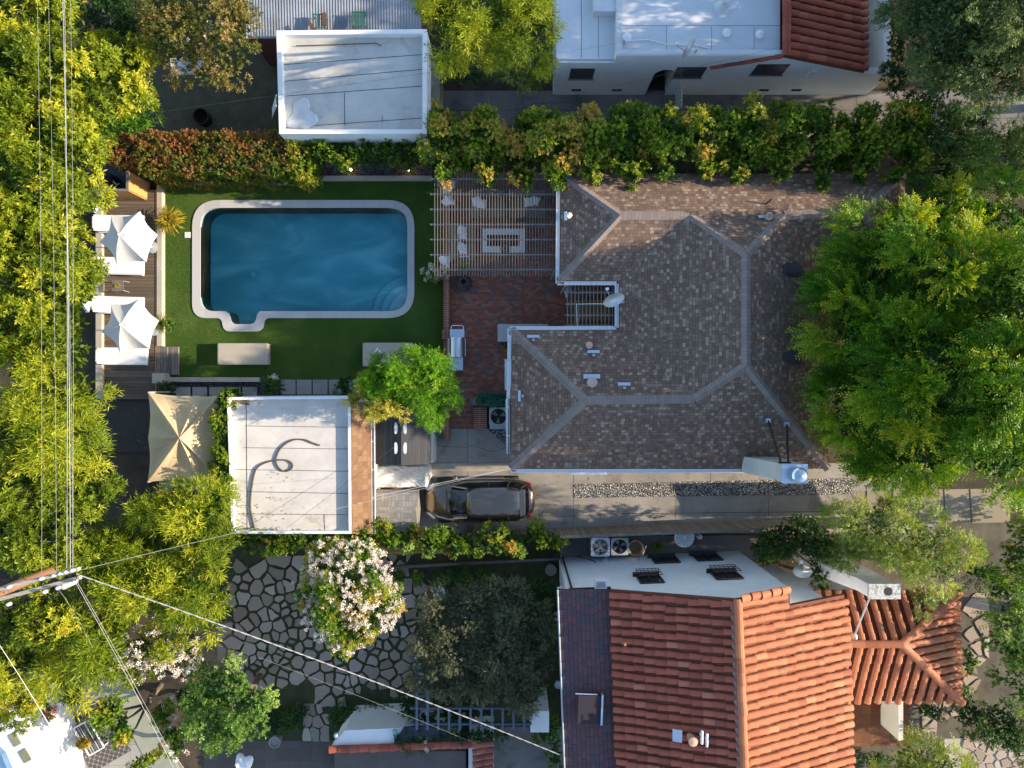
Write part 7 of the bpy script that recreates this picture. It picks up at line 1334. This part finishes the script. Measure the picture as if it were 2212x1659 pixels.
tree('ivy', 'ivy growing up the wall below the purple roof at the bottom', [(1180, 1575, 1.2, 25, 35, .4), (1200, 1620, 1.6, 18, 50, .4), (1165, 1545, 1.0, 20, 15, .3)], 'hedge', 'vine', tintb=.0, trunk=False)
# bottom hedge with bright clipped bulbs
tree('long_hedge', 'long shaded hedge below the garage with the hose, ending at the grey shed', [(u, 1163 - (u > 780) * 4, 1.7, 34, 28, .8) for u in (545, 590, 640, 690, 740, 790)], 'hedge', 'hedge', tintb=.02, limbs=False); tree('long_hedge', 'long bright hedge below the parked car and the tan fence', [(u, 1163 - (i % 2) * 6, 1.7, 32, 26, .8) for i, u in enumerate((840, 885, 930, 975, 1020, 1065, 1110, 1150, 1190))], 'hedge', 'hedge', tintb=.25, limbs=False)
tree('hedge_shoot', 'tall yellow green shrub at the corner of the shingled garage edge', [(820, 1135, 2.4, 20, 28, .6)], 'laurel', 'shrub', size=.7, tintb=.2)
for i, u in enumerate((882, 930, 980, 1027, 1072, 1122)): tree('round_clipped_shrub', f'{rowl[i]} pale round shrub' + (' from left' if i else '') + ' before the hedge below the car', [(u, 1186, 1.9, 17, 17, .4)], 'citrus', 'shrub', 'pale round shrubs along the lower hedge', size=.7, tintb=.45, limbs=False)
for i, (u, v, r) in enumerate(((862, 1244, 14), (905, 1250, 17), (945, 1247, 13), (972, 1244, 16), (1002, 1243, 20), (1042, 1245, 13))): tree('small_round_shrub', f'{rowl[i]} small dusky round shrub' + (' from the left' if i else '') + ' in the bed below the grey edging', [(u, v, .45, r, r, .3)], 'citrus', 'shrub', 'small round shrubs in the garden bed', size=.55, tintb=.0, limbs=False)
tree('vine', 'vine trailing along the left parapet of the garage with the hose', [(482 + 6 * math.sin(k * 2), 868 + k * 25, 2.75, 22, 22, .4) for k in range(12)] + [(505, 850, 2.6, 28, 10, .3)], 'hedge', 'vine', size=.8, tintb=.22, trunk=False); tree('vine', 'vine along the lower parapet of the garage with the hose', [(520 + k * 26, 1153 + 3 * math.sin(k * 3), 2.7, 18, 10, .25) for k in range(11)], 'hedge', 'vine', size=.8, tintb=.2, trunk=False)
# potted and small plants
def plant(name, label, u, v, z, r, h, sp, n, cat='plant', size=1., tintb=0., flowers=0, grp=None, blade=None):
    SEED[0] += 1; rr = np.random.default_rng(SEED[0]); p = P(u, v, z); t = thing(name, label, cat, p, grp); a = rr.uniform(0, 6.28, n); el = rr.uniform(.15, 1.3, n); d = np.c_[np.cos(a) * np.cos(el), np.sin(a) * np.cos(el), np.sin(el)]; Vs = []; Ts = []; c = np.array(p); segs = 3; L = r * rr.uniform(.7, 1.15, n); w = (blade or .03) * np.ones(n); pt = np.repeat(c[None], n, 0); tt = np.clip(.5 + tintb + rr.normal(0, .2, n), 0, 1)
    for s in range(segs):
        step = d * (L / segs)[:, None]; Vs.append(quads(pt - step * .15, unit(d), rr.normal(size=(n, 3)) * .2 + np.array([0, 0, 1.]), L / segs * 1.35, w * (1 - .2 * s))); Ts.append(tt); pt = pt + step; d = unit(d - np.array([0, 0, .38])) * 1.0
    leafobj('leaves', np.concatenate(Vs), np.concatenate(Ts), LM[sp], t); return t
plant('potted_palm', 'yellow arching potted palm on the ledge beside the upper umbrella', 368, 477, .45, .62, .6, 'yellow', 170, blade=.035); tree('yellow_plant', 'golden leafy plant top beside the lawn by the upper umbrella', [(366, 478, .7, 15, 20, .3)], 'yellow', 'plant', size=.7, trunk=False, tintb=.1)
plant('grassy_plant', 'green arching grassy plant on the ledge beside the lower umbrella', 350, 698, .35, .5, .5, 'willow', 160, tintb=-.15, blade=.012); tree('pale_leafy_plant', 'pale leafy plant on the lawn edge beside the lower umbrella', [(370, 703, .4, 12, 15, .2)], 'citrus', 'plant', size=.6, trunk=False, tintb=-.1)
plant('small_succulent', 'small yellow plant in a bowl on the square deck table', 254, 617, .72, .13, .2, 'yellow', 60, blade=.02); plant('agave', 'spiky cactus like plant in the big clay pot at the pergola edge', 1000, 578, 1.1, .38, .5, 'oliveg', 70, blade=.018); 
plant('agave', 'blue green agave with broad leaves at the corner of the black shed', 935, 930, .2, .55, .4, 'blue', 26, blade=.07); plant('blue_succulent', 'blue green succulent in the centre of the gravel planter', 790, 366, .15, .35, .3, 'blue', 60, blade=.02, tintb=-.3); plant('blue_succulent', 'small blue succulent left of the lamps in the gravel planter', 727, 369, .15, .2, .2, 'blue', 40, blade=.015, tintb=-.2); plant('grass_tuft', 'green grass tuft beside the right planter lamp', 850, 364, .15, .35, .3, 'willow', 80, blade=.010, tintb=-.3); plant('blue_succulent', 'small blue succulent right of centre in the gravel planter', 838, 372, .15, .18, .2, 'blue', 34, blade=.015, tintb=-.2)
t, p = pot('flower_pot', 'terracotta pot of white flowers at the bottom left corner of the pergola', 940, 594, .05, .3, .35, M_terracotta); tree('white_flowers', 'bushy pot plant with white flowers at the corner of the pergola', [(933, 590, .6, 20, 18, .3), (952, 588, .7, 16, 12, .25)], 'bright', 'plant', size=.6, trunk=False, tintb=-.2, flowers=26)
b = MB(); p = P(1026, 864, 1.0); t = tree('green_planter_hedge', 'blue green clipped box hedge strip above the single air conditioner', [(1046, 863, .75, 17, 13, .3), (1064, 864, .75, 18, 13, .3), (1080, 865, .75, 15, 13, .3)], 'boxblue', 'hedge', trunk=False)
a, c = P(1034, 877, .6), P(1092, 852, .6); b.bb(a.x, c.x, a.y, c.y, 0, .72); b.build('planter_box', M_bluebeam, t)
plant('strappy_plant', 'small strappy plant between the hedge strip and the house gutter', 1098, 866, .3, .3, .3, 'willow', 50, blade=.012, tintb=-.1); plant('strappy_plant', 'small yellow green plant under the house eave beside the counter', 1096, 752, .3, .3, .3, 'willow', 50, blade=.014)
tree('rose_bush', 'dark shrub with a few pink blooms between the paving slabs and the garage', [(586, 832, .7, 26, 20, .35)], 'dark', 'shrub', flowers=5, tintb=.15); tree('dark_shrub', 'dark small shrub at the right end of the paving slabs', [(742, 832, .7, 22, 24, .35)], 'dark', 'shrub'); tree('dark_shrub', 'dark shrub at the left end of the paving slabs by the canopy', [(362, 843, .5, 22, 12, .3)], 'dark', 'shrub', tintb=.1)
plant('aloe', 'grey green spiky plant in the dark side yard beside the round pot', 1420, 1178, .2, .42, .3, 'palm', 40, blade=.03)
tree('red_bougainvillea', 'bushy plant with red and orange bracts on the lower left patio', [(85, 1545, 1.2, 28, 24, .35), (98, 1530, 1.2, 20, 18, .3)], 'red', 'shrub', flowers=45, fl_mat='redflower', tintb=.2, size=.7); tree('orange_plant', 'small orange leaved plant on the glass coffee table', [(178, 1606, .6, 14, 16, .18)], 'yellow', 'plant', size=.45, trunk=False, tintb=.1)
# palm near the right edge
def palm(label, u, v, z, n, L, seed):
    rg = random.Random(seed); r = np.random.default_rng(seed); p = P(u, v, z); t = thing('palm_tree', label, 'palm tree', (p.x, p.y, 0)); b = MB(); b.tube([(p.x, p.y, 0), (p.x + .1, p.y, z * .5), tuple(p)], .17, 10, .12); b.build('trunk', M_bark, t)
    for k in range(n):
        a = 2 * PI * k / n + rg.uniform(-.2, .2); el = rg.uniform(.1, .8); path = [np.array(p)]; d = np.array([math.cos(a) * math.cos(el), math.sin(a) * math.cos(el), math.sin(el)]); m = 30
        for i in range(m): path.append(path[-1] + d / np.linalg.norm(d) * L / m); d = d - np.array([0, 0, .045])
        path = np.array(path); dd = unit(np.diff(path, axis=0)); i2 = np.repeat(np.arange(2, m), 4); sg = np.tile([1, -1, 1, -1], m - 2)[:, None]; side = unit(np.cross(dd, np.array([0, 0, 1.])))[i2]
        base = path[i2] + dd[i2] * r.uniform(0, L / m, (len(i2), 1)); f = i2 / m; ld = unit(side * sg + dd[i2] * .9 - np.array([0, 0, .25]) + r.normal(size=(len(i2), 3)) * .08); LL = .42 * np.sin(PI * (f * .85 + .12)) ; V = quads(base, ld, np.array([0, 0, 1.]) + r.normal(size=(len(i2), 3)) * .2, LL, np.full(len(i2), .011), .2)
        leafobj('frond', V, np.clip(.5 + r.normal(0, .2, len(i2)), 0, 1), LM['palm'], t)
palm('feather palm in the dark gap between the top right tree and the big feathery tree', 2165, 345, 4.2, 15, 2.3, 3)
# lamps burning in the gravel planter
for u, l in ((758, 'left'), (883, 'right')):
    t = thing('garden_lamp', f'{l} of the two small glowing garden lamps in the gravel planter', 'lamp', P(u, 367, .10), 'glowing lamps in the gravel planter'); p = P(u, 367, .3)
    b = MB(); b.tube([(p.x, p.y, .10), (p.x, p.y, .3)], .02, 8); b.build('post', M_dark, t); b = MB(); b.blob((p.x, p.y, .34), .055, .055, .05, 12, 8); g = N('glowing_bulb'); e = g.n('ShaderNodeEmission'); e.inputs[0].default_value = (1, .62, .38, 1); e.inputs[1].default_value = 9; g.l(e.outputs[0], g.out.inputs[0]); b.build('bulb', g.m, t)
print('LEAVES', LEAFCOUNT[0])
